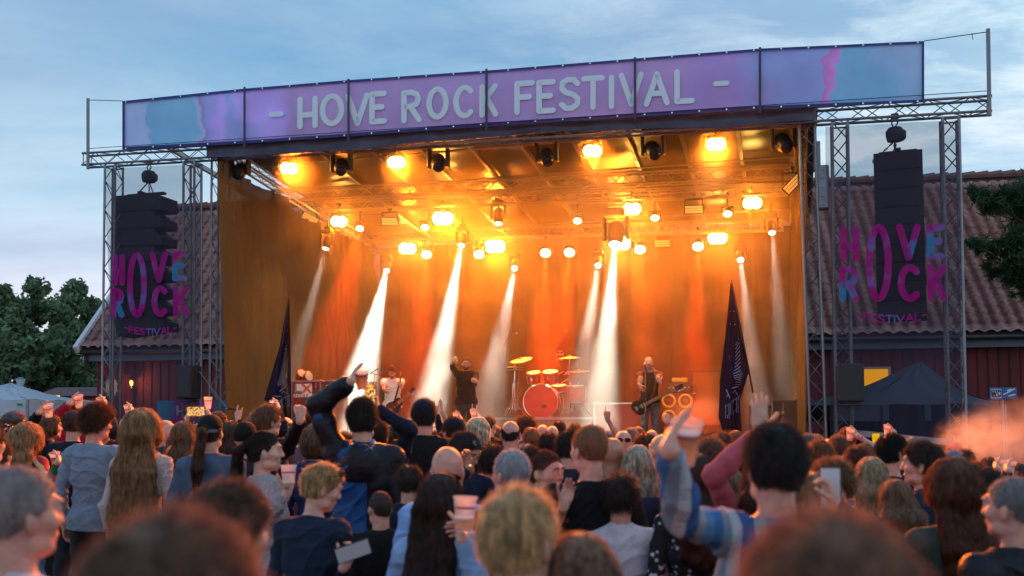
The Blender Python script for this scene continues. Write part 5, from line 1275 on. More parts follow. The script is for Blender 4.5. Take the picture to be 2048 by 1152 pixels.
hold_cup(p, 'L', 'amber beer raised highest against the white stage beam', .75, group=None)
# black yoke panels and pale collar on that jacket
def jacket_trim(pr):
    t, J, H, s = pr; o_ = dict(wide=1.12); g = SDF((-.42, -.26, .75), (.42, .26, 2.1), .009); torso(g, o_, J, .036)
    for q in (-1, 1): arm(g, o_, J, q, .97, .029, .85)
    for a in np.linspace(-1.9, 1.9, 9): g.cap((math.sin(a)*.085, -.03-math.cos(a)*.075, 1.475), (math.sin(a+.45)*.085, -.03-math.cos(a+.45)*.075, 1.475), .038, k=.03)
    g.ell((0, -.128, 1.41), (.105, .056, .11), None, .04)
    g.disp(lambda X, Y, Z: .008*np.sin(X*21+Z*30+2.0*np.sin(Z*8+Y*9))*.6)
    g.cut(lambda X, Y, Z: np.minimum(Z-1.53+Y*.35, .105-np.sqrt(X**2+(Y+.02)**2)))
    g.cut(lambda X, Y, Z: np.minimum(1.30-Z+.10*np.abs(X), .05-X*1.0+.0*Z)*1.0); g.cut(lambda X, Y, Z: .88-Z)
    V, F = g.mesh(); mesh_np('black_panel', V, F, BLKJ, t, local=True)
    m = MB(); k = 20; m.path([(math.sin(a)*.073, -.022-math.cos(a)*.07, 1.53-.02*math.cos(a)) for a in np.linspace(-2.6, 2.6, k)], .013, 6); m.build('shirt_collar', SKYB, t, smooth=True, local=True)
jacket_trim(p)
p = person('hidden person in navy sweater filming beside the raised beer', 752, 838, 7.2, 0, hair='short', top=(NAVY, 'sweater'), near=1, armR=A_((752, 818, 7.0), hand='phone', d=(-.1, 0, 1), n=(-.9, .4, 0), e=(1, -.1, -.3)))
hold_phone(P(741, 790, 6.95), UP, DD, 'upright phone showing the stage beside the raised beer', SCR, 1.2)
p = person('hidden person raising a printed cup under the guitarist', 778, 868, 10.6, 0, hair='short', top=(GREY, 'jacket'), near=1, armR=A_((776, 838, 10.4), CUPR))
hold_cup(p, 'R', 'white printed cup raised under the guitarist', .2, group=None)
person('person in dark green cap with a thick brown collar', 790, 849, 8.8, 30, hair='short', hat=('flat', fab('dark_green_felt', (44, 60, 60))), top=(BROWN, 'coat'), hood=True, near=2)
person('tall man in navy baseball cap and long black coat', 848, 796, 8.1, 2, hair='short', hc=DRK, hat=('cap', NAVY), top=(BLK, 'coat'), collar=True, near=3, wide=1.12, skin=1, hem=.55)
person('hidden person making horns with a dark hand above the black coat', 868, 862, 11.6, 0, hair='short', top=(BLK, 'jacket'), near=1, armR=A_((868, 812, 11.4), hand='horns', d=(.05, 0, 1), n=(0, 1, 0)))
person('hidden person holding a flat open hand up beside the horns', 889, 862, 11, 0, hair='short', top=(BROWN, 'tee'), near=1, armR=A_((884, 822, 10.8), hand='open', d=(-.15, 0, 1), n=(-.9, .4, 0)))
person('person in navy cap turned slightly left below the singer', 906, 832, 8.8, -30, hair='short', hc=DRK, hat=('cap', NAVY), top=(NAVY, 'jacket'), near=2)
for (x, y, D_, lb, cl, fl) in ((921, 838, 11.8, 'left of the two printed cups under the singer', 'hidden person raising the left of two cups under the singer', .4), (957, 836, 11.6, 'right of the two printed cups under the singer', 'hidden person raising the right of two cups under the singer', .25)):
    p = person(cl, x-4, 868, D_, 0, hair='short', top=(GREY, 'jacket'), near=1, armR=A_((x, y, D_-.2), CUPR)); hold_cup(p, 'R', 'printed cup, '+lb, fl, group=None)
p = person('hidden person with a bare arm up to the singer’s hip'.replace('’', ''), 941, 866, 12.4, 0, hair='short', top=(BLK, 'tee'), near=1, armR=A_((940, 800, 12.2), hand='horns', d=(.1, 0, 1), n=(-.2, 1, 0), band=(.02, .02, .02)))
person('woman with long silver-blonde hair falling right below the singer', 956, 838, 9.2, 14, f=True, hair='long', hc=srgb(200, 186, 160), hlen=1.28, vol=.03, top=(NAVY, 'jacket'), near=3)
person('dark cropped man with orange rim right of the silver-blonde hair', 979, 830, 12.5, 20, hair='buzz', hc=BRN, top=(BLK, 'jacket'), near=1)
person('man with shades on his dark cropped hair looking down over a cigarette', 914, 860, 6.4, 150, hair='short', hc=srgb(66, 60, 60), top=(NAVY, 'jacket'), glasses='up', near=3, head=(-28, 26), skin=2, armR=A_((938, 935, 6.0), hand='cup', d=(-.3, -.3, .8), n=(.2, -.8, 0), e=(1, 0, -1)))
person('bald man in pale blue shirt with a pink scalp', 896, 889, 4.75, 12, hair='bald', top=(SKYB, 'shirt'), near=3, skin=1, wide=1.05)
person('woman with very long dark brown hair in a light denim jacket', 884, 946, 4.0, 22, f=True, hair='long', hc=srgb(56, 36, 30), hlen=.95, top=(LDEN, 'jacket'), near=3, glasses='up', armR=A_((925, 1075, 3.75), CUPR, e=(.6, -.6, -1)))
cup('clear cup in the hand of the woman in denim', P(928, 1062, 3.7), Vector((.05, 0, 1)), .35, 1, None)
person('man with a bald crown and dark hair in navy collar', 1021, 839, 8.6, 4, hair='ring', hc=DRK, top=(NAVY, 'jacket'), near=3, skin=1, wide=1.05)
person('older man with short silver hair looking left', 1022, 898, 4.7, -28, hair='buzz', vol=.008, hc=srgb(150, 152, 156), top=(NAVY, 'shirt'), near=3, skin=1, head=(-10, 0))
person('woman facing back over her shoulder with brown hair tied up', 1088, 903, 5.3, 158, f=True, hair='bun', hc=srgb(92, 56, 40), top=(fab('blue_denim_dress', (46, 66, 96)), 'tee'), near=3, skin=0, head=(-30, 4), armL=A_((1128, 1010, 4.9), hand='relax', d=(.3, .2, .9), n=(0, -1, 0), e=(.4, -.2, -1)), eyes=True)
person('dark haired bearded man in black jacket leaning right', 1140, 860, 6.6, 40, hair='short', hc=DRK, beard=DRK, top=(BLKJ, 'jacket'), near=2, head=(28, 6))
person('dark haired man in navy left of the leaning bearded man', 1097, 866, 8.4, 8, hair='short', hc=DRK, top=(NAVY, 'jacket'), near=2)
person('big man with short ginger hair and plain black tee glancing left', 1180, 850, 5.1, -8, hair='buzz', vol=.010, hc=srgb(128, 84, 54), top=(BLK, 'tee'), near=3, wide=1.22, skin=1, head=(-24, 2))
person('bald man with orange-lit face right behind the ginger man', 1226, 872, 6.3, 28, hair='bald', top=(BLK, 'tee'), near=2, skin=2)
person('bald man with sunglasses on the back of his head', 1246, 859, 8.3, 4, hair='bald', glasses='back', top=(CHAR, 'tee'), near=2, skin=1)
person('woman with straight ash-blonde hair seen from behind', 1274, 891, 6.2, 0, f=True, hair='long', hc=SIL, hlen=1.28, top=(GREY, 'sweater'), near=3)
person('hidden person pointing one finger at the stage', 1213, 862, 12, 0, hair='short', hat=('cap', TEAL), top=(BLK, 'tee'), near=1, skin=2, armR=A_((1215, 838, 11.8), hand='point', d=(.02, 0, 1), n=(0, 1, 0), band=PINKB))
person('hidden person raising a fist with a purple wristband', 1330, 866, 12, 0, hair='short', top=(BLK, 'tee'), near=1, armR=A_((1334, 842, 11.8), hand='fist', d=(0, 0, 1), n=(0, 1, 0), band=PURB))
person('bald pale man left of the blurred striped arm', 1322, 866, 6.8, -30, hair='bald', top=(CHAR, 'jacket'), near=2, skin=0)
# ---- right block
p = person('broad man with thick dark hair in blue striped knit raising a beer', 1546, 857, 3.2, -6, hair='short', vol=.022, hc=srgb(44, 34, 32), top=(STRIPE, 'sweater'), near=3, wide=1.15, skin=1, armL=A_((1340, 898, 2.75), CUPL, e=(-.3, 0, -1), band=(.8, .8, .82)))
hold_cup(p, 'L', 'blurred beer cup glowing orange in the striped arm', .7, (.03, 0, 0), group=None)
person('woman with long brown hair in black and white print', 1388, 906, 4.9, -6, f=True, hair='long', hc=srgb(72, 46, 36), hlen=1.22, top=(FLOR, 'shirt'), near=3)
person('person with sandy curls over a red neck scarf in white tee', 1418, 874, 6.6, 6, hair='curly', vol=.016, hc=LBR, top=(WHT, 'tee'), near=2)
person('person with dark brown hair under the right flag', 1442, 866, 9.4, 0, hair='messy', hc=BRN, top=(BLK, 'jacket'), near=1)
person('woman with orange-edged brown hair right of the right flag', 1471, 862, 9.8, 4, f=True, hair='mid', hc=GNG, top=(WHT, 'tee'), near=2)
person('woman with straight black hair and white tee', 1470, 886, 7.2, 14, f=True, hair='long', hc=BLK_H, hlen=1.3, top=(WHT, 'tee'), near=2)
person('hidden woman stretching up an open hand with pink nails', 1530, 900, 4.2, 0, f=True, hair='mid', top=(PINKC, 'sweater'), near=3, armL=A_((1519, 862, 3.95), hand='open', d=(.02, .05, 1), n=(0, 1, -.05), band=(.85, .2, .4), e=(-1, -.3, 0)))
person('grey haired man with glasses facing left beside the stage tower', 1614, 869, 8.8, -62, hair='short', hc=GRY, glasses='norm', top=(GREY, 'tee'), near=2)
person('man with thick brown hair left of the blue sunglasses', 1637, 878, 7.6, 6, hair='curly', vol=.016, hc=LBR, top=(CHAR, 'jacket'), near=2)
person('brown haired man beneath the right wing loudspeaker', 1674, 871, 9.2, -8, hair='short', hc=LBR, top=(GREY, 'tee'), near=2)
p = person('red haired man with a black and red backpack holding a cup up', 1694, 856, 10.2, 6, hair='short', hc=GNG, top=(BLK, 'tee'), near=2, armR=A_((1716, 872, 9.9), CUPR, band=PINKB))
hold_cup(p, 'R', 'small cup beside the red haired man with backpack', .2, group=None)
def backpack(pr):
    t0, J, H, s = pr; c = t0.location+Vector((.02, -.24*s, 1.27*s)); t = thing('backpack', 'black and red backpack worn by the red haired man', 'backpack', c)
    MB().box(c, (.3, .16, .42), (1, 0, 0), (0, 1, 0), UP, .05).build('pack_body', BLK, t, smooth=True); m = MB(); m.box(c+Vector((0, -.085, -.08)), (.24, .03, .2), bev=.012); m.build('front_pocket', RED, t)
    m = MB()
    for q in (-1, 1): m.path([c+Vector((q*.1, .06, .2)), c+Vector((q*.11, .12, .26)), c+Vector((q*.12, .2, .25))], .014, 6)
    m.build('strap', RED, t, smooth=True)
backpack(p)
p = person('man facing back with mirrored blue sunglasses on curly hair', 1668, 916, 4.9, 196, hair='curly', vol=.026, hc=LBR, top=(CHAR, 'tee'), near=3, glasses='blue', skin=1, head=(12, 16))
person('woman with wavy light brown hair holding a white phone up', 1626, 947, 3.9, 8, f=True, hair='mid', hc=srgb(140, 108, 72), top=(NAVY, 'jacket'), near=3, armR=A_((1668, 1010, 3.6), hand='phone', d=(-.1, 0, 1), n=(-.9, .4, 0)))
hold_phone(P(1661, 976, 3.62), UP, DD, 'white phone held up by the woman with wavy hair', mat('pale_screen', (.6, .62, .66)), 1.0)
person('woman with grey-blonde hair in a blue fair isle sweater', 1742, 918, 6.2, 8, f=True, hair='mid', hc=srgb(160, 142, 116), vol=.026, top=(ISLE, 'sweater'), near=3)
person('brown haired person between fair isle sweater and blue sunglasses', 1712, 892, 7.0, 12, hair='short', hc=BRN, top=(CHAR, 'jacket'), near=2)
person('man with black hair and full beard in black tee in profile', 1783, 870, 6.6, 48, hair='short', vol=.014, hc=BLK_H, beard=BLK_H, top=(BLK, 'tee'), near=3, head=(22, 2), wide=1.08, skin=1)
person('man with brown cropped hair and dark blue jacket facing left', 1842, 886, 5.4, -38, hair='short', vol=.014, hc=srgb(66, 50, 42), top=(fab('blue_black_denim', (30, 38, 54)), 'jacket'), near=3, head=(-22, 0), skin=1, wide=1.05)
person('woman with long reddish brown hair in green jacket', 1904, 923, 4.1, -4, f=True, hair='long', hc=srgb(96, 58, 40), hlen=1.10, vol=.034, top=(GREEN, 'jacket'), near=3, wide=1.15)
person('person in dusty pink cap beyond the right wing', 1907, 884, 10, 8, hair='short', hat=('cap', PINKC), top=(CHAR, 'tee'), near=1)
person('person in grey-blue cap in front of the pink cap', 1903, 899, 8.6, -20, hair='short', hc=GRY, hat=('cap', fab('grey_blue_cap', (106, 118, 140))), top=(CHAR, 'tee'), near=2)
person('grey haired person behind the bearded man', 1822, 876, 9.6, 12, hair='bob', hc=GRY, top=(CHAR, 'tee'), near=1)
p = person('hidden person raising an empty cup before the black tent', 1798, 884, 11, 0, f=True, hair='short', top=(WHT, 'tee'), near=1, armR=A_((1784, 856, 10.8), CUPR))
hold_cup(p, 'R', 'empty clear cup raised before the black tent', 0, group=None)
person('person with arms up holding a yellow phone', 1752, 900, 10.5, 0, hair='short', top=(RED, 'tee'), near=1, armL=A_((1748, 900, 10.3), hand='phone', d=(.1, 0, 1), n=(.9, .4, 0)))
hold_phone(P(1752, 882, 10.3), UP, DD, 'yellow-lit phone left of the bearded man', emat('yellow_screen', srgb(255, 190, 30), .8), 1.1)
person('dark haired person right of the green jacket', 1968, 938, 6.4, 0, hair='messy', hc=DRK, top=(BLK, 'jacket'), near=2)
person('woman with orange-lit curls near the right smoke', 1948, 925, 8, 8, f=True, hair='curly', hc=GNG, top=(BROWN, 'jacket'), near=2)
for (x, y, D_, lb, cl) in ((2000, 936, 7.4, 'left of two clear cups under the drifting smoke', 'brown haired person raising the left cup at the right edge'), (2022, 940, 7.2, 'right of two clear cups under the drifting smoke', 'person raising the right cup at the right edge')):
    p = person(cl, x-6+14, 950, D_, 0, hair='messy', hc=BRN, top=(CHAR, 'jacket'), near=1, armL=A_((x-6, y, D_-.3), CUPL)); hold_cup(p, 'L', 'clear cup, '+lb, .1, group=None)
person('man with cropped grey hair and dark jacket at the right edge', 2022, 951, 3.5, -20, hair='buzz', vol=.006, hc=srgb(120, 116, 116), top=(BLKJ, 'jacket'), near=3, skin=1, head=(-18, 0), wide=1.1)
# ---- blurred foreground heads
person('blurred grey haired man in cream shirt at the left edge', 42, 936, 2.55, 22, hair='buzz', vol=.012, hc=srgb(140, 128, 126), top=(fab('cream_shirt', (196, 190, 192)), 'shirt'), near=3, skin=1, head=(18, 0))
person('blurred brown haired man looking right behind the largest head', 449, 964, 2.35, 24, hair='short', hc=srgb(96, 72, 58), top=(fab('dusty_blue', (90, 110, 150)), 'shirt'), near=3, skin=1, head=(14, 6))
person('largest blurred head at the bottom left, light brown cropped hair', 352, 1030, 1.02, 4, hair='short', hc=srgb(112, 84, 68), top=(BLK, 'tee'), near=3, noleg=True, skin=1)
person('blurred blond man with short hair and tan collar at bottom centre', 1036, 978, 2.25, 14, hair='short', vol=.009, hc=srgb(198, 164, 124), top=(fab('tan_canvas', (150, 116, 84)), 'shirt'), near=3, skin=1, head=(20, 0))
person('blurred person with smooth light brown hair right of the blond man', 1158, 1073, 2.3, 0, f=True, hair='bob', hc=srgb(136, 104, 84), top=(BLK, 'tee'), near=3, skin=1)
person('largest blurred head at the bottom right, brown hair', 1650, 1042, 1.0, 4, hair='short', vol=.014, hc=srgb(124, 90, 70), top=(BLK, 'tee'), near=3, noleg=True, skin=1)
# ---- far rows
HS = [('short', BRN, 'brown haired'), ('short', DRK, 'dark haired'), ('buzz', LBR, 'crop-haired'), ('buzz', DRK, 'close-cropped'), ('bob', DBL, 'blonde bobbed'), ('messy', DRK, 'tousled dark haired'), ('bald', DRK, 'bald'), ('mid', LBR, 'shoulder-haired'), ('curly', BRN, 'curly haired'), ('short', GRY, 'grey haired')]
far = [(68, 858, 12.5, 0, 'at the left edge under the white tent'), (172, 850, 13.5, 1, 'between the charcoal cap and the tousled curls'), (300, 852, 13.5, 5, 'under the red lantern'), (394, 850, 13, 4, 'below the fill speaker'), (452, 846, 13.5, 0, 'before the foot of the side curtain'), (588, 846, 13.5, 1, 'below the flight case lid'), (606, 856, 11.5, 6, 'left of the mauve jacket'), (662, 850, 13, 2, 'left of the rain jacket'), (690, 866, 12, 5, 'behind the rain jacket arm'),
 (766, 850, 12.8, 8, 'left of the guitarist feet'), (812, 846, 13.5, 6, 'right of the green cap'), (826, 858, 12, 0, 'left of the black coat'), (893, 856, 13.5, 1, 'under the open hand'), (932, 862, 12.6, 2, 'between the two printed cups'), (992, 852, 13.2, 7, 'left of the bald crown'), (1052, 831, 12.8, 8, 'in front of the drum riser, left'), (1062, 856, 12.4, 4, 'under the drum riser corner'), (1086, 848, 13.4, 6, 'before the bass drum'), (1104, 850, 12, 6, 'right of the bass drum'), (1118, 842, 13.2, 1, 'under the raised hands before the drums'),
 (1150, 846, 13.2, 0, 'behind the ginger man'), (1198, 852, 13, 3, 'under the pointing finger'), (1262, 856, 12, 9, 'behind the back-worn sunglasses'), (1275, 852, 13.4, 2, 'before the white-edged case'), (1290, 868, 10.2, 8, 'right of the ash-blonde woman'), (1303, 858, 11.6, 6, 'at the bassist feet'), (1350, 862, 11, 1, 'behind the blurred hand'), (1372, 856, 12.8, 2, 'right of the blurred hand'), (1396, 860, 12.6, 0, 'left of the right flag foot'), (1424, 862, 12.4, 5, 'before the right flag pole'), (1498, 862, 12.4, 3, 'right of the flag beside thick hair'), (1604, 872, 11.6, 0, 'by the right curtain foot'), (1632, 870, 11, 9, 'at the stage tower foot'), (1656, 876, 10.8, 6, 'left of the wing loudspeaker stand'), (1728, 886, 9.8, 7, 'behind the yellow phone'), (1860, 888, 10.4, 1, 'left of the pink cap'), (1930, 902, 9.6, 5, 'right of the grey-blue cap'), (1978, 915, 9.2, 0, 'inside the drifting smoke'), (2036, 925, 8.6, 3, 'in the smoke at the right edge'),
 (760, 905, 8.2, 0, 'behind the blue rain jacket'), (700, 900, 8.6, 3, 'hidden left of the blue rain jacket'), (980, 890, 7.0, 5, 'behind the silver-blonde woman'), (1050, 890, 7.2, 9, 'above the woman looking back'), (1500, 900, 6.2, 1, 'behind the thick dark hair'), (1340, 905, 6.0, 0, 'behind the striped arm'), (1595, 905, 6.4, 2, 'right of the thick dark hair'), (1460, 940, 5.4, 7, 'between print blouse and thick hair'), (230, 880, 9.6, 1, 'behind the long-sleeved grey-blue shirt'), (0, 880, 7.6, 0, 'behind the curly crochet woman'), (310, 900, 9.5, 2, 'hidden behind the long curls'), (1985, 1000, 4.6, 1, 'between green jacket and right edge'), (1790, 960, 5.2, 7, 'below the bearded man'), (1240, 950, 5.0, 5, 'right shoulder of the ginger man'), (820, 930, 6.2, 1, 'in front of the black coat'), (760, 980, 5.6, 3, 'below the blue rain jacket'), (555, 960, 6.6, 0, 'below the leather sleeve')]
farT = [BLK, DENIM, CHAR, GREY, NAVY, BROWN, SLATE, MAUV, WHT]; proto = {}
for i, (x, y, D_, hk, where) in enumerate(far):
    hst, hcol, adj = HS[hk]; lab = f'{adj} person {where}'
    q = P(x, y, D_)
    if hk not in proto:
        t, J, H, s = person(lab, x, y, D_, 0, f=hst in ('bob', 'mid'), hair=hst, hc=hcol, top=(farT[hk % 6], 'jacket' if hk % 2 else 'tee'), near=1 if D_ > 9 else 2, group='people in the far rows of the crowd'); proto[hk] = (t, s, q.z)
    else:
        t0, s0, z0 = proto[hk]; t = copy_tree(t0); s = s0*q.z/z0; t.scale = (s, s, s); t.location = (q.x, q.y, 0); t.rotation_euler = (0, 0, R(-rnd.uniform(-30, 30))); t['label'] = lab
        for ch in t.children:
            if ch.name.split('.')[0] in ('tee', 'jacket'):
                ch.data = ch.data.copy(); ch.data.materials[0] = farT[i*5 % 9]
# ================================================================== BAND, INSTRUMENTS AND STAGE GEAR
def floor(px, v, z=SZ): q = onv(px, 800, v); return Vector((q.x, q.y, z))
def bandman(label, px, py, v, yaw, z0=SZ, **k):
    q = onv(px, py, v); return person(label, 0, 0, 0, yaw, root_at=(q.x, q.y, z0), height=q.z-z0, group='band members on the stage', **k)
BLKC = fab('singer_jacket', (16, 16, 18)); WTEE = fab('white_tee', (225, 222, 215), .06); RAG = fab('raglan_black', (18, 18, 20)); RIP = fab('faded_grey_jeans', (96, 98, 96), .35, 9)
def wd(*v): return dict(world=True, d=v[0], n=v[1])
sg = bandman('singer in black jacket raising a beer and holding a microphone', 932, 713, 1.7, 186, hair='buzz', hc=srgb(90, 66, 50), beard=srgb(70, 46, 34), top=(BLKC, 'jacket'), collar=True, near=2, wide=1.12, skin=3, head=(-8, 14),
  armR=A_((898, 714, 19.2), hand='cup', d=(.3, -.5, .6), n=(.7, .3, 0), e=(.8, 0, -.3)), armL=A_((954, 776, 18.9), hand='fist', d=(-.8, -.3, .3), n=(-.2, .8, 0), e=(1, -.2, -1)), legsm=M_trs[1], eyes=True)
hold_cup(sg, 'R', 'cup of beer lifted by the singer on stage', .8, group=None)
def mic(label, p, ax, stand=None, boom=None, name='microphone'):
    p = Vector(p); ax = Vector(ax).normalized(); t = thing(name, label, 'microphone', p)
    MB().lathe([(.006, -.17), (.011, -.165), (.014, -.02), (.017, -.005)], p, ax, 12).build('handle', M_blackm, t, smooth=True); MB().lathe([(.016, -.004), (.026, .012), (.027, .03), (.018, .048), (.004, .054)], p, ax, 14).build('grille', M_alu, t, smooth=True)
    if stand is not None:
        b = Vector(stand); e = p-ax*.15; m = MB(); top = boom if boom is not None else e
        m.tube(b+UP*.3, top, .010, 8); m.tube(b+UP*.02, b+UP*.9, .014, 8)
        if boom is not None: m.tube(Vector(boom)-(e-Vector(boom)).normalized()*.25, e, .008, 6)
        m.build('stand_pole', M_blackm, t, smooth=True)
        for k in range(3):
            a = k*2.094+.5; MB().tube(b+UP*.3, b+Vector((.3*math.cos(a), .3*math.sin(a), .012)), .009, 6).build('leg', M_blackm, t)
    return t
sh, e_, w_, A0 = sg[1]['L']; q_ = onv(950, 772, 1.25); mic('microphone held at the singer’s chest'.replace('’', ''), onv(946, 763, 1.30), (-.3, -.2, 1))
gt = bandman('guitarist in white tee with tied-back hair looking down at his guitar', 785, 729, 2.0, 172, hair='short', hc=srgb(100, 66, 40), beard=srgb(90, 58, 38), top=(WTEE, 'tee'), sleeve=-.45, near=2, skin=3, head=(6, 34), wide=1.08, legsm=M_trs[1],
  armR=A_((768, 806, 19.3), hand='relax', d=(.6, -.3, -.6), n=(.3, .9, 0), e=(-1, .3, -.6)), armL=A_((803, 796, 19.1), hand='cup', d=(-.6, -.1, .7), n=(-.2, .5, .8), e=(1, .3, -1)))
bs = bandman('bassist in grey raglan sleeves with a shaved head looking down', 1298, 711, 1.7, 184, hair='bald', top=(RAG, 'tee'), sleeve=-.5, near=2, skin=3, head=(8, 30), wide=1.05, legsm=RIP,
  armR=A_((1277, 795, 17.9), hand='relax', d=(.4, -.3, -.8), n=(.5, .8, 0), e=(-1, .3, -.2)), armL=A_((1321, 787, 17.7), hand='cup', d=(-.4, -.1, .9), n=(-.3, .5, .8), e=(1, .3, -1)))
def sleeves(pr, m_):
    t, J, H, s = pr; lo = (-.6, -.5, .6); g = SDF(lo, (.6, .7, 1.7), .009); o_ = {}
    for q in (-1, 1): arm(g, o_, J, q, 1.04, .017, .72); sh = J['L' if q < 0 else 'R'][0]; g.cap(sh, (q*.08, -.01, 1.48), .074, .045, k=.02)
    g.disp(lambda X, Y, Z: .004*np.sin(Z*60+X*30)); V, F = g.mesh(); mesh_np('raglan_sleeves', V, F, fab('raglan_grey', (78, 88, 86)), t, local=True)
sleeves(bs, None)
dr = bandman('drummer with beard and glasses in dark shirt behind the kit', 1120, 695, 5.0, 184, z0=1.56, hair='short', hc=DRK, beard=DRK, glasses='norm', top=(fab('wine_shirt', (60, 20, 30)), 'shirt'), sleeve=.5, near=2, skin=3, sit=True, wide=1.08,
  armR=A_((1104, 752, 22.1), hand='fist', d=(.5, -.6, .2), n=(0, 0, -1), e=(-1, .2, -.5)), armL=A_((1138, 756, 22.1), hand='fist', d=(-.6, -.6, .2), n=(0, 0, -1), e=(1, .2, -.5)), legsm=CHAR)
def guitar(label, body, head_, bass=False, cfin=M_black):
    body = Vector(body); hd = Vector(head_); X = (hd-body); Ln = X.length; X.normalize(); Y = (Vector((0, 0, CAMZ))-body).normalized(); Y = (Y-X*Y.dot(X)).normalized(); Z = X.cross(Y)
    t = thing('bass_guitar' if bass else 'electric_guitar', label, 'guitar', body)
    out = []
    for i in range(48):
        a = 2*math.pi*i/48; r = .17+.035*math.cos(2*a)+.03*math.cos(3*a+.4)
        if abs(a) < .42 or abs(a-2*math.pi) < .42: r -= .05*math.cos(min(a, 2*math.pi-a)*3.7)
        out.append((r*math.cos(a)*1.15, r*math.sin(a)*.92))
    vs = [body+X*x+Z*y+Y*s for s in (-.02, .02) for x, y in out]; k = 48
    MB().add(vs, [tuple(range(k)), tuple(range(k, 2*k))[::-1]]+[(i, (i+1) % k, k+(i+1) % k, k+i) for i in range(k)]).build('body', mat('black_lacquer', (.012, .012, .014), rough=.12), t)
    n0 = body+X*.12+Y*.03; MB().box((n0+hd)/2, ((hd-n0).length, .022, .06), X, Y, Z, .004).build('neck', mat('maple_neck', srgb(160, 120, 80), rough=.4), t)
    m = MB()
    for i in range(20): m.box(n0+X*((hd-n0).length*(1-.945**i)*1.25+.0)+Y*.0102, (.003, .003, .05), X, Y, Z)
    m.build('frets', M_chrome, t); h = MB(); h.box(hd+X*.09, (.19, .016, .075), X, Y, (Z+X*.15).normalized(), .005); h.build('headstock', M_black if bass else mat('black_lacquer', (0, 0, 0)), t)
    for i in range(5 if bass else 6): m = MB(); m.tube(hd+X*(.03+.03*i)+Z*(.03), hd+X*(.03+.03*i)+Z*.065, .006, 6); m.box(hd+X*(.03+.03*i)+Z*.075, (.02, .012, .022), X, Y, Z, .003); m.build('tuning_peg', M_chrome, t)
    m = MB()
    for i in range(5): m.tube(body-X*.12+Y*.034+Z*(.02-.01*i), hd+X*.06+Y*.014+Z*(.016-.008*i), .0011, 3)
    m.build('strings', M_chrome, t); m = MB(); m.box(body-X*.12+Y*.026, (.05, .014, .085), X, Y, Z, .003); m.box(body+X*.0+Y*.024, (.04, .01, .08), X, Y, Z, .003); m.box(body+X*.07+Y*.024, (.04, .01, .08), X, Y, Z, .003); m.build('pickups', M_chrome if bass else M_black, t)
    return t, X, Y, Z
guitar('black electric guitar slung across the man in white tee', onv(790, 812, 1.5), onv(818, 786, 1.3))
guitar('black five string bass guitar held by the man in raglan', onv(1284, 812, 1.25), onv(1350, 778, 1.0), True)
def strap(pr, a, b, m_): t = pr[0]; m = MB(); m.path(a, [.02]*len(a), 6); m.build('guitar_strap', m_, t, smooth=True)
strap(gt, [onv(802, 744, 1.72), onv(800, 765, 1.62), onv(794, 785, 1.6), onv(790, 800, 1.58)], None, M_rubber); strap(bs, [onv(1308, 738, 1.38), onv(1312, 760, 1.36), onv(1308, 785, 1.34), onv(1300, 800, 1.3)], None, mat('brown_leather', srgb(70, 50, 38), rough=.6))
mic('microphone on a stand left of the guitarist', onv(753, 739, 1.6), (.9, -.2, .5), floor(745, 1.6), onv(749, 748, 1.6))
mic('microphone on a stand in front of the bassist', onv(1290, 731, .9), (-.2, .4, .9), floor(1291, .9), onv(1291, 745, .9))
mic('microphone on a boom near the left wall banner', onv(456, 818, -.5), (-1, 0, 0), Vector((*onv(464, 818, -.5).xy, .0)), onv(466, 817, -.5))
mic('overhead drum microphone on the left boom', onv(1032, 665, 4.2), (.5, 0, -.6), floor(1012, 4.2), onv(1010, 681, 4.2)); mic('overhead drum microphone hanging upright on the right boom', onv(1132, 660, 5.2), (0, 0, -1), floor(1156, 5.2), onv(1152, 680, 5.2))
mic('microphone with round head at the dark right corner of the stage', onv(1566, 828, 1.2), (0, -.2, 1), floor(1566, 1.2))
# riser and drum kit
RZ = onv(1085, 834, 3.1).z
rs_ = thing('drum_riser', 'dark drum riser with grey edge under the red drum kit', 'drum riser', (*floor(1085, 4.4).xy, SZ))
uR0, uR1 = uvz(onv(985, 834, 3.1))[0], uvz(onv(1186, 834, 3.1))[0]
MB().box(S((uR0+uR1)/2, 4.35, (SZ+RZ)/2), (uR1-uR0, 2.5, RZ-SZ), RD, DD, UP, .01).build('platform', mat('riser_grey', (.10, .09, .085), rough=.7), rs_)
MB().box(S((uR0+uR1)/2, 3.09, RZ-.03), (uR1-uR0, .02, .05), RD, DD, UP).build('edge_rail', M_alu, rs_)
kit = thing('drum_kit', 'red drum kit with chrome hardware and brass cymbals', 'drum kit', floor(1085, 4.0, RZ))
M_shell = mat('red_lacquer', srgb(150, 24, 26), rough=.2, spec=.7); M_skin_ = mat('red_drum_skin', srgb(140, 26, 26), rough=.3, var=.25, vscale=4); M_brass = mat('cymbal_brass', (.42, .32, .20), rough=.3, metal=1, bump=.2, bscale=90)
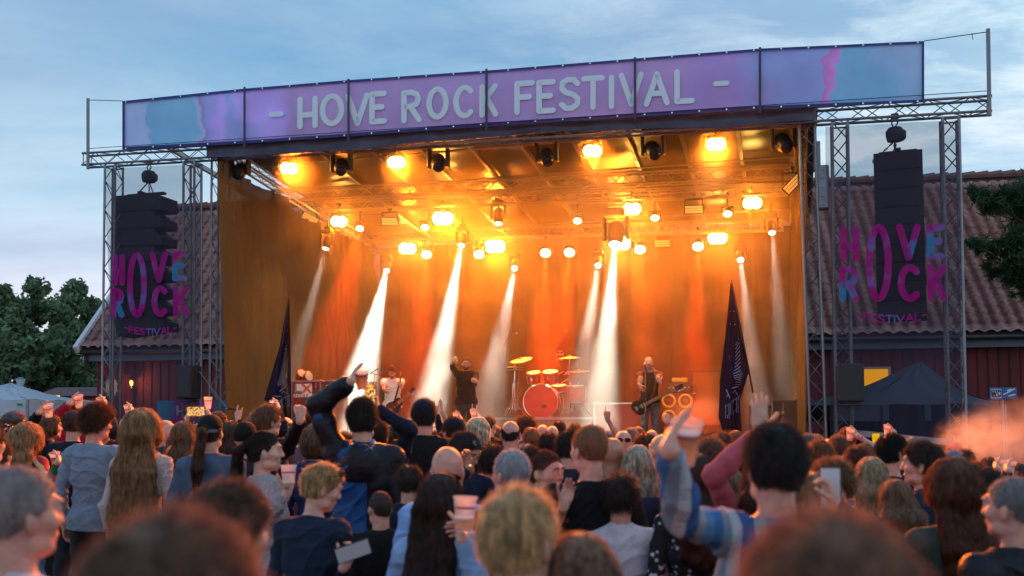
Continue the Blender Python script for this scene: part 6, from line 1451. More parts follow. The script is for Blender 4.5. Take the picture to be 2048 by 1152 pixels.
def drum(name, c, ax, r, h, head=None):
    ax = Vector(ax).normalized(); c = Vector(c); b = MB().lathe([(r, -h/2), (r, h/2)], c, ax, 28, cap=False).build(name, M_shell, kit, smooth=True)
    for s in (-1, 1): MB().lathe([(r*.99, s*h*.5), (.001, s*h*.5)], c, ax, 28, cap=False).build('drum_head', head or mat('white_drum_skin', srgb(215, 205, 195), rough=.5), b)
    m = MB(); a = ax.orthogonal().normalized(); q = ax.cross(a)
    for s in (-1, 1): m.path([c+ax*(s*h*.5)+(a*math.cos(2*math.pi*i/28)+q*math.sin(2*math.pi*i/28))*r*1.03 for i in range(28)], .010 if r < .25 else .014, 6, closed=True)
    for i in range(8):
        t_ = 2*math.pi*(i+.5)/8; d_ = (a*math.cos(t_)+q*math.sin(t_))*r*1.05; m.tube(c+d_-ax*h*.5, c+d_+ax*h*.5, .005, 5); m.box(c+d_, (.022, .022, .05), d_.normalized().cross(ax), d_.normalized(), ax, .004)
    m.build('hoop', M_chrome, b); return b
D1 = -DD
drum('bass_drum', onv(1084, 804, 3.55), (D1+RD*.1), (onv(1117, 804, 3.55)-onv(1084, 804, 3.55)).length, .42, M_skin_)
MB().lathe([(.05, 0), (.045, .006), (.005, .008)], onv(1090, 812, 3.3)-DD*.06, D1, 20).build('port_ring', M_black, kit)
drum('tom', onv(1068, 755, 3.7), (D1*.35+UP), .155, .23); drum('tom', onv(1101, 754, 3.7), (D1*.35+UP), .165, .25); drum('snare_drum', onv(1118, 776, 4.1), (D1*.2+UP), .17, .13); drum('floor_tom', onv(1152, 788, 4.3), (D1*.1+UP), .21, .36)
def cymbal(px, py, v, r, ax, sp):
    c = onv(px, py, v); ax = Vector(ax).normalized(); b = MB().lathe([(r, -.012), (r*.6, .004), (r*.22, .012), (r*.18, .03), (.01, .045)], c, ax, 32, cap=False).build('cymbal', M_brass, kit, smooth=True)
    g = floor(sp, v, RZ); m = MB(); m.tube(Vector((g.x, g.y, RZ+.45)), c+ax*.07, .009, 6); m.tube(Vector((g.x, g.y, RZ+.15)), Vector((g.x, g.y, RZ+.75)), .013, 6); m.lathe([(.02, .05), (.02, .075)], c, ax, 8)
    for k in range(3):
        a = k*2.094+.3; p0 = Vector((g.x, g.y, RZ+.42)); p1 = Vector((g.x+.3*math.cos(a), g.y+.3*math.sin(a), RZ+.02)); m.tube(p0, p1, .009, 5); m.tube(Vector((g.x, g.y, RZ+.16)), (p0+p1)/2, .006, 5)
    m.build('cymbal_stand', M_chrome, b)
cymbal(1042, 719, 3.9, .25, D1*.3+UP-RD*.12, 1035); cymbal(1139, 715, 4.2, .24, D1*.1+UP, 1141); cymbal(1030, 734, 3.8, .19, UP, 1030); cymbal(1030, 739, 3.8, .19, UP, 1026); cymbal(1158, 742, 4.4, .24, D1*.15+UP, 1157)
m = MB()
for (x0, y0, x1, y1) in ((1060, 775, 1084, 775), (1084, 765, 1084, 782), (1068, 762, 1080, 770), (1101, 765, 1090, 772)): m.tube(onv(x0, y0, 3.75), onv(x1, y1, 3.7), .012, 6)
m.tube(onv(1128, 830, 3.3), onv(1126, 790, 3.3), .010, 6); m.build('tom_mount', M_chrome, kit)
for s_, (a, b) in enumerate((((1104, 756), (1128, 742)), ((1136, 758), (1122, 766)))):
    t = thing('drumstick', ('pale drumstick pointing up from the drummer’s right hand', 'pale drumstick lying toward the snare from the left hand')[s_].replace('’', ''), 'drumstick', onv(*a, 4.1)); MB().tube(onv(*a, 4.1), onv(*b, 3.9), .008, 6).build('stick', mat('hickory', srgb(200, 160, 110), rough=.5), t)
# flight case with LX logo
def case(label, x0, x1, y0, y1, v, depth, face, edge, name='flight_case', bot=None):
    a, b = onv(x0, y1, v), onv(x1, y0, v); w_ = (b-a).dot(RD); z1 = b.z; z0 = SZ+.08 if bot is None else bot; c = Vector(((a+b)/2).to_tuple()); c = S((uvz(a)[0]+uvz(b)[0])/2, v+depth/2, (z0+z1)/2); h = z1-z0
    t = thing(name, label, 'flight case', (c.x, c.y, z0))
    MB().box(c, (w_-.02, depth-.02, h-.02), RD, DD, UP).build('shell', face, t); m = MB(); e = .03
    for i in (-1, 1):
        for j in (-1, 1):
            m.box(c+RD*(i*w_/2)+DD*(j*depth/2), (e, e, h), RD, DD, UP, .004); m.box(c+RD*(i*w_/2)+UP*(j*h/2), (e, depth, e), RD, DD, UP, .004); m.box(c+DD*(i*depth/2)+UP*(j*h/2), (w_, e, e), RD, DD, UP, .004)
    for i in (-1, 1):
        for j in (-1, 1):
            for k in (-1, 1): m.lathe([(.02, -.03), (.034, 0), (.02, .03)], c+RD*(i*w_/2)+DD*(j*depth/2)+UP*(k*h/2), (0, 0, 1), 8)
    m.build('edge_trim', edge, t)
    for i in (-1, 1):
        for j in (-1, 1): MB().lathe([(.05, -.02), (.05, .02)], c+RD*(i*(w_/2-.12))+DD*(j*(depth/2-.1))-UP*(h/2+.045), RD, 12).build('castor', M_rubber, t)
    return t, c, w_, h
M_case = mat('case_brown', srgb(66, 34, 28), rough=.5, var=.15)
lx, c, w_, h = case('tall brown flight case with a white LX sign and two stage lamps on top', 583, 641, 762, 850, 1.7, .8, M_case, M_alu)
fc = c-DD*.402
sgn = MB().box(onv(606, 781, 1.7)-DD*.008, (.42, .012, .28), RD, DD, UP).build('sign_plate', mat('sign_white', (.8, .8, .78), rough=.5), lx)
m = MB(); stroke_poly(m, [(0, 18), (0, 0), (15, 0)], 1.6, lambda x, y: onv(589+x, 786-y, 1.7)-DD*.017); m.build('letter', M_black, sgn)
m = MB(); stroke_poly(m, [(3.5, 18), (3.5, 3.5), (14, 3.5)], .9, lambda x, y: onv(589+x, 786-y, 1.7)-DD*.018); m.build('letter', M_black, sgn)
for k_, (pts, w2) in enumerate((([(0, 0), (18, 18)], 1.4), ([(0, 18), (18, 0)], 1.4), ([(3.5, 0), (20, 17)], .7), ([(3.5, 18), (20, 1)], .7))):
    m = MB(); stroke_poly(m, pts, w2, lambda x, y: onv(604+x, 786-y, 1.7)-DD*(.017+.002*k_)); m.build('letter', mat('orange_print', srgb(215, 100, 50), rough=.5), sgn)
m = MB(); text_mesh(m, 'DESIGN', lambda x, y, z=0: onv(590+x, 793-y, 1.7)-DD*(.017+z), 4, .45, 2.6, 1.1); m.build('small_text', M_black, sgn)
MB().box(onv(606, 796, 1.7)-DD*.0185, (.38, .004, .02), RD, DD, UP).build('bar', M_black, sgn)
MB().box(onv(632, 770, 1.7)-DD*.008, (.03, .008, .12), RD, DD, UP).build('pink_tape', mat('pink_tape', srgb(220, 50, 100), rough=.6), lx)
l2, c2, w2, h2 = case('narrower brown case with white labels joined right of the LX case', 644, 667, 762, 850, 1.9, .7, mat('case_grey_brown', srgb(96, 72, 62), rough=.6), M_alu)
for (yy, cl_) in ((772, 'label_white'), (778, 'label_white'), (783, 'label_yellow'), (797, 'label_white')): MB().box(onv(656, yy, 1.9)-DD*.008, (.08, .006, .035), RD, DD, UP).build('sticker', mat(cl_, (.75, .75, .72) if cl_ == 'label_white' else (.7, .75, .05), rough=.6), l2)
for i, (x, lb) in enumerate(((601, 'stage lamp lying tilted on top of the LX case'), (615, 'small stage lamp standing on the LX case'))):
    c3 = onv(x, 750+i*4, 1.9); t = thing('stage_lamp', lb, 'stage light', c3); ax = Vector((.6, -.6, .6 if i == 0 else .2)); MB().lathe([(.05, -.14), (.09, -.1), (.10, .04), (.11, .06)], c3, ax, 14).build('lamp_can', M_blackm, t, smooth=True); MB().lathe([(.095, .061), (.01, .075)], c3, ax, 14).build('lens', mat('lamp_glass', (.6, .5, .4), rough=.2), t); MB().box(c3-UP*.14, (.22, .1, .03), RD, DD, UP, .005).build('bracket', M_blackm, t)
wc_, c4, w4, h4 = case('low white-edged case with red front beside the bassist', 1189, 1308, 806, 852, 3.0, .6, mat('case_red', srgb(120, 40, 34), rough=.6), mat('white_edge', (.8, .78, .74), rough=.4))
# bass amp
def bass_amp():
    t = thing('bass_amplifier', 'bass cabinet with four yellow speaker rings and amplifier head', 'amplifier', floor(1358, 3.6)); v = 3.4
    a, b = onv(1328, 786, v), onv(1388, 786, v); w_ = (b-a).length; c = (a+b)/2; c = Vector((c.x, c.y, (a.z+SZ)/2+.02)); h = a.z-SZ-.05
    MB().box(c+DD*.2, (w_, .42, h), RD, DD, UP, .015).build('cabinet', mat('amp_red_brown', srgb(120, 44, 34), rough=.6), t)
    for i, x in enumerate((1338, 1371, 1338, 1371)):
        p = onv(x, 802 if i < 2 else 834, v)-DD*.02; m = MB(); m.path([p+(RD*math.cos(2*math.pi*k/24)+UP*math.sin(2*math.pi*k/24))*.125 for k in range(24)], .026, 8, closed=True); r_ = m.build('speaker_ring', mat('yellow_ring', srgb(225, 170, 30), rough=.4), t, smooth=True)
        MB().lathe([(.12, .0), (.05, -.05), (.04, -.02), (.005, -.01)], p+DD*.005, -DD, 20).build('speaker_cone', mat('cone_brown', srgb(150, 60, 36), rough=.7), r_, smooth=True)
    hh = onv(1358, 775, v); MB().box(hh+DD*.2, (w_*.8, .36, .2), RD, DD, UP, .015).build('amp_head', M_black, t)
    for i in range(6): MB().lathe([(.014, 0), (.012, .02)], hh+DD*.02+RD*(-.2+i*.08), -DD, 8).build('knob', mat('yellow_ring', (0, 0, 0)), t)
    MB().box(hh+UP*.16+DD*.2, (w_*.5, .2, .09), RD, DD, UP, .01).build('tuner_rack', mat('gold_rack', srgb(200, 150, 40), rough=.4), t)
bass_amp()
t = thing('lattice_screen', 'square orange-lit mesh screen behind the right flag', 'screen', floor(1412, 5.2)); a, b = onv(1385, 852, 5.2), onv(1445, 742, 5.2)
MB().box((a+b)/2, ((b-a).dot(RD), .03, (b-a).z), RD, DD, UP).build('mesh_panel', mat('ochre_mesh', srgb(120, 84, 30), rough=.7, bump=.8, bscale=120), t); m = MB()
for s_ in (-1, 1): m.box((a+b)/2+RD*(s_*(b-a).dot(RD)/2), (.05, .05, (b-a).z), RD, DD, UP); m.box((a+b)/2+UP*(s_*(b-a).z/2)-DD*.002, ((b-a).dot(RD)+.05, .046, .05), RD, DD, UP)
m.build('screen_frame', M_black, t)
for i, (x0, x1, y0, lb) in enumerate(((1500, 1540, 812, 'left of the two dark desks in the right corner of the stage'), (1548, 1592, 802, 'right of the two dark desks in the right corner of the stage'))): case('black equipment case, '+lb, x0, x1, y0, 850, 2.2, .6, M_black, M_blackm)
for i, (px, lb) in enumerate(((705, 'left of the guitarist'), (1000, 'between singer and drum riser'), (1250, 'left of the bassist'))):
    c = floor(px, .55)+UP*.17; t = thing('monitor_wedge', 'black floor monitor wedge '+lb, 'stage monitor', (c.x, c.y, SZ), group='floor monitors along the stage front')
    prof = [(-.2, -.17), (.22, -.17), (.22, -.02), (.02, .17), (-.2, .08)]; vs = [c+RD*s*.28+DD*(-y)+UP*z for s in (-1, 1) for y, z in prof]; k = 5
    MB().add(vs, [tuple(range(k)), tuple(range(k, 2*k))[::-1]]+[(j, (j+1) % k, k+(j+1) % k, k+j) for j in range(k)]).build('wedge_cabinet', M_cab, t); MB().box(c+DD*-.13+UP*.07, (.48, .24, .008), RD, (DD*-.72+UP*-.69), (DD*.69-UP*.72)).build('grille', M_grille, t)
# flags
def flag(label, tip, foot, L_, R_, v, draw):
    t = thing('flag', label, 'flag', onv(*foot, v)); MB().tube(onv(*foot, v), onv(*tip, v), .016, 8, .010).build('flag_pole', M_blackm, t, smooth=True)
    def interp(Q, b):
        b = b*(len(Q)-1); i = min(int(b), len(Q)-2); f = b-i; return (Q[i][0]+(Q[i+1][0]-Q[i][0])*f, Q[i][1]+(Q[i+1][1]-Q[i][1])*f)
    def f(a, b, off=0):
        l, r = interp(L_, b), interp(R_, b); x, y = l[0]+(r[0]-l[0])*a, l[1]+(r[1]-l[1])*a; return onv(x, y, v+(.10*math.sin(a*9+b*2)+.05*math.sin(a*21+1))*min(1, b*2)+off)
    m = MB(); m.grid(lambda a, b: f(a, b), 40, 40); cl = m.build('cloth', cloth_mix('flag_navy_'+label[:4], srgb(34, 36, 62), opacity=.97, transl=.35), t, smooth=True)
    fpm = mat('flag_print', srgb(150, 150, 190), rough=.8); draw(lambda pts, hw: stroke(MB(), pts, hw, lambda x, y: f(x, y, -.012)).build('print_line', fpm, cl))
def fan(st):
    for i in range(9): st([(.30+.07*i, .70+.004*(i % 2)), (.28+.075*i, .80+.01*(i % 3))], .012)
    for i in range(12): st([(.30+.02*i, .39+.012*i), (.84-.01*i, .30+.022*i)], .0022)
    for i in range(7): st([(.35, .46+.02*i), (.60, .44+.022*i), (.80, .50+.015*i)], .0018)
    st([(.25, .58), (.45, .66), (.62, .62), (.8, .68)], .005); st([(.3, .64), (.5, .59), (.75, .6)], .005); st([(.25, .70), (.92, .70)], .0025); st([(.3, .15), (.7, .15), (.7, .22), (.3, .22)], .002)
flag('tall folded navy flag with pale emblem left of the flight case', (578, 588), (548, 842), [(576, 596), (560, 690), (528, 800), (552, 808), (556, 850)], [(579, 596), (580, 660), (582, 740), (583, 800), (583, 850)], -1.2, fan)
flag('tall folded navy flag with pale crossed-arm emblem at the right', (1463, 560), (1506, 786), [(1461, 566), (1452, 660), (1440, 760), (1437, 835), (1450, 880)], [(1465, 566), (1480, 660), (1497, 745), (1480, 800), (1484, 880)], -1.2, fan)
# ================================================================== SURROUNDINGS
def foliage(name, label, cat, base, trunk_h, blobs, n, leaf, cols, seed=1, trunk_r=.16, needle=False):
    t = thing(name, label, cat, base); rs = np.random.RandomState(seed); m = MB(); base = Vector(base)
    m.path([base, base+Vector((.1, .05, trunk_h*.6)), base+Vector((.0, .1, trunk_h*1.3))], [trunk_r, trunk_r*.75, trunk_r*.4], 10)
    for (c, r) in blobs:
        c = Vector(c); d_ = Vector((c.x-base.x, c.y-base.y, 0)); z0 = min(trunk_h*1.1, max(trunk_h*.5, c.z-base.z-d_.length*.55)); m.path([base+UP*z0, base+UP*(z0+(c.z-base.z-z0)*.35)+d_*.45, base+UP*(z0+(c.z-base.z-z0)*.8)+d_*.8, c], [trunk_r*.35, trunk_r*.22, trunk_r*.12, .01], 5)
    m.build('trunk', mat('bark', srgb(60, 50, 42), rough=.9, bump=.7, bscale=12), t, smooth=True)
    P_, Nn, Lc = [], [], []
    tot = sum(r**2 for _, r in blobs)
    for (c, r) in blobs:
        k = int(n*r*r/tot); cl = max(8, k//26); cc = rs.normal(0, 1, (cl, 3)); cc /= np.linalg.norm(cc, axis=1, keepdims=True); cc *= (rs.uniform(.35, 1.0, (cl, 1))**.6)*r*np.array([1, 1, .85])
        idx = rs.randint(0, cl, k); p = cc[idx]+rs.normal(0, r*.22, (k, 3)); P_.append(p+np.array(c)); Nn.append(cc[idx]/r); Lc.append(rs.rand(cl)[idx])
    P_ = np.concatenate(P_); Lc = np.concatenate(Lc); k = len(P_); a = rs.normal(0, 1, (k, 3)); a /= np.linalg.norm(a, axis=1, keepdims=True); b = np.cross(a, rs.normal(0, 1, (k, 3))); b /= np.linalg.norm(b, axis=1, keepdims=True)
    sz = leaf*rs.uniform(.6, 1.4, (k, 1)); wd_ = .14 if needle else .5
    V = np.stack([P_-a*sz, P_+b*sz*wd_, P_+a*sz, P_-b*sz*wd_], 1).reshape(-1, 3); F = np.arange(4*k).reshape(k, 4)
    o_ = mesh_np('crown', V, F, None, t, smooth=False); o_.data.materials.append(cols)
    at = o_.data.attributes.new('shade', 'FLOAT', 'FACE'); at.data.foreach_set('value', Lc.astype(np.float32)); return t
def leafmat(name, c1, c2):
    m = bpy.data.materials.new(name); m.use_nodes = True; t = m.node_tree; t.nodes.clear(); at = N(t, 'ShaderNodeAttribute'); at.attribute_name = 'shade'; r = ramp(t, at.outputs['Fac'], [(0, c1), (1, c2)])
    d = N(t, 'ShaderNodeBsdfDiffuse'); tr = N(t, 'ShaderNodeBsdfTranslucent'); L(t, r.outputs[0], d.inputs[0]); L(t, r.outputs[0], tr.inputs[0]); mx = N(t, 'ShaderNodeMixShader'); mx.inputs[0].default_value = .3; L(t, d.outputs[0], mx.inputs[1]); L(t, tr.outputs[0], mx.inputs[2]); o = N(t, 'ShaderNodeOutputMaterial'); L(t, mx.outputs[0], o.inputs[0]); return m
LM = leafmat('birch_leaves', (.09, .15, .085, 1), (.24, .36, .21, 1)); PM = leafmat('pine_needles', (.03, .065, .035, 1), (.08, .14, .07, 1))
def tree(label, px, ytop, ybot, D, wpx, seed, n=22000, leaf=.15, name='deciduous_tree'):
    q = P(px, ytop, D); base = Vector((q.x, q.y, 0)); W = wpx/FPX*D; Hh = q.z; rs = random.Random(seed); bl = []
    for i in range(40):
        zz = Hh*(.14+.76*rs.random()); k = math.sin(math.pi*min(1, max(.05, (zz/Hh-.12)/.95)))**.6; bl.append(((q.x+W*.42*k*rs.uniform(-1, 1), q.y+W*.4*k*rs.uniform(-1, 1), zz), W*rs.uniform(.09, .19)))
    bl.append(((q.x, q.y, Hh-W*.16), W*.17))
    return foliage(name, label, 'tree', base, Hh*.35, bl, n, leaf, LM, seed)
tree('tallest leafy tree left of the barn gable', 72, 556, 850, 46, 120, 3); tree('leafy tree at the left edge of the photo', 8, 572, 850, 44, 110, 5); tree('leafy tree touching the rake of the barn roof', 150, 562, 850, 50, 120, 8); tree('lower tree between the barn corner and the lamp', 188, 600, 850, 56, 90, 12, 9000)
tree('dark tree low behind the white tent', 40, 640, 850, 38, 130, 21, 12000); tree('leafy tree far left, cut by the photo edge', -70, 560, 850, 46, 120, 31, 9000); tree('dark lower tree before the barn corner', 120, 650, 850, 40, 110, 25, 12000)
q = P(2110, 300, 23); bl = []
for (x, y, r) in ((1968, 398, .30), (1950, 384, .22), (1990, 410, .34), (2020, 385, .30), (2045, 400, .45), (1965, 490, .26), (1945, 486, .18), (2000, 500, .34), (2040, 480, .42), (1990, 535, .28), (2030, 545, .36), (2060, 440, .5), (2050, 580, .3), (2090, 520, .9), (2110, 380, .8)): w3 = P(x, y, 23+rnd.uniform(-.5, .5)); bl.append((tuple(w3), r*.9))
foliage('pine_tree', 'dark pine reaching in over the barn roof at the right edge', 'tree', (P(2190, 700, 23).x, 23, 0), 5.0, bl, 15000, .10, PM, 77, .2, True)
m = MB().grid(lambda a, b: Vector((-60+a*110, 75+6*math.sin(a*7), -1+b*(5+2.2*math.sin(a*23)+1.4*math.sin(a*61)))), 200, 1)
# tents
def tent(label, peak, eL, eR, D, zv, m_, wall=None, name='canopy_tent', depth=3.0, valance=.28, top_w=.0):
    pk = P(*peak, D+depth/2); l, r = P(*eL, D), P(*eR, D); ze = (l.z+r.z)/2; t = thing(name, label, 'tent', ((l.x+r.x)/2, D+depth/2, 0))
    cs = [Vector((l.x, D, ze)), Vector((r.x, D, ze)), Vector((r.x, D+depth, ze)), Vector((l.x, D+depth, ze))]; m = MB(); pkz = Vector(((l.x+r.x)/2 if top_w == 0 else pk.x, D+depth/2, pk.z))
    for i in range(4):
        A, B = cs[i], cs[(i+1) % 4]
        def f(a, b, A=A, B=B):
            p = A.lerp(B, a); q_ = p.lerp(pkz, b); q_.z -= .55*math.sin(b*math.pi)*(pkz.z-ze)*.35*(1-.5*math.sin(a*math.pi)); q_.z += .02*math.sin(a*20+b*9); return q_
        m.grid(f, 16, 16)
    rf = m.build('roof', m_, t, smooth=True); m = MB()
    for i in range(4):
        A, B = cs[i], cs[(i+1) % 4]; n_ = (B-A).cross(UP).normalized()
        m.grid(lambda a, b: A.lerp(B, a)-UP*(valance*(1-b))+n_*(.012*math.sin(a*26)), 30, 2)
    m.build('valance', m_, rf)
    for c_ in cs: MB().tube(Vector((c_.x, c_.y, 0)), c_, .025, 6).build('leg', M_alu, t)
    if wall is not None:
        for (c0, c1, a0, a1) in ((cs[3], cs[2], .3, 1.0), (cs[0], cs[1], .27, .78)):
            MB().grid(lambda a, b: c0.lerp(c1, a0+(a1-a0)*a)-UP*((ze-.1)*(1-b))+Vector((0, -.03+.035*math.sin(a*26), 0)), 60, 2).build('side_wall', wall, t)
    return t
tent('white festival tent with pale blue shade at the left edge', (-66, 768), (-190, 800), (55, 799), 17, 0, cloth_mix('white_canvas', (.62, .72, .82), opacity=1, transl=.3), name='canopy_tent')
MB().box(P(39, 809, 16.97), (.09, .01, .035)).build('green_tag', mat('green_tag', srgb(60, 130, 40)), [o for o in bpy.data.objects if o.name.startswith('canopy_tent')][0])
tent('black pop-up tent with peaked roof in front of the barn', (1842, 722), (1668, 806), (2010, 812), 21.5, 0, cloth_mix('black_canvas', (.09, .105, .135), opacity=1, transl=.12), fab('black_wall_canvas', (22, 23, 30)), depth=4.2, valance=.35, top_w=1)
# signs by the barn
def wsign(label, x0, x1, y0, y1, D, draw):
    a, b = P(x0, y1, D), P(x1, y0, D); c = (a+b)/2; w_, h = b.x-a.x, b.z-a.z; t = thing('sign', label, 'sign', c); MB().box(c, (w_, .02, h), bev=.004).build('sign_plate', mat('sign_blue', srgb(40, 100, 170), rough=.4), t); draw(t, c, w_, h)
def wc(t, c, w_, h):
    MB().box(c-Vector((0, .012, 0)), (w_*.82, .006, h*.74)).build('white_border', mat('sign_white', (.8,)*3), t); MB().box(c-Vector((0, .016, 0)), (w_*.74, .006, h*.64)).build('blue_field', mat('sign_blue', (0,)*3), t); MB().box(c-Vector((0, .020, 0)), (w_*.62, .006, h*.42), bev=.002).build('white_field', mat('sign_white', (0,)*3), t)
    m = MB(); W = text_width('WC', .1, .03); text_mesh(m, 'WC', lambda x, y, z=0: c+Vector((-W/2+x, -.026-z, -.05+y)), .1, .012, .03); m.build('letters', M_black, t)
def mp_(t, c, w_, h):
    m = MB(); wh = mat('sign_white', (0,)*3)
    stroke_poly(m, [(-.13, -.03), (-.02, .02), (.05, .06), (.1, .08)], .012, lambda x, y: c+Vector((x, -.014, y))); stroke_poly(m, [(-.04, .05), (.03, .07)], .02, lambda x, y: c+Vector((x, -.017, y))); stroke_poly(m, [(-.02, -.06), (.1, -.03)], .014, lambda x, y: c+Vector((x, -.020, y))); m.build('symbol', wh, t)
wsign('blue and white WC sign on the dark barn wall', 1979, 2004, 775, 799, 20.4, wc); wsign('blue pictogram sign right of the WC sign', 2005, 2033, 775, 797, 20.4, mp_)
MB().tube(P(2004, 799, 20.42), Vector((P(2004, 799, 20.42).x, 20.42, 0)), .03, 8).build('sign_pole', M_alu, [o for o in bpy.data.objects if o.name == 'sign'][0])
# festival wall banner on the left barrier
t = thing('wall_banner', 'pink and blue HOVE banner hanging between the left truss towers', 'banner', onv(388, 842, .9))
def wb(a, b): return onv(314+(456-314)*a, 843-(843-801)*b, .9+.05*math.sin(a*14+b*2)*b)
def wcol(t_):
    tc = N(t_, 'ShaderNodeTexCoord'); sp = N(t_, 'ShaderNodeSeparateXYZ'); L(t_, tc.outputs['Object'], sp.inputs[0]); n = N(t_, 'ShaderNodeTexNoise'); n.inputs['Scale'].default_value = 2; L(t_, tc.outputs['Object'], n.inputs[0])
    v = math_(t_, 'MULTIPLY_ADD', sp.outputs[0], .68, .5); v = math_(t_, 'ADD', v, math_(t_, 'MULTIPLY_ADD', n.outputs[0], .2, -.1)); return ramp(t_, v, [(0, srgb(90, 170, 210)), (.16, srgb(110, 140, 200)), (.2, srgb(190, 60, 160)), (.8, srgb(205, 70, 170)), (.86, srgb(100, 170, 215))]).outputs[0]
MB().grid(wb, 50, 4).build('cloth', cloth_mix('wall_banner_print', (0, 0, 0), opacity=1, transl=.3, cg=wcol), t, smooth=True); m = MB()
for (ch, x0, x1) in (('H', 355, 366), ('O', 372, 382), ('V', 387, 398), ('E', 404, 414)):
    gw, st = glyph(ch)
    for j, s_ in enumerate(st): stroke_poly(m, [(x0+p[0]/gw*(x1-x0), p[1]*16) for p in s_], 2.0, lambda x, y, j=j: onv(x, 829-y, .83-.003*j))
m.build('lettering', mat('pale_lettering', srgb(190, 200, 225), rough=.7), t)
# barrier fence and things beyond on the left
t = thing('mesh_fence', 'black cloth-covered site fence beyond the crowd at far left', 'fence', P(110, 850, 24)); a, b = P(50, 815, 24), P(205, 815, 24)
MB().grid(lambda u, v_: Vector((a.x+(b.x-a.x)*u, 24+.06*math.sin(u*50), .05+(a.z-.05)*v_)), 80, 2).build('fence_cloth', mat('black_drape', (.018, .018, .02)), t)
for i in range(5): MB().tube(Vector((a.x+(b.x-a.x)*i/4, 24.05, 0)), Vector((a.x+(b.x-a.x)*i/4, 24.05, a.z+.05)), .02, 6).build('post', M_alu, t)
def camper():
    c = P(78, 800, 30); t = thing('camper_van', 'white camper roof showing above the black fence', 'camper', (c.x, c.y, 0)); wht = mat('camper_white', (.6, .64, .66), rough=.3)
    L_ = .72; m = MB(); prof = [(-2.2, .5), (-2.2, 2.45), (-1.9, 2.62), (1.3, 2.6), (1.75, 2.2), (2.3, 1.6), (2.6, 1.3), (2.6, .5)]; vs = [Vector((c.x+x*L_, c.y+s, z*.93)) for s in (-1, 1) for x, z in prof]; k = len(prof)
    m.add(vs, [tuple(range(k)), tuple(range(k, 2*k))[::-1]]+[(j, (j+1) % k, k+(j+1) % k, k+j) for j in range(k)]); m.build('body', wht, t); MB().box((c.x-.3, c.y-1.01, 1.75), (1.3, .02, .4), bev=.005).build('window', mat('dark_glass', (.02, .02, .025)), t)
    for s in (-1.1, 1.2): MB().lathe([(.33, -.1), (.33, .1)], (c.x+s, c.y-.92, .33), (0, 1, 0), 18).build('wheel', M_rubber, t)
camper()
def lamp_post(label, px, py, D, h, lit):
    c = P(px, py, D); t = thing('street_lamp', label, 'street lamp', (c.x, c.y, 0)); MB().tube((c.x, c.y, 0), (c.x, c.y, c.z-.2), .05, 8, .035).build('pole', M_alu, t, smooth=True)
    MB().lathe([(.09*h, -.22*h), (.22*h, .22*h), (.24*h, .24*h)], c, (0, 0, 1), 12).build('lamp_shade', emat('lit_shade', srgb(255, 190, 60), 2.2) if lit else mat('milky_glass', (.55, .62, .68), rough=.3), t, smooth=True); MB().lathe([(.25*h, .24*h), (.05, .32*h)], c, (0, 0, 1), 12).build('lamp_lid', M_alu, t, smooth=True)
lamp_post('unlit street lamp with milky glass against the dark trees', 41, 768, 30, .62, False); lamp_post('small lit yellow lamp beside the far red shed', 114, 797, 29, .35, True)
def shed():
    c = P(160, 800, 34); t = thing('shed', 'small dark red shed beyond the fence at far left', 'shed', (c.x, c.y, 0)); zt = P(160, 792, 34).z; MB().box((c.x, c.y+1.5, zt/2), (2.6, 3, zt)).build('wall', M_red, t)
    m = MB(); m.add([(c.x-1.5, c.y-.2, zt), (c.x+1.5, c.y-.2, zt), (c.x+1.5, c.y+3.2, zt), (c.x-1.5, c.y+3.2, zt), (c.x-1.5, c.y+1.5, zt+.35), (c.x+1.5, c.y+1.5, zt+.35)], [(0, 1, 5, 4), (2, 3, 4, 5), (0, 4, 3), (1, 2, 5), (0, 3, 2, 1)]); m.build('roof', mat('ridge_tile', (.1,)*3), t)
    MB().box((P(153, 800, 34).x, c.y-.02, .95), (.5, .04, 1.9), bev=.01).build('door', mat('ochre_door', srgb(190, 140, 60), rough=.6), t)
shed()
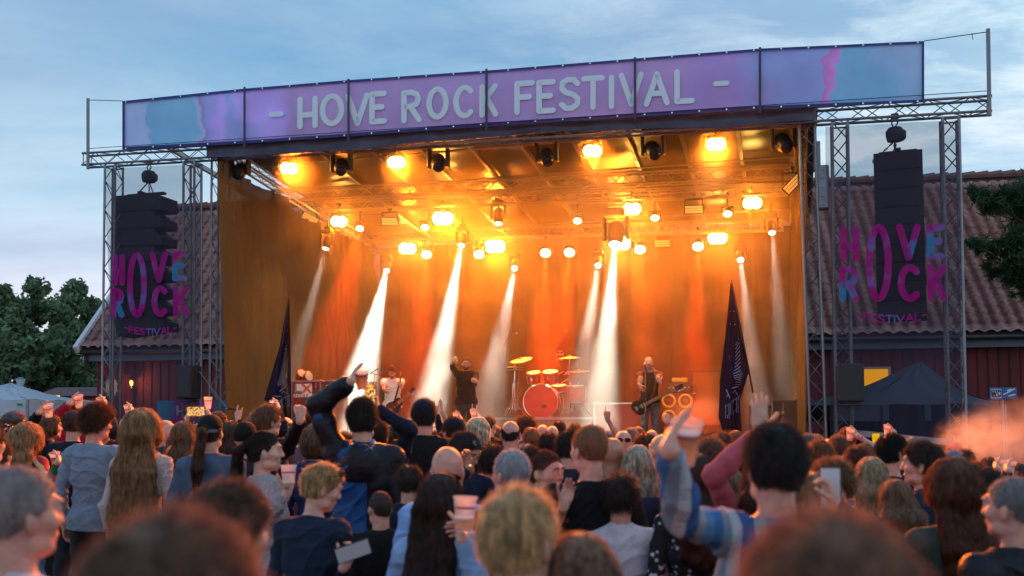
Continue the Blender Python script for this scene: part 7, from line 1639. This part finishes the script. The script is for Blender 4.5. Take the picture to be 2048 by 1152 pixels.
# guy wire on the left tower and drifting smoke
t = thing('shoulder_bag', 'black shoulder bag hanging left of the denim jacket', 'bag', P(318, 985, 7.9)); MB().box(P(318, 975, 7.9), (.13, .09, .26), bev=.025).build('bag_body', fab('black_leather', (18, 18, 20), rough=.5), t, smooth=True); MB().path([P(311, 945, 7.9), P(322, 915, 7.98), P(340, 893, 8.1)], .012, 6).build('strap', M_rubber, t, smooth=True)
t = thing('cigarette', 'lit cigarette with glowing tip held by the man with shades on his hair', 'cigarette', P(940, 931, 5.95)); MB().tube(P(933, 934, 5.95), P(940, 931, 5.93), .004, 6).build('paper', mat('sign_white', (0,)*3), t); MB().tube(P(940, 931, 5.93), P(941.5, 930.5, 5.93), .0045, 6).build('ember', emat('ember', (1, .4, .1), 6), t)
t = thing('guy_wire', 'thin guy wire running down from the left truss tower', 'cable', onv(398, 742, -.2)); MB().tube(onv(398, 742, -.15), onv(455, 818, -.1), .008, 5).build('wire', M_alu, t)
def puff(name, label, cs, dens, colr, sc_=2.2, thr=.5):
    m = bpy.data.materials.new(name); m.use_nodes = True; t = m.node_tree; t.nodes.clear(); pv = N(t, 'ShaderNodeVolumePrincipled'); pv.inputs['Color'].default_value = (*colr, 1); pv.inputs['Anisotropy'].default_value = .2
    tc = N(t, 'ShaderNodeTexCoord'); n = N(t, 'ShaderNodeTexNoise'); n.inputs['Scale'].default_value = sc_; n.inputs['Detail'].default_value = 5; n.inputs['Distortion'].default_value = .6; L(t, tc.outputs['Object'], n.inputs[0])
    ln = N(t, 'ShaderNodeVectorMath', operation='LENGTH'); L(t, tc.outputs['Object'], ln.inputs[0]); fall = math_(t, 'MAXIMUM', math_(t, 'SUBTRACT', 1.0, ln.outputs['Value']), 0.0)
    r = ramp(t, math_(t, 'ADD', n.outputs[0], math_(t, 'MULTIPLY', fall, .25)), [(thr, (0, 0, 0)), (thr+.2, (1, 1, 1))]); L(t, math_(t, 'MULTIPLY', math_(t, 'MULTIPLY', r.outputs[0], fall), dens), pv.inputs['Density']); o_ = N(t, 'ShaderNodeOutputMaterial'); L(t, pv.outputs[0], o_.inputs[1])
    g = MB(); g.lathe([(math.sin(math.pi*i/12), -math.cos(math.pi*i/12)) for i in range(13)], (0, 0, 0), (0, 0, 1), 20); ob = g.build(name, m, None, smooth=True); ob.location = cs[0]; ob.scale = cs[1]; tag(ob, label, kind='stuff'); return ob
puff('smoke_cloud', 'pale orange smoke drifting over the crowd at the right edge', (P(2040, 880, 9.5), (.75, .6, .50)), 1.5, (.95, .88, .82), 2.9, .50)
puff('smoke_cloud', 'thin wisp of smoke left of the main cloud', (P(1955, 885, 9.8), (.45, .5, .36)), 2.6, (.95, .88, .82), 3.0, .48)
puff('smoke_cloud', 'red-orange smoke low beside the bass amplifier', (onv(1400, 820, 2.6), (.85, .6, .40)), 1.0, (.9, .8, .75), 2.2, .42)
